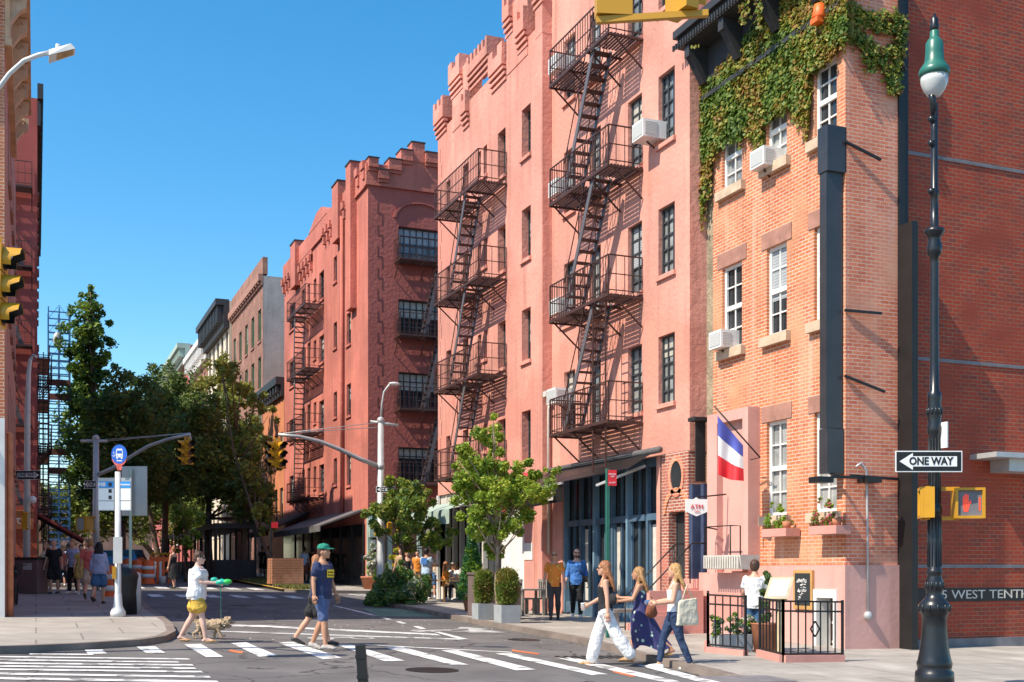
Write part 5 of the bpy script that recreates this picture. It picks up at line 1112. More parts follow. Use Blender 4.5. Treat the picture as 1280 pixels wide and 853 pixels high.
# left corner pole with mast arm signal, one-way plate, ped signal
dP = 41
t = thing('signal_pole', 'grey signal pole with crossbar and curved mast arm by the crowd on the left corner', 'signal pole', gd(120, dP, CH)); m = MB(); b0 = t.location
m.tube([b0, atd(120, 548, dP)], [.13,.1], 10); m.tube([atd(101,551.5,dP), atd(134,551.5,dP)], .055, 8); m.ell(atd(120,548,dP), .12)
m.tube([atd(121,594,dP), atd(140,586,dP-.2), atd(160,573,dP-.4), atd(185,558,dP-.6), atd(210,549,dP-.8), atd(238,543,dP-1)], [.07,.07,.06,.055,.05,.045], 8)
for y in (0, 2): m.tube([atd(130,550+y,dP), atd(238,541.5,dP-1)], .012, 4)
m.tube([atd(237,542,dP-1), atd(239,552,dP-1)], .03, 6); m.build('pole', 'galv', t)
signal('yellow traffic light hanging from the left mast arm in front of the trees', atd(234.5, 566, dP-1), [(-.95,-.3,0),(.35,-1,0)], .85)
oneway('small ONE WAY plate half hidden by the mast arm pole on the left corner', atd(113, 606, dP-.3), (-FX,-FY,0), .42, .27, True, txt='ONE')
pedsig('yellow pedestrian signal attached low on the left corner signal pole', atd(101, 655, dP-.3), (-FX-.1,-FY,0), .34, .5, .2, False, (0,.5))
m = MB(); m.box(atd(117,662,dP-.2), atd(107,646,dP)); solo(m, 'signal_box', 'signal_yellow', 'yellow box between the low pedestrian signal and its pole on the left corner', 'signal box', atd(112,655,dP))
dQ = 39
t = thing('street_light', 'tall pale street light pole with hooked top in front of the maroon tenement', 'street light', gd(33, dQ, CH)); m = MB()
m.tube([t.location, atd(34.5, 505, dQ), atd(36,465,dQ), atd(38,450,dQ), atd(42,444,dQ), atd(46,447,dQ)], [.12,.09,.07,.06,.05,.05], 8); m.build('pole', 'galv_light', t)
oneway('black and white ONE WAY sign pointing right on the hooked pole at the left', atd(35, 594, dQ-.2), (-FX,-FY,0), .85, .3, False)
pedsig('yellow pedestrian signal seen side-on on the hooked pole at the left', atd(34, 651, dQ-.2), (1,-.2,0), .35, .56, .14, False, (-.3,.1))
m = MB(); m.ell(atd(41,625,dQ-.2), (.12,.12,.13)); m.bar(atd(36,622,dQ), atd(41,622,dQ-.2), .05); solo(m, 'security_camera', 'sign_white', 'white dome camera on the hooked pole at the left', 'camera', atd(41,625,dQ))
# bus stop
bp = onG(147.5, 771, CH); dB = FX*bp.x+FY*bp.y; mb_ = dB/FP
t = thing('bus_stop', 'bus stop pole with round blue bus sign and white route panels', 'bus stop', bp)
ZB_ = lambda y: CZ-(y-HY)/FP*dB-bp.z
m = MB(); m.lathe((0,0,0), [(.17,0),(.17,.1),(.14,.16),(.1,.24),(.08,.5),(.07,.55),(.065,ZB_(590))], 16); m.build('pole', 'galv_light', t, local=True)
n_ = Vector((-FX,-FY,0)); P = atd(149, 568, dB-.12); Tm = TM(P, n_); q = lambda x, y, d=0: Tm@Vector((x*mb_, y*mb_, d))
def disc(mb, cx, cy, rx, ry, d, a0=0, a1=360, n=28, r0=0):
    pts = [(cx+rx*math.cos(R(a0+(a1-a0)*i/n)), cy+ry*math.sin(R(a0+(a1-a0)*i/n))) for i in range(n+(0 if a1-a0 == 360 else 1))]
    mb.face([q(x, y, d) for x, y in pts])
m = MB(); disc(m, 0, -2, 9.5, 13, .0); disc(m, 0, -2, 9.5, 13, -.02); m.face([q(-2.5,-20,.002), q(2.5,-20,.002), q(4,-12,.002), q(-4,-12,.002)]); m.build('sign_ring', 'orange_plastic' if 0 else 'cl_coral', t, fix=False)
m = MB(); disc(m, 0, 0, 9.8, 12, .004); m.build('sign_disc', 'sign_blue', t, fix=False)
m = MB(); m.face([q(-3.8,-4,.008), q(4.6,-4,.008), q(4.6,4,.008), q(3.6,6.8,.008), q(-2.8,6.8,.008), q(-3.8,4,.008)]); m.face([q(-3.2,-6,.008), q(-1.6,-6,.008), q(-1.6,-4,.008), q(-3.2,-4,.008)]); m.face([q(2.4,-6,.008), q(4,-6,.008), q(4,-4,.008), q(2.4,-4,.008)])
for i in range(10): a, b2 = R(200+i*20), R(220+i*20); m.face([q(-6.6+1.9*math.cos(a),-1+1.9*math.sin(a),.008), q(-6.6+1.9*math.cos(b2),-1+1.9*math.sin(b2),.008), q(-6.6+1.2*math.cos(b2),-1+1.2*math.sin(b2),.008), q(-6.6+1.2*math.cos(a),-1+1.2*math.sin(a),.008)])
m.face([q(-7,.5,.008), q(-6.2,.5,.008), q(-6.2,3,.008), q(-7,3,.008)]); m.face([q(-3,-8.8,.008), q(3.6,-8.8,.008), q(3.6,-7.6,.008), q(-3,-7.6,.008)]); m.build('bus_symbol', 'sign_white', t, fix=False)
m = MB(); m.face([q(-2.8,.8,.011), q(3.6,.8,.011), q(3.6,4.6,.011), q(-2.8,4.6,.011)]); m.face([q(-2.6,-2.8,.011), q(-1.2,-2.8,.011), q(-1.2,-1.6,.011), q(-2.6,-1.6,.011)]); m.face([q(2,-2.8,.011), q(3.4,-2.8,.011), q(3.4,-1.6,.011), q(2,-1.6,.011)]); m.build('bus_window', 'sign_blue', t, fix=False)
for (x0, x1, lab, nm) in ((122.5,143,'M8','route_panel'), (149,164,'Downtown','route_panel')):
    P = atd((x0+x1)/2, 618, dB-.02); Tm = TM(P, n_); hw = (x1-x0)/2
    def bx(mb, x0_, x1_, y0_, y1_, d0, d1): mb.hexa([q(x0_,y0_,d0), q(x1_,y0_,d0), q(x1_,y1_,d0), q(x0_,y1_,d0)], [q(x0_,y0_,d1), q(x1_,y0_,d1), q(x1_,y1_,d1), q(x0_,y1_,d1)])
    m = MB(); bx(m, -hw, hw, -20.5, 20.5, -.03, 0); pnl = m.build(nm, 'sign_grey', t)
    m = MB(); bx(m, -hw+.8, hw-.8, -7.5, 7.2, 0.001, .004); bx(m, -hw+.8, hw-.8, -19.5, -9, .001, .004); m.build('white_field', 'sign_white', pnl)
    m = MB(); bx(m, -hw+.8, hw-.8, 8, 16, .001, .005); m.build('blue_header', 'sign_lblue', pnl)
    text_mb(lab, (.13 if lab == 'M8' else .05), TM(P+Vector((0,0,12*mb_))+n_*.008-Tm.col[0].to_3d()*(hw*.5 if lab == 'M8' else 0)*mb_, n_), .002, .003).build('lettering', 'sign_white', pnl)
    if lab == 'M8':
        m = MB(); 
        for y in (12, 4, -4): bx(m, 3, 7, y-2.3, y+2.3, .006, .008)
        m.build('dark_square', 'cl_char', pnl)
m = MB(); P = atd(147, 688, dB-.15); Tm = TM(P, n_); bx(m, -5.5, 5.5, -16.5, 16.5, -.05, 0); m.build('timetable_case', 'galv', t)
m = MB(); P = atd(141.5, 715, dB-.1); m.box(P-Vector((.02,.03,.16)), P+Vector((.06,.03,.12))); m.build('yellow_tag', 'signal_yellow', t)
# green post with the grey back of a big sign
p = onG(163, 767.5, CH); t = thing('road_sign', 'back of a large grey road sign on a thin green post behind the bus stop', 'road sign', p); dd = FX*p.x+FY*p.y
m = MB(); m.box((p.x-.03,p.y-.03,p.z), (p.x+.03,p.y+.03,atd(163,586,dd).z)); m.build('post', 'canvas_green', t); P = atd(168, 614, dd+.1); Tm = TM(P, n_); m = MB(); hw, hh = 16*dd/FP, 31*dd/FP
m.hexa([Tm@Vector((x,y,-.01)) for x, y in ((-hw,-hh),(hw,-hh),(hw,hh),(-hw,hh))], [Tm@Vector((x,y,0)) for x, y in ((-hw,-hh),(hw,-hh),(hw,hh),(-hw,hh))]); m.build('panel', 'sign_grey', t)
# right-hand far mast pole
dR = 38; t = thing('signal_pole', 'grey signal pole with hooked street light and long mast arm near the corner flower bed', 'signal pole', gd(476, dR, CH)); m = MB()
m.tube([t.location, t.location+Vector((0,0,.3)), atd(476,528,dR)], [.2,.15,.1], 12); m.ell(atd(476,526,dR), .13); m.tube([atd(476,527,dR), atd(477.5,505,dR), atd(480,490,dR), atd(486,482,dR), atd(492,479.5,dR)], .035, 8); m.tube([atd(463,527,dR), atd(498,532,dR)], .045, 8)
m.tube([atd(474,583,dR), atd(450,574,dR-.3), atd(425,562,dR-.6), atd(400,552,dR-.9), atd(375,546,dR-1.2), atd(348,543.5,dR-1.5)], [.08,.075,.07,.06,.055,.05], 8)
for y in (528, 534): m.tube([atd(476,y,dR), atd(349,542.5,dR-1.5)], .012, 4)
for y in (583, 640): m.tube([atd(476,y-4,dR), atd(476,y+4,dR)], .13, 10)
m.build('pole', 'galv', t); m = MB(); m.ell(atd(493,480,dR), (.2,.08,.06)); m.build('lamp_head', 'galv_light', t)
signal('yellow traffic light at the tip of the long right mast arm', atd(347, 569, dR-1.6), [(-.95,-.3,0),(.45,-1,0)], .84)
oneway('small dark ONE WAY plate on the red corner house side pole', atd(482, 612, dR-.25), (-FX,-FY,0), .62, .2, True)
for px in (471, 487): 
    P = atd(px, 703-2, dR-.2); m = MB(); P = atd(px, 662, dR-.2); m.box(P-Vector((.07,.08,.2)), P+Vector((.07,.08,.2))); m.ell(P+Vector((0,0,.2)), (.08,.08,.05)); solo(m, 'signal_box', 'signal_yellow', 'yellow signal housing behind the leaves, %s of the corner pole' % ('left' if px < 480 else 'right'), 'signal box', P)
# red parking signs
p = gd(759.5, 23.6, CH); t = thing('parking_sign', 'red parking sign on a green post outside the blue shopfront', 'parking sign', p); m = MB(); dd = 23.6; zt = atd(759,586,dd).z; m.box((p.x-.035,p.y-.03,p.z),(p.x+.035,p.y+.03,zt)); m.build('post', 'lamp_green', t)
P = atd(765.5, 597.5, dd-.03); Tm = TM(P, Vector((-.2,-1,0))); m = MB(); m.hexa([Tm@Vector((x,y,-.01)) for x, y in ((-.09,-.16),(.09,-.16),(.09,.16),(-.09,.16))], [Tm@Vector((x,y,0)) for x, y in ((-.09,-.16),(.09,-.16),(.09,.16),(-.09,.16))]); pl = m.build('panel', 'sign_red', t)
nn = Vector((-.2,-1,0)).normalized(); text_mb('SPECIAL\nUSE', .045, TM(P+nn*.006+Vector((0,0,.05)), nn), .001).build('lettering', 'sign_white', pl); text_mb('EXCEPT', .04, TM(P+nn*.006-Vector((0,0,.1)), nn), .001).build('lettering', 'sign_white', pl)
p = gd(339, 50, CH); t = thing('parking_sign', 'small red parking sign above the wooden planter box across the street', 'parking sign', p); m = MB(); m.box((p.x-.03,p.y-.03,p.z),(p.x+.03,p.y+.03,atd(339,650,50).z)); m.build('post', 'steel_black', t); P = atd(343.5, 656.5, 50); m = MB(); m.box(P-Vector((.14,.01,.13)), P+Vector((.14,.01,.13))); m.build('panel', 'sign_red', t)
# flexible black post in the road
p = atd(455, 866, 9.5); p.z = G(p.x,p.y); m = MB(); tp = atd(450.5, 806, 9.5); wv = Vector((FY,-FX,0))*.04; fv = Vector((FX,FY,0))*.03
bt = atd(457, 890, 9.5); m.hexa([bt-wv-fv, bt+wv-fv, bt+wv+fv, bt-wv+fv], [tp-wv-fv+Vector((0,0,-.01)), tp+wv-fv, tp+wv+fv, tp-wv+fv])
for k in range(3): c_ = tp.lerp(bt, .15+.3*k); m.hexa([c_-wv*1.12-fv*1.2+Vector((0,0,-.03)), c_+wv*1.12-fv*1.2+Vector((0,0,-.03)), c_+wv*1.12+fv*1.2+Vector((0,0,-.03)), c_-wv*1.12+fv*1.2+Vector((0,0,-.03))], [c_-wv*1.12-fv*1.2, c_+wv*1.12-fv*1.2, c_+wv*1.12+fv*1.2, c_-wv*1.12+fv*1.2])
solo(m, 'marker_post', 'black', 'leaning black marker post at the bottom edge of the picture', 'bollard', p)
# ================= people =================
def remesh(mb, voxel, smooth=3):
    me = bpy.data.meshes.new('r'); me.from_pydata(mb.v, [], mb.f); ob = bpy.data.objects.new('r', me); C.objects.link(ob)
    a = ob.modifiers.new('a', 'REMESH'); a.mode = 'VOXEL'; a.voxel_size = voxel; b = ob.modifiers.new('b', 'SMOOTH'); b.iterations = smooth; b.factor = .6
    m2 = bpy.data.meshes.new_from_object(ob.evaluated_get(bpy.context.evaluated_depsgraph_get()))
    out = MB(); out.mesh([v.co for v in m2.vertices], [tuple(p.vertices) for p in m2.polygons], True)
    bpy.data.objects.remove(ob); bpy.data.meshes.remove(me); bpy.data.meshes.remove(m2); return out
def sn(d): return math.sin(R(d))
def cs(d): return math.cos(R(d))
def capsule(mb, p, q, r0, r1, n=10, mid=None):
    p, q = Vector(p), Vector(q); d = (q-p).normalized(); pts = [p-d*r0*.6, p]; rr = [r0*.6, r0]
    if mid: pts.append(p.lerp(q,.35)); rr.append(mid)
    pts += [q, q+d*r1*.6]; rr += [r1, r1*.6]; return mb.tube(pts, rr, n)
def person(label, loc, rz, h, legs, arms, skin='skin', hair=('short','hair_brown'), top=('cl_white',.6,0), bottom=('pants','cl_denim',1.0,1.0), shoes='shoe_white', lean=0, fem=False, glasses=False, near=True, head_turn=0, head_tilt=0, group=None, extra=None, bulk=1.0, tuck=True, barefootwear=None):
    """legs=((thighR, kneeR),(thighL, kneeL)) degrees; arms=((swing, out, elbow)R, L)"""
    s = h/1.75; T_ = thing('person', label, 'person', loc, rz, group); vox = (.013 if near else .024)
    J = {}; hipw = .085 if not fem else .09; shw = (.185 if not fem else .16)*(.5+.5*bulk); hz = .93
    W = Matrix.Rotation(R(-lean), 4, 'X'); WP = Vector((0,0,hz))
    tor = lambda v: WP+W@(Vector(v)-WP)
    for i, sd in enumerate((1,-1)):
        t, b = legs[i]; hip = Vector((sd*hipw,0,hz-.03)); kn = hip+Vector((0,sn(t),-cs(t)))*.42; an = kn+Vector((0,sn(t-b),-cs(t-b)))*.41
        J['hip',sd], J['kn',sd], J['an',sd] = hip, kn, an
        a, o, e = arms[i][:3]; inn = arms[i][3] if len(arms[i]) > 3 else 0
        sh = tor((sd*shw,0,1.42)); ud = Vector((sd*sn(o), sn(a)*cs(o), -cs(a)*cs(o))); el = sh+ud*.29; fd = Vector((sd*sn(o-inn), sn(a+e)*cs(o-inn), -cs(a+e)*cs(o-inn))); wr = el+fd*.245
        J['sh',sd], J['el',sd], J['wr',sd], J['fd',sd] = sh, el, wr, fd
    # foot direction and ground contact
    low = 9
    for sd in (1,-1):
        t, b = legs[0 if sd == 1 else 1]; pitch = max(-10, min(40, (b-t)*.7 if b > 12 else 0)) if t < 60 else 0
        J['pt',sd] = pitch; an = J['an',sd]; toe = an+Vector((0, .16*cs(pitch), -.06-.16*sn(pitch))); J['toe',sd] = toe; low = min(low, an.z-.075, toe.z-.02)
    dz = -low*s
    f = lambda v: Vector((v[0]*s, v[1]*s, v[2]*s+dz))
    bk = bulk
    tr = [((0,0,.83),.13*bk,.095*bk),((0,-.01,.9),.165*bk if fem else .155*bk,.115*bk),((0,0,.98),.15*bk,.105*bk),((0,.01,1.1),(.122 if fem else .14)*bk,.095*bk),((0,.01,1.22),(.135 if fem else .16)*bk,.105*bk),((0,.015,1.32),(.15 if fem else .175)*bk,.11*bk),((0,0,1.41),.145*bk,.085*bk),((0,0,1.455),.09,.07),((0,.0,1.48),.055,.055)]
    def torso(mb, grow=0, z0=0, z1=9, flare=None):
        rs = []
        for c, rx, ry in tr:
            if z0-.001 <= c[2] <= z1+.001: rs.append((c, rx+grow, ry+grow))
        if flare: rs = flare+rs
        k = len(mb.v); mb.rings(rs, 16)
        for i in range(k, len(mb.v)): mb.v[i] = tor(mb.v[i]) if mb.v[i].z > hz-.12 else mb.v[i]
        return mb
    hc = tor((0,.025,1.625)); HQ = Euler((R(head_tilt),0,R(head_turn)))
    HM = Matrix.Translation(hc)@HQ.to_matrix().to_4x4()
    b = MB(); torso(b); b.tube([tor((0,-.01,1.44)), tor((0,0,1.5)), hc-Vector((0,.01,.05))], [.065,.054,.054], 12)
    hd = MB(); hd.ell((0,0,.0), (.078,.098,.115), n=20, m=14); hd.ell((0,.03,-.055), (.055,.058,.062), n=14, m=10); hd.ell((0,.1,-.02), (.014,.024,.026), n=8, m=6); hd.ell((0,.088,-.068), (.024,.014,.012), n=8, m=6); hd.ell((0,.08,-.1), (.022,.02,.018), n=8, m=6)
    for sd in (1,-1): hd.ell((sd*.08,-.0,-.015), (.012,.024,.034), n=8, m=6)
    b.merge(hd, HM)
    for sd in (1,-1):
        capsule(b, J['hip',sd]+Vector((0,0,.02)), J['kn',sd], .088*bk, .056, 12, .082*bk); capsule(b, J['kn',sd], J['an',sd], .055, .036, 12, .06)
        capsule(b, J['an',sd]+Vector((0,-.02,-.02)), J['toe',sd]+Vector((0,-.03,0.01)), .038, .03); b.ell(J['an',sd]+Vector((0,-.035,-.045)), (.032,.04,.035))
        capsule(b, J['sh',sd]-Vector((sd*.02,0,.01)), J['el',sd], .052*bk, .038, 12, .048*bk); capsule(b, J['el',sd], J['wr',sd], .038, .026, 12, .038)
    b = remesh(b, vox, 2)
    # hands: palm + five fingers, a thumb from the side of the palm
    for sd in (1,-1):
        hd = MB(); fd = J['fd',sd].normalized(); side = Vector((0,1,0)) if abs(fd.y) < .7 else Vector((0,0,1)); side = (side-fd*side.dot(fd)).normalized(); nrm = fd.cross(side)*sd
        w0 = J['wr',sd]; hd.tube([w0-fd*.02, w0+fd*.02, w0+fd*.06, w0+fd*.09], [.025,.036,.04,.034], 8, flat=.5) if 0 else hd.mesh([w0+fd*a+side*b_*wd_+nrm*c_ for a, wd_ in ((-.02,.024),(.03,.036),(.085,.038)) for b_, c_ in ((-1,-.012),(1,-.012),(1,.014),(-1,.014))], [(3,2,1,0),(8,9,10,11)]+[(i*4+j, i*4+(j+1)%4, i*4+4+(j+1)%4, i*4+4+j) for i in range(2) for j in range(4)], True)
        for k, (off, ln_) in enumerate(((.029,.066),(.0105,.075),(-.009,.07),(-.028,.055))):
            q = w0+fd*.08+side*off; curl = -nrm*.012*(1+k*.25); hd.tube([q-fd*.01, q+fd*ln_*.45, q+fd*ln_*.75+curl, q+fd*ln_*.9+curl*2.6], [.0092,.0088,.008,.006], 6)
        q = w0+fd*.02+side*.03; hd.tube([q, q+side*.022+fd*.03-nrm*.006, q+side*.026+fd*.06-nrm*.014], [.012,.0105,.008], 6)
        b.merge(hd)
    b.cur = 1; ey = MB()
    if not glasses:
        for sd in (1,-1): ey.ell((sd*.03,.088,.008), (.011,.008,.006), n=8, m=6)
    b.merge(ey, HM); b.cur = 2; li = MB(); li.ell((0,.101,-.066), (.02,.004,.006), n=8, m=5); b.merge(li, HM)
    b.v = [f(v) for v in b.v]; body = b.build('body', [skin, 'black', 'cl_coral'], T_, local=True)
    def part(mb, name, m, vx=None, sm=3, rem=True):
        if rem: mb = remesh(mb, vx or vox, sm)
        if rem and near and name in ('shirt','top','trousers','shorts','skirt') or name == 'skirt':
            am = .009 if name != 'top' else .004
            for v in mb.v:
                q = Vector((v.x*7, v.y*7, v.z*4+abs(v.x)*6)); k = am*(mnoise.noise(q)+.5*mnoise.noise(q*2.3)); c_ = Vector((v.x, v.y, 0)); c_ = c_.normalized() if c_.length > .01 else c_; v += c_*k+Vector((0,0,k*.4))
        if name == 'hair' and near:
            for v in mb.v:
                q = Vector((v.x*38, v.y*38, v.z*5)); k = .009*mnoise.noise(q)+.008*mnoise.noise(v*14); c_ = Vector((v.x, v.y, 0)); c_ = c_.normalized() if c_.length > .01 else c_; v += c_*k
        mb.v = [f(v) for v in mb.v]; return mb.build(name, m, T_, local=True)
    # shirt
    if top:
        m_, sl, drop = top[:3]; mb = MB(); g_ = .018+(top[3] if len(top) > 3 else 0); zt_ = 1.445 if sl >= 0 else 1.36
        torso(mb, g_, .9 if tuck else .83, zt_, [((0,0,.86-drop), (.165+.01)*bk+g_, .12*bk+g_)] if not tuck or drop else None)
        if sl > 0:
            for sd in (1,-1):
                e = J['sh',sd].lerp(J['el',sd], min(1, sl)); capsule(mb, J['sh',sd]-Vector((sd*.03,0,.012)), e, .066*bk, .062*bk if sl < 1 else .05, 12)
                if sl > 1: capsule(mb, J['el',sd], J['el',sd].lerp(J['wr',sd], sl-1), .052, .042, 12)
        elif sl < 0:
            for sd in (1,-1): mb.tube([tor((sd*.09,.09,1.34)), tor((sd*.1,.02,1.46)), tor((sd*.09,-.07,1.36))], .018, 6)
        part(mb, 'shirt' if sl > 0 else 'top', m_)
    if bottom:
        kind, m_, ln_, loose = bottom[:4]; mb = MB()
        if kind in ('pants','shorts'):
            torso(mb, .017, .83, 1.0)
            for sd in (1,-1):
                L = ln_*2; a = min(1, L); r1 = (.062+.02*(loose-1)*2)*1 if loose > 1 else .06
                capsule(mb, J['hip',sd]+Vector((0,0,.03)), J['hip',sd].lerp(J['kn',sd], a), .104*bk, (.1*bk if a < 1 else .066)*loose, 12, .098*bk)
                if L > 1: capsule(mb, J['kn',sd], J['kn',sd].lerp(J['an',sd], min(.96, L-1)), .066*loose, (.05 if loose < 1.1 else .06*loose), 12, .069*loose)
            part(mb, 'trousers' if kind == 'pants' else 'shorts', m_)
        elif kind == 'skirt':
            zt_, zb_2, rb = bottom[2], bottom[3], bottom[4]; off = bottom[5] if len(bottom) > 5 else 0; vs = []; n = 40; fs = []; rows = 12
            for j in range(rows+1):
                u = j/rows; z = zt_+(zb_2-zt_)*u; hipb = math.sin(min(1, u*3.0)*math.pi/2)
                for i in range(n):
                    th = 2*math.pi*i/n; fold = 1+.05*u*math.sin(th*7+u*2)+.03*u*math.sin(th*11); rx = (.14+.05*hipb+(rb-.19)*u*.8)*fold*bk; ry = (.105+.045*hipb+(rb-.12)*u)*fold*bk
                    vs.append(Vector((rx*math.cos(th), ry*math.sin(th)+off*u*u, z+ (.05*u*math.sin(th*3)))))
            for j in range(rows):
                for i in range(n): fs.append((j*n+i, j*n+(i+1)%n, (j+1)*n+(i+1)%n, (j+1)*n+i))
            mb.mesh(vs, fs, True); part(mb, 'skirt', m_, rem=False)
    if shoes:
        for sd in (1,-1):
            mb = MB(); an, toe = J['an',sd], J['toe',sd]; d_ = (toe-an); 
            capsule(mb, an+Vector((0,-.03,-.028)), toe+Vector((0,0,.006)), .045, .034, 12); mb.ell(an+Vector((0,-.035,-.04)), (.042,.05,.042)); mb.ell(toe+Vector((0,.0,.004)), (.042,.05,.028))
            if shoes == 'shoe_tan': mb = MB(); q = an+Vector((0,-.05,-.07)); mb.ell(an.lerp(toe,.55)+Vector((0,0,-.025)), (.046,.135,.022)); mb.tube([toe+Vector((-.045,-.03,0)), toe+Vector((0,-.03,.035)), toe+Vector((.045,-.03,0))], .016, 6)
            part(mb, 'shoe', shoes, .012 if near else .02, 1)
    # hair and hats
    st, hm = hair[:2]; mb = MB()
    if st in ('short','long','bun','pony'):
        mb.ell((0,-.018,.032), (.09,.104,.102), n=18, m=12); mb.ell((0,-.05,-.01), (.082,.068,.095), n=14, m=10)
        cut = MB()
        if st == 'long':
            ln_ = hair[2] if len(hair) > 2 else .34; bl = hair[3] if len(hair) > 3 else -.02
            for k in range(9):
                x = -.075+.15*k/8; jz = random.uniform(-.03,.03); mb.tube([(x*.8,-.05,.05), (x*1.15,-.075,-.06), (x*1.3,-.085+bl*.4,-.06-ln_*.45), (x*1.25+random.uniform(-.015,.015),-.08+bl,-.06-ln_+jz)], [.035,.04,.034,.012], 7)
            for sd in (1,-1): mb.tube([(sd*.07,.0,.05),(sd*.085,-.02,-.06),(sd*.095,-.02,-.2),(sd*.09,-.02+bl*.5,-.06-ln_*.8)], [.03,.028,.03,.012], 7)
        if st == 'bun': mb.ell((0,-.07,.12), (.045,.045,.04))
        if st == 'pony': mb.tube([(0,-.1,.05),(0,-.16,-.02),(0,-.15,-.2)], [.03,.035,.012], 7)
        mb = remesh(mb, .012 if near else .018, 1); mb.v = [HM@v for v in mb.v if 1]
        part(mb, 'hair', hm, rem=False)
    if len(hair) > 2 and isinstance(hair[-1], str) and hair[-1].startswith('cl_'):
        mb = MB(); mb.lathe((0,-.012,.04), [(.096,0),(.099,.02),(.093,.05),(.07,.08),(.03,.094),(.005,.097)], 20, (1,1.12)); mb.ell((0,.12,.046), (.072,.075,.011), n=14, m=6); mb.ell((0,-.01,.137), (.01,.01,.008)); mb.v = [HM@v for v in mb.v]; part(mb, 'cap', hair[-1], rem=False)
    if glasses:
        mb = MB()
        for sd in (1,-1): mb.ell((sd*.034,.096,.008), (.027,.012,.019), n=10, m=6); mb.bar((sd*.06,.09,.012), (sd*.082,0,.012), .007)
        mb.bar((-.01,.105,.012),(.01,.105,.012),.006); mb.v = [HM@v for v in mb.v]; part(mb, 'sunglasses', 'black', rem=False)
    T_['_'] = 0; del T_['_']
    return T_, J, f, tor
def W_(T_, v):                                  # person-local to world
    return Matrix.Translation(T_.location)@Matrix.Rotation(T_.rotation_euler.z, 4, 'Z')@Vector(v)
def gp(px, py, h=0): return onG(px, py, h)
CR = -90+22.3                                   # rotation: facing image right  (local +Y -> image right)
def face(deg): return R(deg-22.31)              # 0 = away from camera, 90 = image left, -90 = image right, 180 = towards camera
# 1 dog walker
T1, J, f, tor = person('woman in white T-shirt and mustard shorts walking a small dog over the crosswalk', gp(246,803.5), face(-88), 1.66, ((17,8),(-16,14)), ((25,4,62,20),(28,4,55,25)), 'skin_pale', ('bun','hair_brown'), ('cl_white',.62,.03,.03), ('shorts','cl_mustard',.3,1.18), 'shoe_tan', 2, True, True, bulk=1.25, tuck=False, head_tilt=-8)
q = W_(T1, f(J['wr',1]+J['fd',1]*.1)); m = MB(); m.tube([q+Vector((-.08,0,.0)), q+Vector((.02,0,.03)), q+Vector((.14,-.04,.0))], [.035,.055,.04], 10); m.ell(q+Vector((-.1,.05,.06)), (.07,.04,.05)); solo(m, 'dog_leash', ['cup_teal'], 'teal and green leash reel in the hands of the woman in mustard shorts', 'leash', q)
m2 = MB(); m2.ell(q+Vector((.12,-.05,.03)), (.08,.05,.045)); solo(m2, 'bag_roll', 'bright_green', 'bright green roll held in front of the woman in mustard shorts', 'bag roll', q)
# dog
def dog():
    P = gp(265,800.5); P = gp(262,799); t = thing('dog', 'small curly tan dog trotting beside the woman in mustard shorts', 'dog', P, face(-92)); b = MB()
    b.rings([((0,0,0),.01,.01)], 3) if 0 else None
    b.tube([(0,-.24,.26),(0,-.16,.27),(0,0,.265),(0,.14,.275),(0,.21,.29)], [.07,.095,.098,.108,.08], 12)
    b.tube([(0,.18,.3),(0,.26,.32),(0,.33,.33)], [.075,.062,.06], 10); b.ell((0,.36,.335), (.062,.07,.06)); b.ell((0,.43,.315), (.032,.045,.03)); b.ell((0,.47,.322), (.014,.012,.012))
    for sd in (1,-1):
        b.ell((sd*.06,.34,.31), (.02,.032,.055)); fw = .05 if sd == 1 else -.05
        b.tube([(sd*.055,.15,.26),(sd*.055,.15+fw,.14),(sd*.055,.15+fw*1.6,.06),(sd*.055,.17+fw*1.7,.02)], [.045,.03,.026,.03], 8)
        b.tube([(sd*.055,-.2,.26),(sd*.055,-.16-fw*.5,.17),(sd*.055,-.25-fw,.1),(sd*.055,-.22-fw,.02)], [.055,.042,.026,.03], 8); b.ell((sd*.055,-.2-fw,.02), (.028,.04,.02))
    b.tube([(0,-.24,.3),(0,-.29,.38),(0,-.26,.46),(0,-.2,.48)], [.03,.035,.045,.04], 8)
    rnd = random.Random(2)
    for k in range(150):
        u = rnd.uniform(-.25,.4); a = rnd.uniform(0,6.28); b.ell((.085*math.cos(a), u, .28+.085*math.sin(a)+(.04 if u > .3 else 0)), rnd.uniform(.018,.03), n=6, m=4)
    b = remesh(b, .011, 1); b.build('body', 'dog_fur', t, local=True); e = MB()
    for sd in (1,-1): e.ell((sd*.03,.415,.345), .01, n=6, m=5)
    e.ell((0,.482,.322), (.014,.01,.011), n=6, m=5); e.build('eyes_and_nose', 'black', t, local=True)
    q2 = W_(t, (0,.22,.36)); m = MB(); m.tube([q, q.lerp(q2,.5)+Vector((0,0,-.12)), q2], .007, 5); solo(m, 'leash_cord', 'cup_teal', 'thin teal cord from the reel down to the tan dog', 'leash', q2)
dog()
# 3,4 man in green cap and companion behind
T3, J, f, tor = person('man in green cap, navy T-shirt and navy shorts crossing at the centre', gp(402,813), face(-112), 1.83, ((14,10),(-6,20)), ((-6,7,14),(6,7,12)), 'skin_tan', ('short','hair_brown','cl_green'), ('cl_navy',.62,.0,.018), ('shorts','cl_navy_lt',.5,1.12), 'cl_grey', 2, False, bulk=1.14, tuck=False)
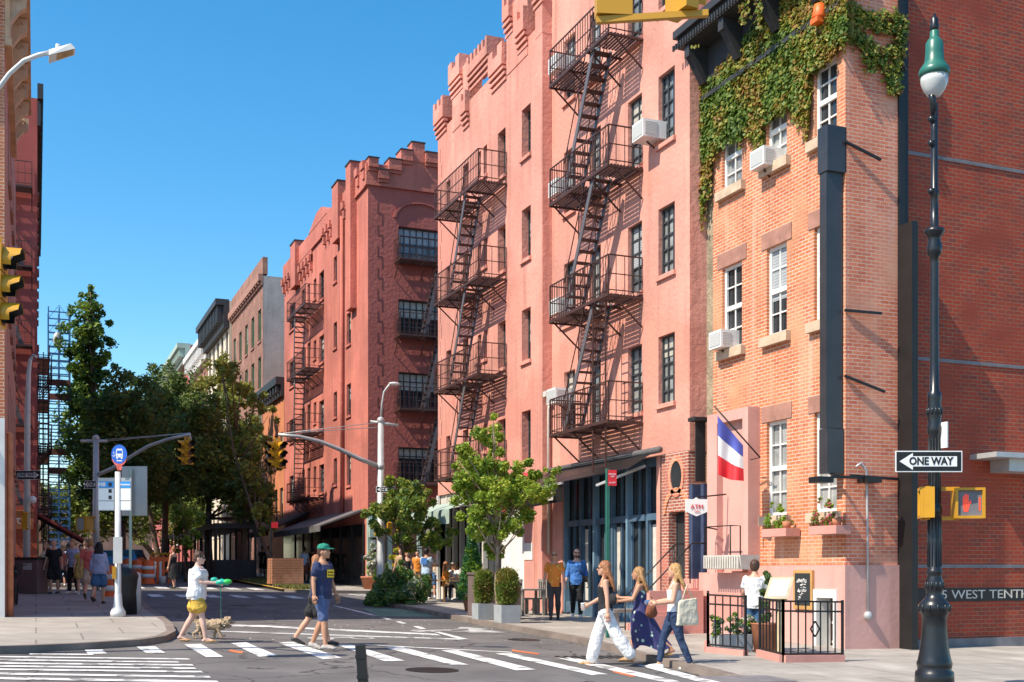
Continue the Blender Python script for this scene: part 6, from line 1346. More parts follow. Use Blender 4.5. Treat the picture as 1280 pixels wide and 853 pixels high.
# chest print on the shirt, a shallow slab on the chest
c0 = W_(T3, f(tor((.02,.152,1.27)))); n_ = Matrix.Rotation(T3.rotation_euler.z, 3, 'Z')@Vector((.25,1,0)); Tm = TM(c0, n_)
m = MB(); m.v = [f(tor((x, .182-.9*(x-.03)**2, z))) for z in (1.2,1.33) for x in (-.1,-.04,.02,.08,.13)];  m.f = [(i,i+1,i+6,i+5) for i in range(4)]; m.m = [0]*4; m.sm = [True]*4
pr = m.build('shirt_print', 'sign_gold', T3, local=True, fix=False)
m = MB()
for z_ in (1.235, 1.285):
    for x_ in (-.075,-.035,.005,.045,.085): m.face([f(tor((x, .186-.9*(x-.03)**2, z))) for x, z in ((x_,z_-.012),(x_+.026,z_-.012),(x_+.026,z_+.014),(x_,z_+.014))])
m.build('print_lettering', 'black', T3, local=True, fix=False)
person('woman in black shorts mostly hidden behind the man in green cap', gp(394,806.5), face(-84), 1.68, ((20,4),(-20,16)), ((14,6,10),(-12,6,10)), 'skin', ('long','hair_auburn',.3), ('cl_char',-1,0), ('shorts','cl_black',.34,1.35), 'shoe_black', 2, True)
# 5,6,7 three women
T5, J, f, tor = person('woman in black top and wide white trousers leading the three walkers', gp(757,832), face(82), 1.72, ((20,6),(-26,10)), ((14,6,48),(-8,8,6)), 'skin', ('long','hair_auburn',.3,-.1), ('cl_black',-1,0), ('pants','cl_white',1.0,1.62), 'shoe_tan', 0, True, True)
q = W_(T5, f(J['wr',1]+J['fd',1]*.12)); m = MB(); m.lathe(q+Vector((0,0,-.05)), [(.028,0),(.036,.11),(.038,.112),(.036,.125)], 14); solo(m, 'coffee_cup', 'sign_white', 'white paper cup held by the woman in white trousers', 'cup', q)
q = W_(T5, f((-.2,-.12,1.12))); m = MB(); m.ell(q, (.06,.13,.1)); m = remesh(m, .02, 2); solo(m, 'shoulder_bag', 'cl_black', 'small black shoulder bag under the arm of the woman in white trousers', 'bag', q)
T6, J, f, tor = person('woman in long navy floral dress with a slit, middle of the three walkers', gp(801,829,.0), face(80), 1.62, ((16,4),(-30,24)), ((28,10,66),(24,8,60)), 'skin_tan', ('long','hair_honey',.26,-.1), ('floral',-1,0,.004), ('skirt','floral',1.08,.3,.3,-.22), 'shoe_tan', 2, True)
q = W_(T6, f(J['wr',-1]+J['fd',-1]*.1+Vector((0,.03,.02)))); m = MB(); m.lathe(q+Vector((0,0,-.06)), [(.034,0),(.045,.12),(.047,.125),(.04,.14)], 14); m.ell(q+Vector((.03,.02,.02)), (.06,.05,.07)); solo(m, 'paper_bag', 'cl_beige', 'pale cup and paper bag held up by the woman in the floral dress', 'cup', q)
q = W_(T6, f((-.2,-.2,.98))); m = MB(); m.ell(q, (.1,.06,.12)); m.ell(q+Vector((0,0,-.05)), (.12,.06,.09)); m = remesh(m, .02, 2); m.tube([q+Vector((-.06,0,.1)), q+Vector((0,0,.22)), q+Vector((.06,0,.1))], .01, 6); solo(m, 'handbag', 'cl_brown', 'rust brown handbag at the hip of the woman in the floral dress', 'bag', q)
T7, J, f, tor = person('blonde woman in white tank top and dark blue leggings, last of the three walkers', gp(843,837), face(84), 1.72, ((26,18),(-14,10)), ((20,10,62),(10,10,74)), 'skin', ('long','hair_blonde',.3,-.12), ('cl_white',-1,0,-.004), ('pants','cl_legging',.94,.92), 'shoe_white', -2, True)
q = W_(T7, f((-.2,-.2,1.0))); m = MB(); m.hexa([q+Vector(v) for v in ((-.19,-.03,-.24),(.2,-.03,-.24),(.2,.05,-.24),(-.19,.05,-.24))], [q+Vector(v) for v in ((-.16,-.02,.16),(.17,-.02,.2),(.17,.03,.2),(-.16,.03,.16))]); m = remesh(m, .025, 3); m.tube([q+Vector((-.1,0,.15)), q+Vector((0,.02,.4)), q+Vector((.1,0,.17))], .012, 6); solo(m, 'tote_bag', 'canvas_tote', 'cream canvas tote bag on the shoulder of the blonde woman in leggings', 'bag', q)
q = W_(T7, f(J['wr',1]+J['fd',1]*.1)); m = MB(); m.tube([q+Vector((-.05,0,0)), q+Vector((.06,0,.01))], .04, 10); solo(m, 'drink_can', 'cl_denim', 'small blue can in the hand of the blonde woman in leggings', 'can', q)
# 8,9 couple on the sidewalk
T8, J, f, tor = person('man in orange short sleeved shirt and dark trousers walking towards the street', gp(693,775.5,CH), face(176), 1.76, ((12,4),(-10,14)), ((-8,9,10),(10,9,12)), 'skin', ('bald','hair_dark'), ('shirt_print',.62,.02,.008), ('pants','cl_char',1,1.08), 'shoe_black', 0, False, True, bulk=1.0, tuck=False)
T9, J, f, tor = person('bald bearded man in bright blue shirt with a crossbody bag', gp(721,773,CH), face(182), 1.84, ((-8,16),(12,4)), ((6,9,10),(-6,9,10)), 'skin_pale', ('bald','hair_dark'), ('cl_blue',1.5,.03,.012), ('pants','cl_black',1,1.05), 'shoe_white', 0, False, True, bulk=1.1, tuck=False)
bd = MB(); bd.ell((0,.045,-.08), (.056,.058,.045), n=12, m=8); bd.v = [f(tor(Vector((0,.025,1.625))+v)) for v in bd.v]; bd.build('beard', 'hair_brown', T9, local=True)
st = MB(); st.tube([f(tor(v)) for v in ((.1,.0,1.47),(.05,.13,1.35),(-.08,.155,1.15),(-.18,.1,1.02),(-.2,0,1.0),(-.1,-.14,1.2),(.09,-.09,1.42),(.1,.0,1.47))], .012, 6); p = f(tor((-.19,.12,.98))); st.box(p+Vector((-.07,-.03,-.09)), p+Vector((.07,.04,.07))); o = st.build('crossbody_bag', 'cl_black', T9, local=True)
# 10 man at the gate
person('man in white T-shirt and jeans with his back turned at the railing gate', gd(943, 21.2, .05), face(-20), 1.72, ((3,2),(-3,2)), ((8,6,20),(14,6,40)), 'skin', ('short','hair_brown'), ('cl_white',.65,.03,.012), ('pants','cl_denim',1,1.1), 'shoe_tan', 3, False, bulk=1.0, tuck=False)
# crowd on the left sidewalk
g_ = 'people gathered on the left sidewalk'
def far(label, px, py, fc, h, legs=((6,4),(-6,6)), arms=((5,8,12),(-5,8,12)), skin='skin', hair=('short','hair_brown'), top=('cl_white',.6,0), bottom=('pants','cl_char',1,1.05), shoes='shoe_white', lean=0, fem=False, h0=CH, bulk=1.0, **k):
    return person(label, gp(px,py,h0), face(fc), h, legs, arms, skin, hair, top, bottom, shoes, lean, fem, near=False, bulk=bulk, tuck=not (top and top[1] > 0), **k)
far('grey haired person in black T-shirt and black shorts facing the camera beside the brown bin', 67.5, 742.5, 178, 1.74, hair=('short','hair_grey'), top=('cl_black',.7,.02), bottom=('shorts','cl_black',.45,1.2), shoes='shoe_black', bulk=1.1, group=g_)
far('man in lavender T-shirt with a bag strap and black trousers', 91, 742, 160, 1.76, hair=('short','hair_honey'), top=('cl_lilac',.65,.02), bottom=('pants','cl_black',1,1.1), group=g_)
far('woman in short mustard dress between the lavender man and the coral man', 101.5, 743.5, 200, 1.6, fem=True, hair=('short','hair_dark'), top=('cl_yellow',.5,0), bottom=('skirt','cl_yellow',1.05,.62,.24), legs=((14,8),(-14,8)), group=g_)
far('man in coral T-shirt and beige shorts seen from behind', 113, 752, 12, 1.78, hair=('short','hair_honey'), top=('cl_coral',.7,.04), bottom=('shorts','cl_beige',.42,1.2), legs=((14,6),(-18,34)), skin='skin', shoes='shoe_black', bulk=1.15, group=g_)
far('woman with long black hair, lavender blouse and denim shorts seen from behind', 124, 755, 5, 1.68, fem=True, hair=('long','hair_dark',.3), top=('cl_lilac',1.8,.03,.02), bottom=('shorts','cl_denim',.42,1.25), legs=((8,6),(-16,30)), shoes='shoe_black', bulk=1.1, group=g_)
far('person in red and orange top behind the lavender man', 79, 738, 150, 1.55, fem=True, hair=('short','hair_honey'), top=('cl_coral',.6,.0), bottom=('pants','cl_char',1,1.2), legs=((16,8),(-14,10)), group=g_)
far('person in cream top close to the brown bin at the back of the crowd', 58, 737, 170, 1.6, fem=True, hair=('long','hair_honey',.2), top=('cl_beige',.6,.0), bottom=('pants','cl_beige',1,1.1), group=g_)
far('woman in black sleeveless dress crossing behind the orange barrels', 217, 736, 60, 1.7, fem=True, hair=('bun','hair_auburn'), top=('cl_black',-1,0), bottom=('skirt','cl_black',1.05,.42,.21), shoes='shoe_black', skin='skin', arms=((10,8,30),(5,8,6)), h0=0)
far('woman in pale blue dress at the back of the left crowd, nearest the street', 84, 733, 20, 1.64, fem=True, hair=('long','hair_dark',.2), top=('cl_sky',.5,0), bottom=('skirt','cl_sky',1.05,.5,.24), group=g_)
far('man in dark jacket waiting behind the coral shirted man', 107, 734, 190, 1.76, hair=('short','hair_dark'), top=('cl_char',1.8,.03), bottom=('pants','cl_denim',1,1.1), group=g_)
# across the side street
far('man in grey T-shirt, dark jeans and blue cap by the potted plants', 425.5, 729.5, -120, 1.76, hair=('short','hair_brown','cl_denim'), top=('cl_grey',.6,0), bottom=('pants','cl_char',1,1.0))
far('man in white T-shirt with a dark backpack outside the corner restaurant', 380.5, 729, -25, 1.74, hair=('short','hair_dark'), top=('cl_sky',.6,0), bottom=('shorts','cl_brown',.45,1.2), shoes='shoe_black')
far('person in blue cap and black shirt beside the white shirted man with backpack', 391, 728, 30, 1.74, hair=('short','hair_dark','cl_denim'), top=('cl_black',.6,0), bottom=('shorts','cl_brown',.45,1.2), shoes='shoe_black')
far('dark clad person behind the wooden planter box, left of a pair', 328, 722, 170, 1.72, top=('cl_char',.6,0), bottom=('shorts','cl_black',.4,1.2))
far('dark clad person behind the wooden planter box, right of a pair', 335, 723, 190, 1.74, top=('cl_black',.6,0), bottom=('shorts','cl_black',.4,1.2))
# cafe people
far('man in white T-shirt with a blue square print on his back, standing at the cafe', 533, 749.5, -20, 1.78, hair=('short','hair_dark'), top=('cl_sky',.65,.04,.02), bottom=('pants','cl_black',1,1.1), arms=((15,6,75),(15,6,70)), skin='skin_tan')
q = gp(533,749.5,CH); m = MB(); m.box((-.12,-.178,1.22), (.1,-.165,1.45)); o = m.build('shirt_print', 'cl_blue', [x for x in C.objects if x.get('label','').startswith('man in white T-shirt with a blue square')][0], local=True)
far('woman with long brown hair and black top behind the flower bed', 509, 742, 185, 1.68, fem=True, hair=('long','hair_auburn',.3), top=('cl_black',-1,0), bottom=('pants','cl_black',1,1.0))
far('shadowed man in black behind the woman in black top', 501, 740, 160, 1.78, hair=('short','hair_dark'), top=('cl_tan',.7,0), bottom=('pants','cl_char',1,1.0))
far('person in bright orange and tan clothes standing back by the cafe door', 522, 741, 175, 1.72, top=('cl_orange',.7,0), bottom=('pants','cl_tan',1,1.0), hair=('short','hair_dark'))
far('person with pale cap and cream shirt next to the standing man at the cafe', 546, 747, 185, 1.7, hair=('short','hair_brown','cl_beige'), top=('cl_beige',.7,.03), bottom=('shorts','cl_denim',.5,1.2))
far('bare legged person in dark top standing at the right edge of the cafe table', 597, 748.5, -100, 1.62, fem=True, top=('cl_char',.6,0), bottom=('shorts','cl_black',.3,1.2), hair=('long','hair_blonde',.25))
sit = ((88,88),(84,80))
for (px, py, fc, lb, hr, tp, bt) in ((557,750.5,-80,'seated woman with chestnut hair at the left of the cafe table',('long','hair_auburn',.25),('cl_orange',.6,0),('pants','cl_tan',1,1.0)), (568,750.5,150,'seated person in white shirt and grey cap at the cafe table',('long','hair_honey',.25,-.02,'cl_grey'),('cl_white',.6,0),('pants','cl_black',1,1.0)),
                       (586,750.5,100,'seated person in bright red cap at the cafe table',('short','hair_brown','cl_red'),('cl_white',.6,0),('pants','cl_black',1,1.0)), (577,748.6,180,'seated person in brown behind the cafe table',('long','hair_dark',.2),('cl_brown',.6,0),('pants','cl_black',1,1.0))):
    far(lb, px, py, fc, 1.7, sit, ((30,8,55),(35,8,50)), hair=hr, top=tp, bottom=bt)
far('woman with long dark brown hair seated with her back to the big planter', 633, 748, 10, 1.72, ((70,80),(72,80)), ((20,8,55),(25,8,50)), fem=True, hair=('long','hair_brown',.34), top=('cl_black',.6,0), bottom=('pants','cl_black',1,1.0), skin='skin')

# ================= street props =================
def barrel(px, py, h_, label, grp=True):
    p = gp(px, py, 0); t = thing('traffic_barrel', label, 'traffic barrel', p, 0, 'orange and white barrels along the left kerb'); r = .28
    m = MB(); m.lathe((0,0,0), [(.34,0),(.34,.05),(r,.06),(r*.97,h_*.5),(r*.9,h_),(r*.5,h_+.02),(r*.45,h_+.08)], 18); m.build('drum', 'orange_plastic', t, local=True)
    for k in range(2): z0 = h_*(.28+.36*k); m = MB(); m.lathe((0,0,0), [(r*1.0+.012-z0*.02,z0),(r*.99+.01-z0*.02,z0+h_*.17)], 18); m.build('reflective_band', 'reflect_white', t, local=True)
    return t
for px, py, lb in ((139,750,'orange and white barrel right beside the bus stop pole'), (172,729,'orange and white barrel right of the grey sign post, left of a pair'), (185,730.5,'orange and white barrel right of a pair, next to the orange frame'), (160,727,'orange barrel half hidden by the grey sign post'), (176,722,'orange barrel at the back of the pair')): barrel(px, py, 1.0, lb)
p = gp(200,729.5); t = thing('barricade', 'orange and white barricade frame with a white bucket and yellow lights', 'barricade', p); m = MB()
for x in (-.4,-.1,.15,.4): m.box((x-.06,-.05,0),(x+.06,.05,1.25))
m.box((-.45,-.06,1.0),(.45,.06,1.2)); m.box((-.45,-.06,.5),(.45,.06,.65)); m.build('frame', 'orange_plastic', t, local=True); m = MB()
for x in (-.25,.02): m.box((x-.05,-.08,.3),(x+.05,-.062,1.0))
m.build('white_strip', 'reflect_white', t, local=True); m = MB()
for k in range(10): m.ell((-.4+.09*k,0,1.32+.05*(k%2)), .06, n=6, m=5)
m.build('lamp', 'signal_yellow', t, local=True)
p = gp(203,730); m = MB(); m.lathe(p, [(.14,0),(.17,.33),(.17,.34)], 14); solo(m, 'bucket', 'sign_white', 'white bucket at the foot of the orange barricade', 'bucket', p)
# brown bin
p = gp(36,742,CH); d = FX*p.x+FY*p.y; t = thing('waste_bin', 'wide dark brown waste bin enclosure beside the bicycle', 'bin', p, R(-22)); w2 = 17*d/FP; m = MB(); m.box((-w2,-.45,0),(w2,.45,42*d/FP)); m.build('body', 'bin_brown', t, local=True); m = MB(); m.box((-w2-.03,-.48,42*d/FP),(w2+.03,.48,45*d/FP)); m.build('lid', 'steel_black', t, local=True)
m = MB(); m.box((w2-.42,-.462,.75),(w2-.15,-.455,.95)); m.build('sticker', 'sign_grey', t, local=True)
# bicycle
def wheel(mb, c, r, ax):
    c = Vector(c); u = Vector((0,1,0)) if ax == 0 else Vector((1,0,0)); pts = [c+u*r*math.cos(a*math.pi/10)+Vector((0,0,1))*r*math.sin(a*math.pi/10) for a in range(21)]; mb.tube(pts, .022, 6, cap=False)
    for k in range(10): a = k*math.pi/5; mb.bar(c, c+u*r*math.cos(a)+Vector((0,0,1))*r*math.sin(a), .006)
p = gp(9,761,CH); p = atd(19,759,29.5); p.z = G(p.x,p.y)+CH; t = thing('bicycle', 'black bicycle parked at the left edge against the corner building', 'bicycle', p, R(-3)); 
for y, in ((-.52,),(.52,)): m = MB(); wheel(m, (0,y,.34), .33, 0); m.build('wheel', 'black', t, local=True)
m = MB(); A_, B_, C_, D_ = (0,-.52,.34),(0,-.1,.3),(0,-.22,.8),(0,.36,.84)
for a, b2 in ((A_,B_),(B_,C_),(A_,C_),(B_,D_),(C_,D_),(D_,(0,.52,.34))): m.tube([a,b2], .018, 6)
m.tube([(0,.34,.84),(0,.32,1.02)], .014, 6); m.tube([(-.26,.3,1.04),(0,.34,1.02),(.26,.3,1.04)], .013, 6); m.build('frame', 'steel_black', t, local=True); m = MB(); m.ell((0,-.24,.86), (.07,.13,.035)); m.build('saddle', 'black', t, local=True); m = MB(); m.box((-.14,.36,.78),(.14,.6,1.0)); m.build('basket', 'iron', t, local=True)
# small bollards / bins
for px, py, lb, h_, r_ in ((308,722.5,'small dark bin on the far right pavement under the trees, left of a pair',.75,.2),(314,722,'small dark bin on the far right pavement under the trees, right of a pair',.75,.2)):
    p = gp(px,py,CH); m = MB(); m.lathe(p, [(r_,0),(r_,h_),(r_*.5,h_+.08)], 12); solo(m, 'litter_bin', 'steel_black' if px > 310 else 'galv', lb, 'litter bin', p, 'small bins on the far pavement')
p = gp(157,768,CH); m = MB(); m.lathe(p, [(.26,0),(.24,.5),(.28,.85),(.3,.9),(.22,1.05),(.05,1.1)], 16); solo(m, 'litter_bin', 'steel_black', 'dark litter bin standing behind the bus stop pole', 'litter bin', p+Vector((0,.6,0)))
p = gp(169,765,CH); m = MB(); m.lathe(p, [(.14,0),(.14,.85),(.1,.95),(.02,.98)], 14); solo(m, 'bollard', 'galv_light', 'short pale grey bollard behind the thin green sign post', 'bollard', p)
# parked car and dining shed at the far side
def car(label, P, rz, col):
    t = thing('parked_car', label, 'car', P, rz); m = MB(); L, Wd = 2.2, .88
    prof = [(-L,.35),(-L,.85),(-L+.25,.95),(-1.3,1.0),(-.9,1.42),(.6,1.45),(1.2,1.0),(L-.1,.88),(L,.6),(L,.35)]
    n = len(prof); m.mesh([(-Wd*(.82 if z > 1.1 else 1),y,z) for y, z in prof]+[(Wd*(.82 if z > 1.1 else 1),y,z) for y, z in prof], [tuple(range(n)), tuple(range(2*n-1,n-1,-1))]+[(i,(i+1)%n,(i+1)%n+n,i+n) for i in range(n)], False); m.build('body', col, t, local=True)
    m = MB(); m.hexa([(-.7,-L+1.06,1.05),(.7,-L+1.06,1.05),(.66,-1.0,1.4),(-.66,-1.0,1.4)], [(-.7,-L+.98,1.06),(.7,-L+.98,1.06),(.66,-1.08,1.41),(-.66,-1.08,1.41)]); m.box((-.8,-.7,1.05),(.8,.9,1.38)); m.build('window', 'pane_dark', t, local=True)
    for x in (-Wd,Wd):
        for y in (-1.35,1.35): m = MB(); m.tube([(x-.09,y,.33),(x+.09,y,.33)], .33, 16); m.build('wheel', 'black', t, local=True)
    for x in (-.7,.7): m = MB(); m.box((x-.13,-L-.02,.7),(x+.13,-L+.02,.84)); m.build('tail_light', 'lens_red', t, local=True)
car('teal blue parked car behind the orange barrels on the left', gd(146, 58, 0), 0, 'blue_car')
car('dark parked car in the shade farther down the left kerb', gd(160, 68, 0), 0, 'cl_char')
t = thing('dining_shed', 'long black framed street dining shed in the shade under the trees', 'dining shed', gd(285, 68, 0)); F_ = FR('X', 8.2); m = MB(); gz_ = G(8,65)
F_.box(m, 58, 82, -1.9, .1, gz_+2.5, gz_+2.75)
for k in range(13): y = 58+k*2; F_.box(m, y-.06, y+.06, 0, .08, gz_, gz_+2.5); F_.box(m, y-.06, y+.06, -1.9, -1.8, gz_, gz_+2.5)
F_.box(m, 58, 82, -.02, .04, gz_, gz_+.95); m.build('frame', 'steel_black', t); m = MB(); m.box((8.2,58,gz_),(10,58.1,gz_+.95)); m.build('end_wall', 'cl_char', t)
# wooden planter box
p = gd(352,50.3,CH); d = FX*p.x+FY*p.y; t = thing('planter_box', 'square box of reddish wooden lattice standing across the side street', 'planter box', p, R(0)); hh_ = 35*d/FP; m = MB(); m.box((-.5,-.5,.1),(.85,.7,hh_)); m.build('box', 'wood_lattice', t, local=True); m = MB(); 
for x in (-.45,.7): m.box((x-.02,-.45,0),(x+.1,-.35,.1)); 
m.build('feet', 'wood_grey', t, local=True)
# square grey planters with clipped bushes
def bush_planter(px, py, wpx, hpx, bw, bh, label, seed):
    p = gp(px, py, CH); d = FX*p.x+FY*p.y; k = d/FP; t = thing('potted_bush', label, 'potted bush', p, 0, 'clipped bushes in grey square planters'); w2 = wpx*k/2; hz_ = hpx*k
    m = MB(); m.rings([((0,0,0),w2*1.38,w2*1.38),((0,0,hz_),w2*1.42,w2*1.42)], 4, smooth=False); m.v = [Matrix.Rotation(R(45), 3, 'Z')@v for v in m.v]; m.build('planter', 'planter_grey', t, local=True); m = MB(); m.tube([(0,0,hz_-.1),(0,0,hz_+bh*k*.5)], .04, 6); m.build('stem', 'bark', t, local=True)
    P = Vector(p); foliage(t, [((P.x, P.y, P.z+hz_+bh*k*.5), (bw*k*.5, bw*k*.5, bh*k*.48))], 9000, .03, ['box_leaf','box_leaf','box_rust'], seed); return t
bush_planter(604.5, 774.5, 23, 20, 22, 42, 'clipped bush in a square grey planter, left of the two on the sidewalk', 3)
bush_planter(634, 778.5, 26, 22, 26, 46, 'clipped bush in a square grey planter, right of the two on the sidewalk', 4)
# tall light planter with yellow flowers behind couple, and another by the shopfront
for px, py, hp, lb, mt in ((708,768,46,'grey planter with yellow flowers behind the orange and blue shirted men',['flower_yellow','box_leaf','flower_yellow']), (741,760,26,'planter with trailing green plant against the blue shopfront',['box_leaf','shrub'])):
    p = gp(px,py,CH); d = FX*p.x+FY*p.y; k = d/FP; t = thing('flower_planter', lb, 'planter', p+Vector((.6,.5,0))); m = MB(); m.box((-.24,-.24,0),(.24,.24,hp*k)); m.build('planter', 'planter_grey', t, local=True)
    P = t.location; foliage(t, [((P.x,P.y,P.z+hp*k+.32),(.24,.24,.4)), ((P.x-.12,P.y-.1,P.z+hp*k-.1),(.2,.2,.4))], 5000, .04, mt, 6)
# big brown planters with cypress and tree
for (x0, x1, yb, yt, lb) in ((588,621,752,699,'dark brown square planter holding the cypress, left of the bushes'),(622,648,753,712,'dark brown planter box around the young ginkgo trunk')):
    a = gd((x0+x1)/2, 30.5 if x0 < 600 else 29.6, CH); k = 30/FP; w2 = (x1-x0)*k/2; m = MB(); m.box(a+Vector((-w2,-w2*.8,0)), a+Vector((w2,w2*.8,(yb-yt)*k))); m.box(a+Vector((-w2-.03,-w2*.8-.03,(yb-yt)*k)), a+Vector((w2+.03,w2*.8+.03,(yb-yt)*k+.06))); solo(m, 'planter_box', 'planter_brown', lb, 'planter', a)
a = gd(590, 33, CH); t = thing('cypress', 'small pointed green cypress behind the brown planter', 'shrub', a); k = 33/FP; m = MB(); m.tube([a, a+Vector((0,0,1.6))], .03, 5); m.build('trunk', 'bark', t)
foliage(t, [((a.x,a.y,a.z+.5+.24*i), (.42-.05*i,.42-.05*i,.2)) for i in range(8)], 9000, .045, ['cypress','cypress','bright_leaf'], 9); m = MB(); m.lathe(a, [(.2,0),(.28,.42),(.3,.45)], 14); m.build('pot', 'terracotta', t)
# chairs by the white wall
def chair(label, P, rz):
    t = thing('wooden_chair', label, 'chair', P, rz, 'grey wooden chairs by the white wall')
    m = MB(); m.box((-.22,-.22,.42),(.22,.22,.46)); m.build('seat', 'wood_grey', t, local=True)
    for x in (-.19,.19):
        for y in (-.19,.19): m = MB(); m.box((x-.025,y-.025,0),(x+.025,y+.025,.42)); m.build('leg', 'wood_grey', t, local=True)
    m = MB()
    for x in (-.19,-.095,0,.095,.19): m.box((x-.025,.19,.46),(x+.025,.22,.95))
    m.box((-.22,.185,.9),(.22,.225,.98)); m.build('backrest', 'wood_grey', t, local=True)
chair('grey wooden slatted chair beside the rose red pier', gd(671, 32.2, CH), R(-80)); chair('grey wooden chair half hidden behind the right clipped bush', gd(655, 31.8, CH), R(100)); 
m = MB(); a = gd(662, 31.6, CH); m.box(a+Vector((-.35,-.3,.68)), a+Vector((.35,.3,.72))); [m.box(a+Vector((x-.03,y-.03,0)), a+Vector((x+.03,y+.03,.68))) for x in (-.3,.3) for y in (-.25,.25)]; solo(m, 'wooden_table', 'wood_grey', 'small grey wooden table between the chairs by the white wall', 'table', a)
a = gd(573, 38.4, CH); m = MB(); m.box(a+Vector((-.8,-.35,.72)), a+Vector((.8,.35,.76))); m.tube([a+Vector((-.5,0,0)), a+Vector((-.5,0,.72))], .03, 6); m.tube([a+Vector((.5,0,0)), a+Vector((.5,0,.72))], .03, 6); solo(m, 'cafe_table', 'wood_frame', 'cafe table between the seated people', 'table', a)
# bench
a = gd(787, 27.2, CH); m = MB(); m.box(a+Vector((-.55,-.2,.36)), a+Vector((.55,.2,.44))); [m.box(a+Vector((x-.05,-.18,0)), a+Vector((x+.05,.18,.36))) for x in (-.42,.42)]; solo(m, 'bench', 'wood_grey', 'low grey bench under the blue shopfront windows', 'bench', a)
# pots on corner
for i, (px, py, r_, h_, fl, lb) in enumerate(((463,49.6,.42,.55,['bright_leaf','flower_white','box_leaf'],'wide terracotta pot of white flowers beside the man in blue cap'), (478,49.3,.28,.38,['shrub','box_leaf'],'small terracotta pot of green leaves between two larger pots'), (497,49.2,.35,.45,['bright_leaf','flower_yellow','bright_leaf'],'terracotta pot with bright yellow green plant right of the corner pole'))):
    p = gd(px,py,CH); t = thing('potted_plant', lb, 'potted plant', p, 0, 'terracotta pots at the corner restaurant'); m = MB(); m.lathe((0,0,0), [(r_*.65,0),(r_*.95,h_*.85),(r_,h_*.86),(r_,h_)], 18); m.build('pot', 'terracotta', t, local=True)
    hh = (1.3,.6,2.4)[i]; crown(t, [((p.x+random.uniform(-.2,.2),p.y,p.z+h_+hh*u), .34-.1*u) for u in (.15,.35,.55,.75,.95)], 2200, .07, fl, 30+i, name='foliage')
# corner flower bed
p = gp(495,754,CH); t = thing('flower_bed', 'overflowing corner bed of green shrubs with small white flowers', 'flower bed', p+Vector((0,.2,0))); P = t.location; m = MB(); m.box(P+Vector((-.35,-.3,0)), P+Vector((.7,.5,.3))); m.build('planter', 'planter_brown', t)
crown(t, [(tuple(atd(x, y, 36.8+dd)), r*1.25) for x, y, r, dd in ((475,742,.45,0),(486,738,.5,.3),(498,738,.55,0),(510,740,.5,-.2),(520,744,.4,0),(492,726,.45,.4),(505,722,.4,.2),(515,728,.4,.3),(482,748,.4,-.5),(500,750,.45,-.6),(516,750,.4,-.5),(468,750,.25,-.2),(500,714,.25,.3))], 22000, .055, ['shrub','shrub','oak_hi','cypress','shrub','flower_white'], 40, name='foliage')
# window boxes with flowers at D
for px, py, lb, mt in ((973,671,'window box with bright yellow green plant under the left ground window',['bright_leaf','bright_leaf','box_leaf']), (1034,668,'window box of pink and yellow flowers under the right ground window',['flower_pink','bright_leaf','box_leaf','flower_pink'])):
    a = onX(px, py, 13.95); t = thing('window_box', lb, 'window box', a); m = MB(); m.box(a+Vector((-.12,-.42,0)), a+Vector((.22,.42,.16))); m.build('box', 'base_rose', t); m = MB(); m.lathe(a+Vector((0,-.28,.16)), [(.07,0),(.09,.14)], 12); m.build('pot', 'terracotta', t)
    crown(t, [((a.x,a.y+dy,a.z+.3+dz), r) for dy, dz, r in ((.2,0,.2),(0,.05,.22),(-.2,0,.18),(.05,.25,.15),(.2,.35,.08))], 900, .035, mt, 50, name='foliage')
# stone trough on the doorcase
a0, a1 = onX(938, 712, 13.55), onX(893, 712, 13.55); m = MB(); m.hexa([(13.35,a0.y+.03,a0.z),(13.75,a0.y+.03,a0.z),(13.75,a1.y,a0.z),(13.35,a1.y,a0.z)], [(13.3,a0.y,a0.z+.3),(13.78,a0.y,a0.z+.3),(13.78,a1.y+.05,a0.z+.3),(13.3,a1.y+.05,a0.z+.3)])
n_ = int((a1.y-a0.y)/.09)
for k in range(n_): y = a0.y+.04+k*(a1.y-a0.y)/n_; m.box((13.27,y,a0.z+.02),(13.31,y+.045,a0.z+.27))
solo(m, 'stone_trough', 'stone_light', 'ribbed stone trough on the ledge of the pink doorcase', 'trough', a0)
# railings in front of D
def railing(label, pts, h_=1.0, step=.14, low=None, door=False):
    P0 = Vector(pts[0]); t = thing('iron_railing', label, 'railing', P0); m = MB()
    for i in range(len(pts)-1):
        a, b2 = Vector(pts[i]), Vector(pts[i+1]); n = max(2, int((b2-a).length/step))
        for z_ in (h_, h_-.16, .14): m.bar(a+Vector((0,0,z_)), b2+Vector((0,0,z_)), .03)
        for k in range(n+1): q = a.lerp(b2, k/n); m.bar(q+Vector((0,0,.14 if 0 < k < n else -.05)), q+Vector((0,0,h_+(.03 if k in (0,n) else 0))), .018 if 0 < k < n else .036)
    m.build('bars', 'steel_black', t)
    if low:
        m = MB()
        for i in range(len(pts)-1): a, b2 = Vector(pts[i]), Vector(pts[i+1]); m.bar(a+Vector((0,0,low/2-.1)), b2+Vector((0,0,low/2-.1)), .14, low+.2)
        m.build('low_wall', 'base_rose', t)
g2 = lambda px, d: gd(px, d, CH)
Pa, Pb = g2(885, 20.6), g2(932, 20.0); railing('black iron railing in front of the basement window, left of the gate opening', [gd(885,22.2,CH), Pa, Pb], 1.02, low=.1)
Pc, Pd = gd(979, 18.9, CH), gd(1053, 19.3, CH); railing('black iron railing with diamond ornament in front of the basement door', [gd(950,20.0,CH), Pc, Pd], 1.0, low=.12)
cdi = Pc.lerp(Pd, .52)+Vector((0,-.02,.55)); m = MB(); q = [cdi+Vector((0,0,.13)), cdi+Vector((.09,0,0)), cdi+Vector((0,0,-.13)), cdi+Vector((-.09,0,0))]
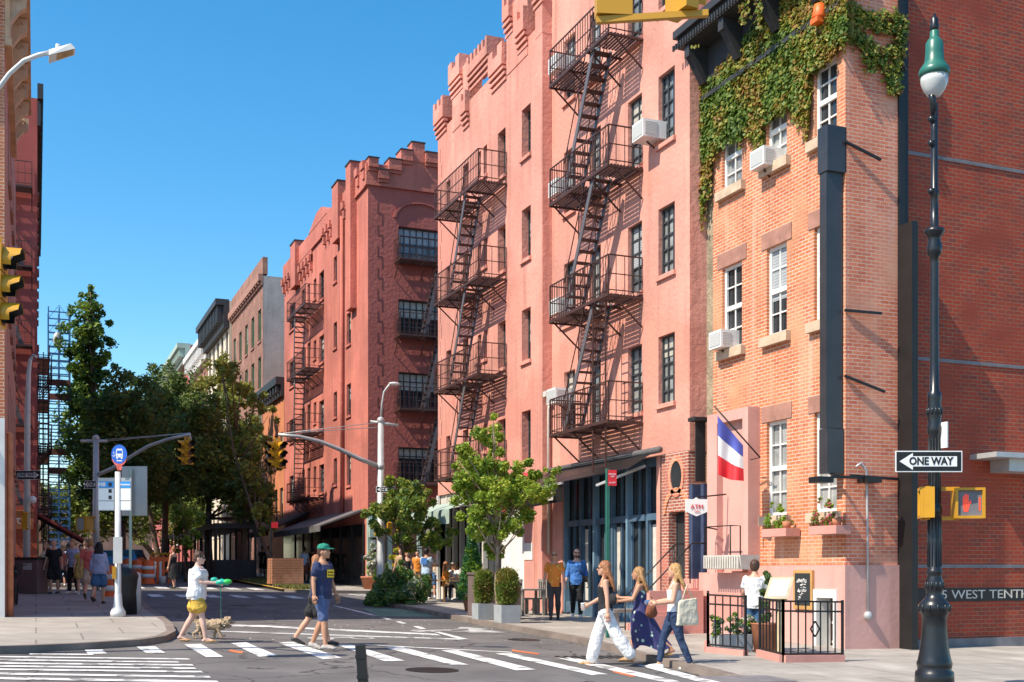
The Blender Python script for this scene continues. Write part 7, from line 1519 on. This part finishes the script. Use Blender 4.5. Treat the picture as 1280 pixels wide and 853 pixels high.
for i in range(4): m.bar(q[i], q[(i+1)%4], .02)
solo(m, 'railing_ornament', 'steel_black', 'diamond shaped iron ornament in the middle of the right railing', 'ornament', cdi)
# menu lectern and chalkboard
a = gd(975, 20.6, CH); t = thing('menu_stand', 'pale wooden menu display case on a post behind the railing', 'menu stand', a); k = 20.6/FP; m = MB(); zc_ = atd(970, 735, 20.6).z
m.box(a+Vector((-.05,-.05,0)), a+Vector((.05,.05,zc_-a.z-.1))); m.build('post', 'wood_pale', t); c0 = Vector((a.x-.02,a.y,zc_)); u = Vector((FY,-FX,0)); v = Vector((.1,.35,.55)).normalized(); nn = u.cross(v).normalized()
def slab(mb, hu, hv, d0, d1, cu=0): b4 = [(-hu,-hv),(hu,-hv),(hu,hv),(-hu,hv)]; mb.hexa([c0+u*(x+y*.45)+v*y+nn*d0 for x, y in b4], [c0+u*(x+y*.45)+v*y+nn*d1 for x, y in b4])
m = MB(); slab(m, .21, .23, -.1, 0); m.build('case', 'wood_pale', t); m = MB(); slab(m, .16, .18, .002, .006); m.build('menu_sheet', 'sign_white', t); m = MB(); 
for k2 in range(5):
    c1 = c0; c0 = c1+v*(.15-.07*k2)+u*.45*(.15-.07*k2); slab(m, .1, .006, .008, .009); c0 = c1
m.build('menu_text', 'sign_grey', t)
A0 = onX(1007.5, 737, 14.1); t = thing('chalkboard', 'narrow chalkboard in an orange wooden frame hanging on the pink wall', 'chalkboard', A0); y0, y1, z0, z1 = onX(1015.5,737,14.1).y, onX(992,737,14.1).y, onX(1005,762,14.1).z, onX(1005,713,14.1).z
m = MB(); Fh2 = FR('X', 14.14); Fh2.box(m, y0, y1, 0, .05, z0, z1); m.build('frame', 'wood_frame', t); m = MB(); Fh2.box(m, y0+.06, y1-.06, .05, .056, z0+.08, z1-.06); m.build('board', 'chalk', t)
yc = (y0+y1)/2; m = MB()
for j, (tx, sz) in enumerate((('fresh',.11),('soup',.13),('~',.1),('steak',.1),('frites',.1),('~',.1),('wine',.13))): m.merge(text_mb(tx, sz, TM(Vector((14.14-.06,yc,z1-.16-.14*j)), (-1,0,0)), .001)) if 0 else None
for j, (tx, sz) in enumerate((('menu',.13),('du jour',.1))): m.merge(text_mb(tx, sz, TM(Vector((14.14-.06,yc,z1-.2-.2*j)), (-1,0,0)), .001))
rnd = random.Random(3)
for k in range(26): y = yc+rnd.uniform(-.13,.13); z = z0+.15+rnd.uniform(0,.45); Fh2.box(m, y, y+rnd.uniform(.02,.08), .057, .058, z, z+.012)
m.build('chalk_writing', 'reflect_white', t)
# plants and tub behind the railing
for px, d, lb, mt, hh, pm_ in ((957, 20.9, 'dark clipped shrub in a terracotta pot behind the railing', ['shrub','oak','shrub'], .8, 'terracotta'), (917, 20.9, 'low grey trough of green plants behind the left railing', ['bright_leaf','shrub','flower_white'], .25, 'planter_grey')):
    a = gd(px, d, .02); t = thing('potted_plant', lb, 'potted plant', a); m = MB(); m.lathe((0,0,0), [(.2,0),(.26,.6),(.28,.62)], 16) if pm_ == 'terracotta' else m.box((-.4,-.15,0),(.3,.15,.4)); m.build('pot', pm_, t, local=True)
    crown(t, [((a.x+dx,a.y,a.z+(.62 if hh > .5 else .42)+hh*u), .15) for u in (.1,.4,.7,1) for dx in ((0,) if hh > .5 else (-.35,0,.3))], 1800, .04, mt, 60, name='foliage')
# grass verge and litter
def scatter(poly, n, name, m, size, h0, label, cat):
    xs = [p[0] for p in poly]; ys = [p[1] for p in poly]; rnd = random.Random(9); mb = MB(); k = 0
    x0, x1, y0, y1 = min(xs), max(xs), min(ys), max(ys)
    while k < n:
        x, y = rnd.uniform(x0,x1), rnd.uniform(y0,y1); z = G(x,y)+h0; a = rnd.uniform(0,6.28); s_ = size*rnd.uniform(.5,1.2); k += 1
        mb.face([(x-s_*math.cos(a)*.3,y-s_*math.sin(a)*.3,z),(x+s_*math.cos(a)*.3,y+s_*math.sin(a)*.3,z),(x+rnd.uniform(-.3,.3)*s_,y+rnd.uniform(-.3,.3)*s_,z+s_*(1 if name == 'grass' else .15))])
    o = solo(mb, name, m, label, cat, (x0,y0,G(x0,y0))); o['kind'] = 'stuff'
scatter([(9.4,46.9),(10.8,62)], 9000, 'grass', 'grass', .14, CH, 'thin strip of grass and weeds along the far yellow kerb', 'grass')
scatter([(9.7,20),(10.4,33)], 700, 'fallen_leaves', 'box_rust', .06, .012, 'fallen leaves and litter in the gutter by the right kerb', 'leaves')
scatter([(3.0,21),(10.2,33)], 260, 'street_litter', 'reflect_white', .05, .012, 'tiny scraps scattered over the asphalt', 'litter')
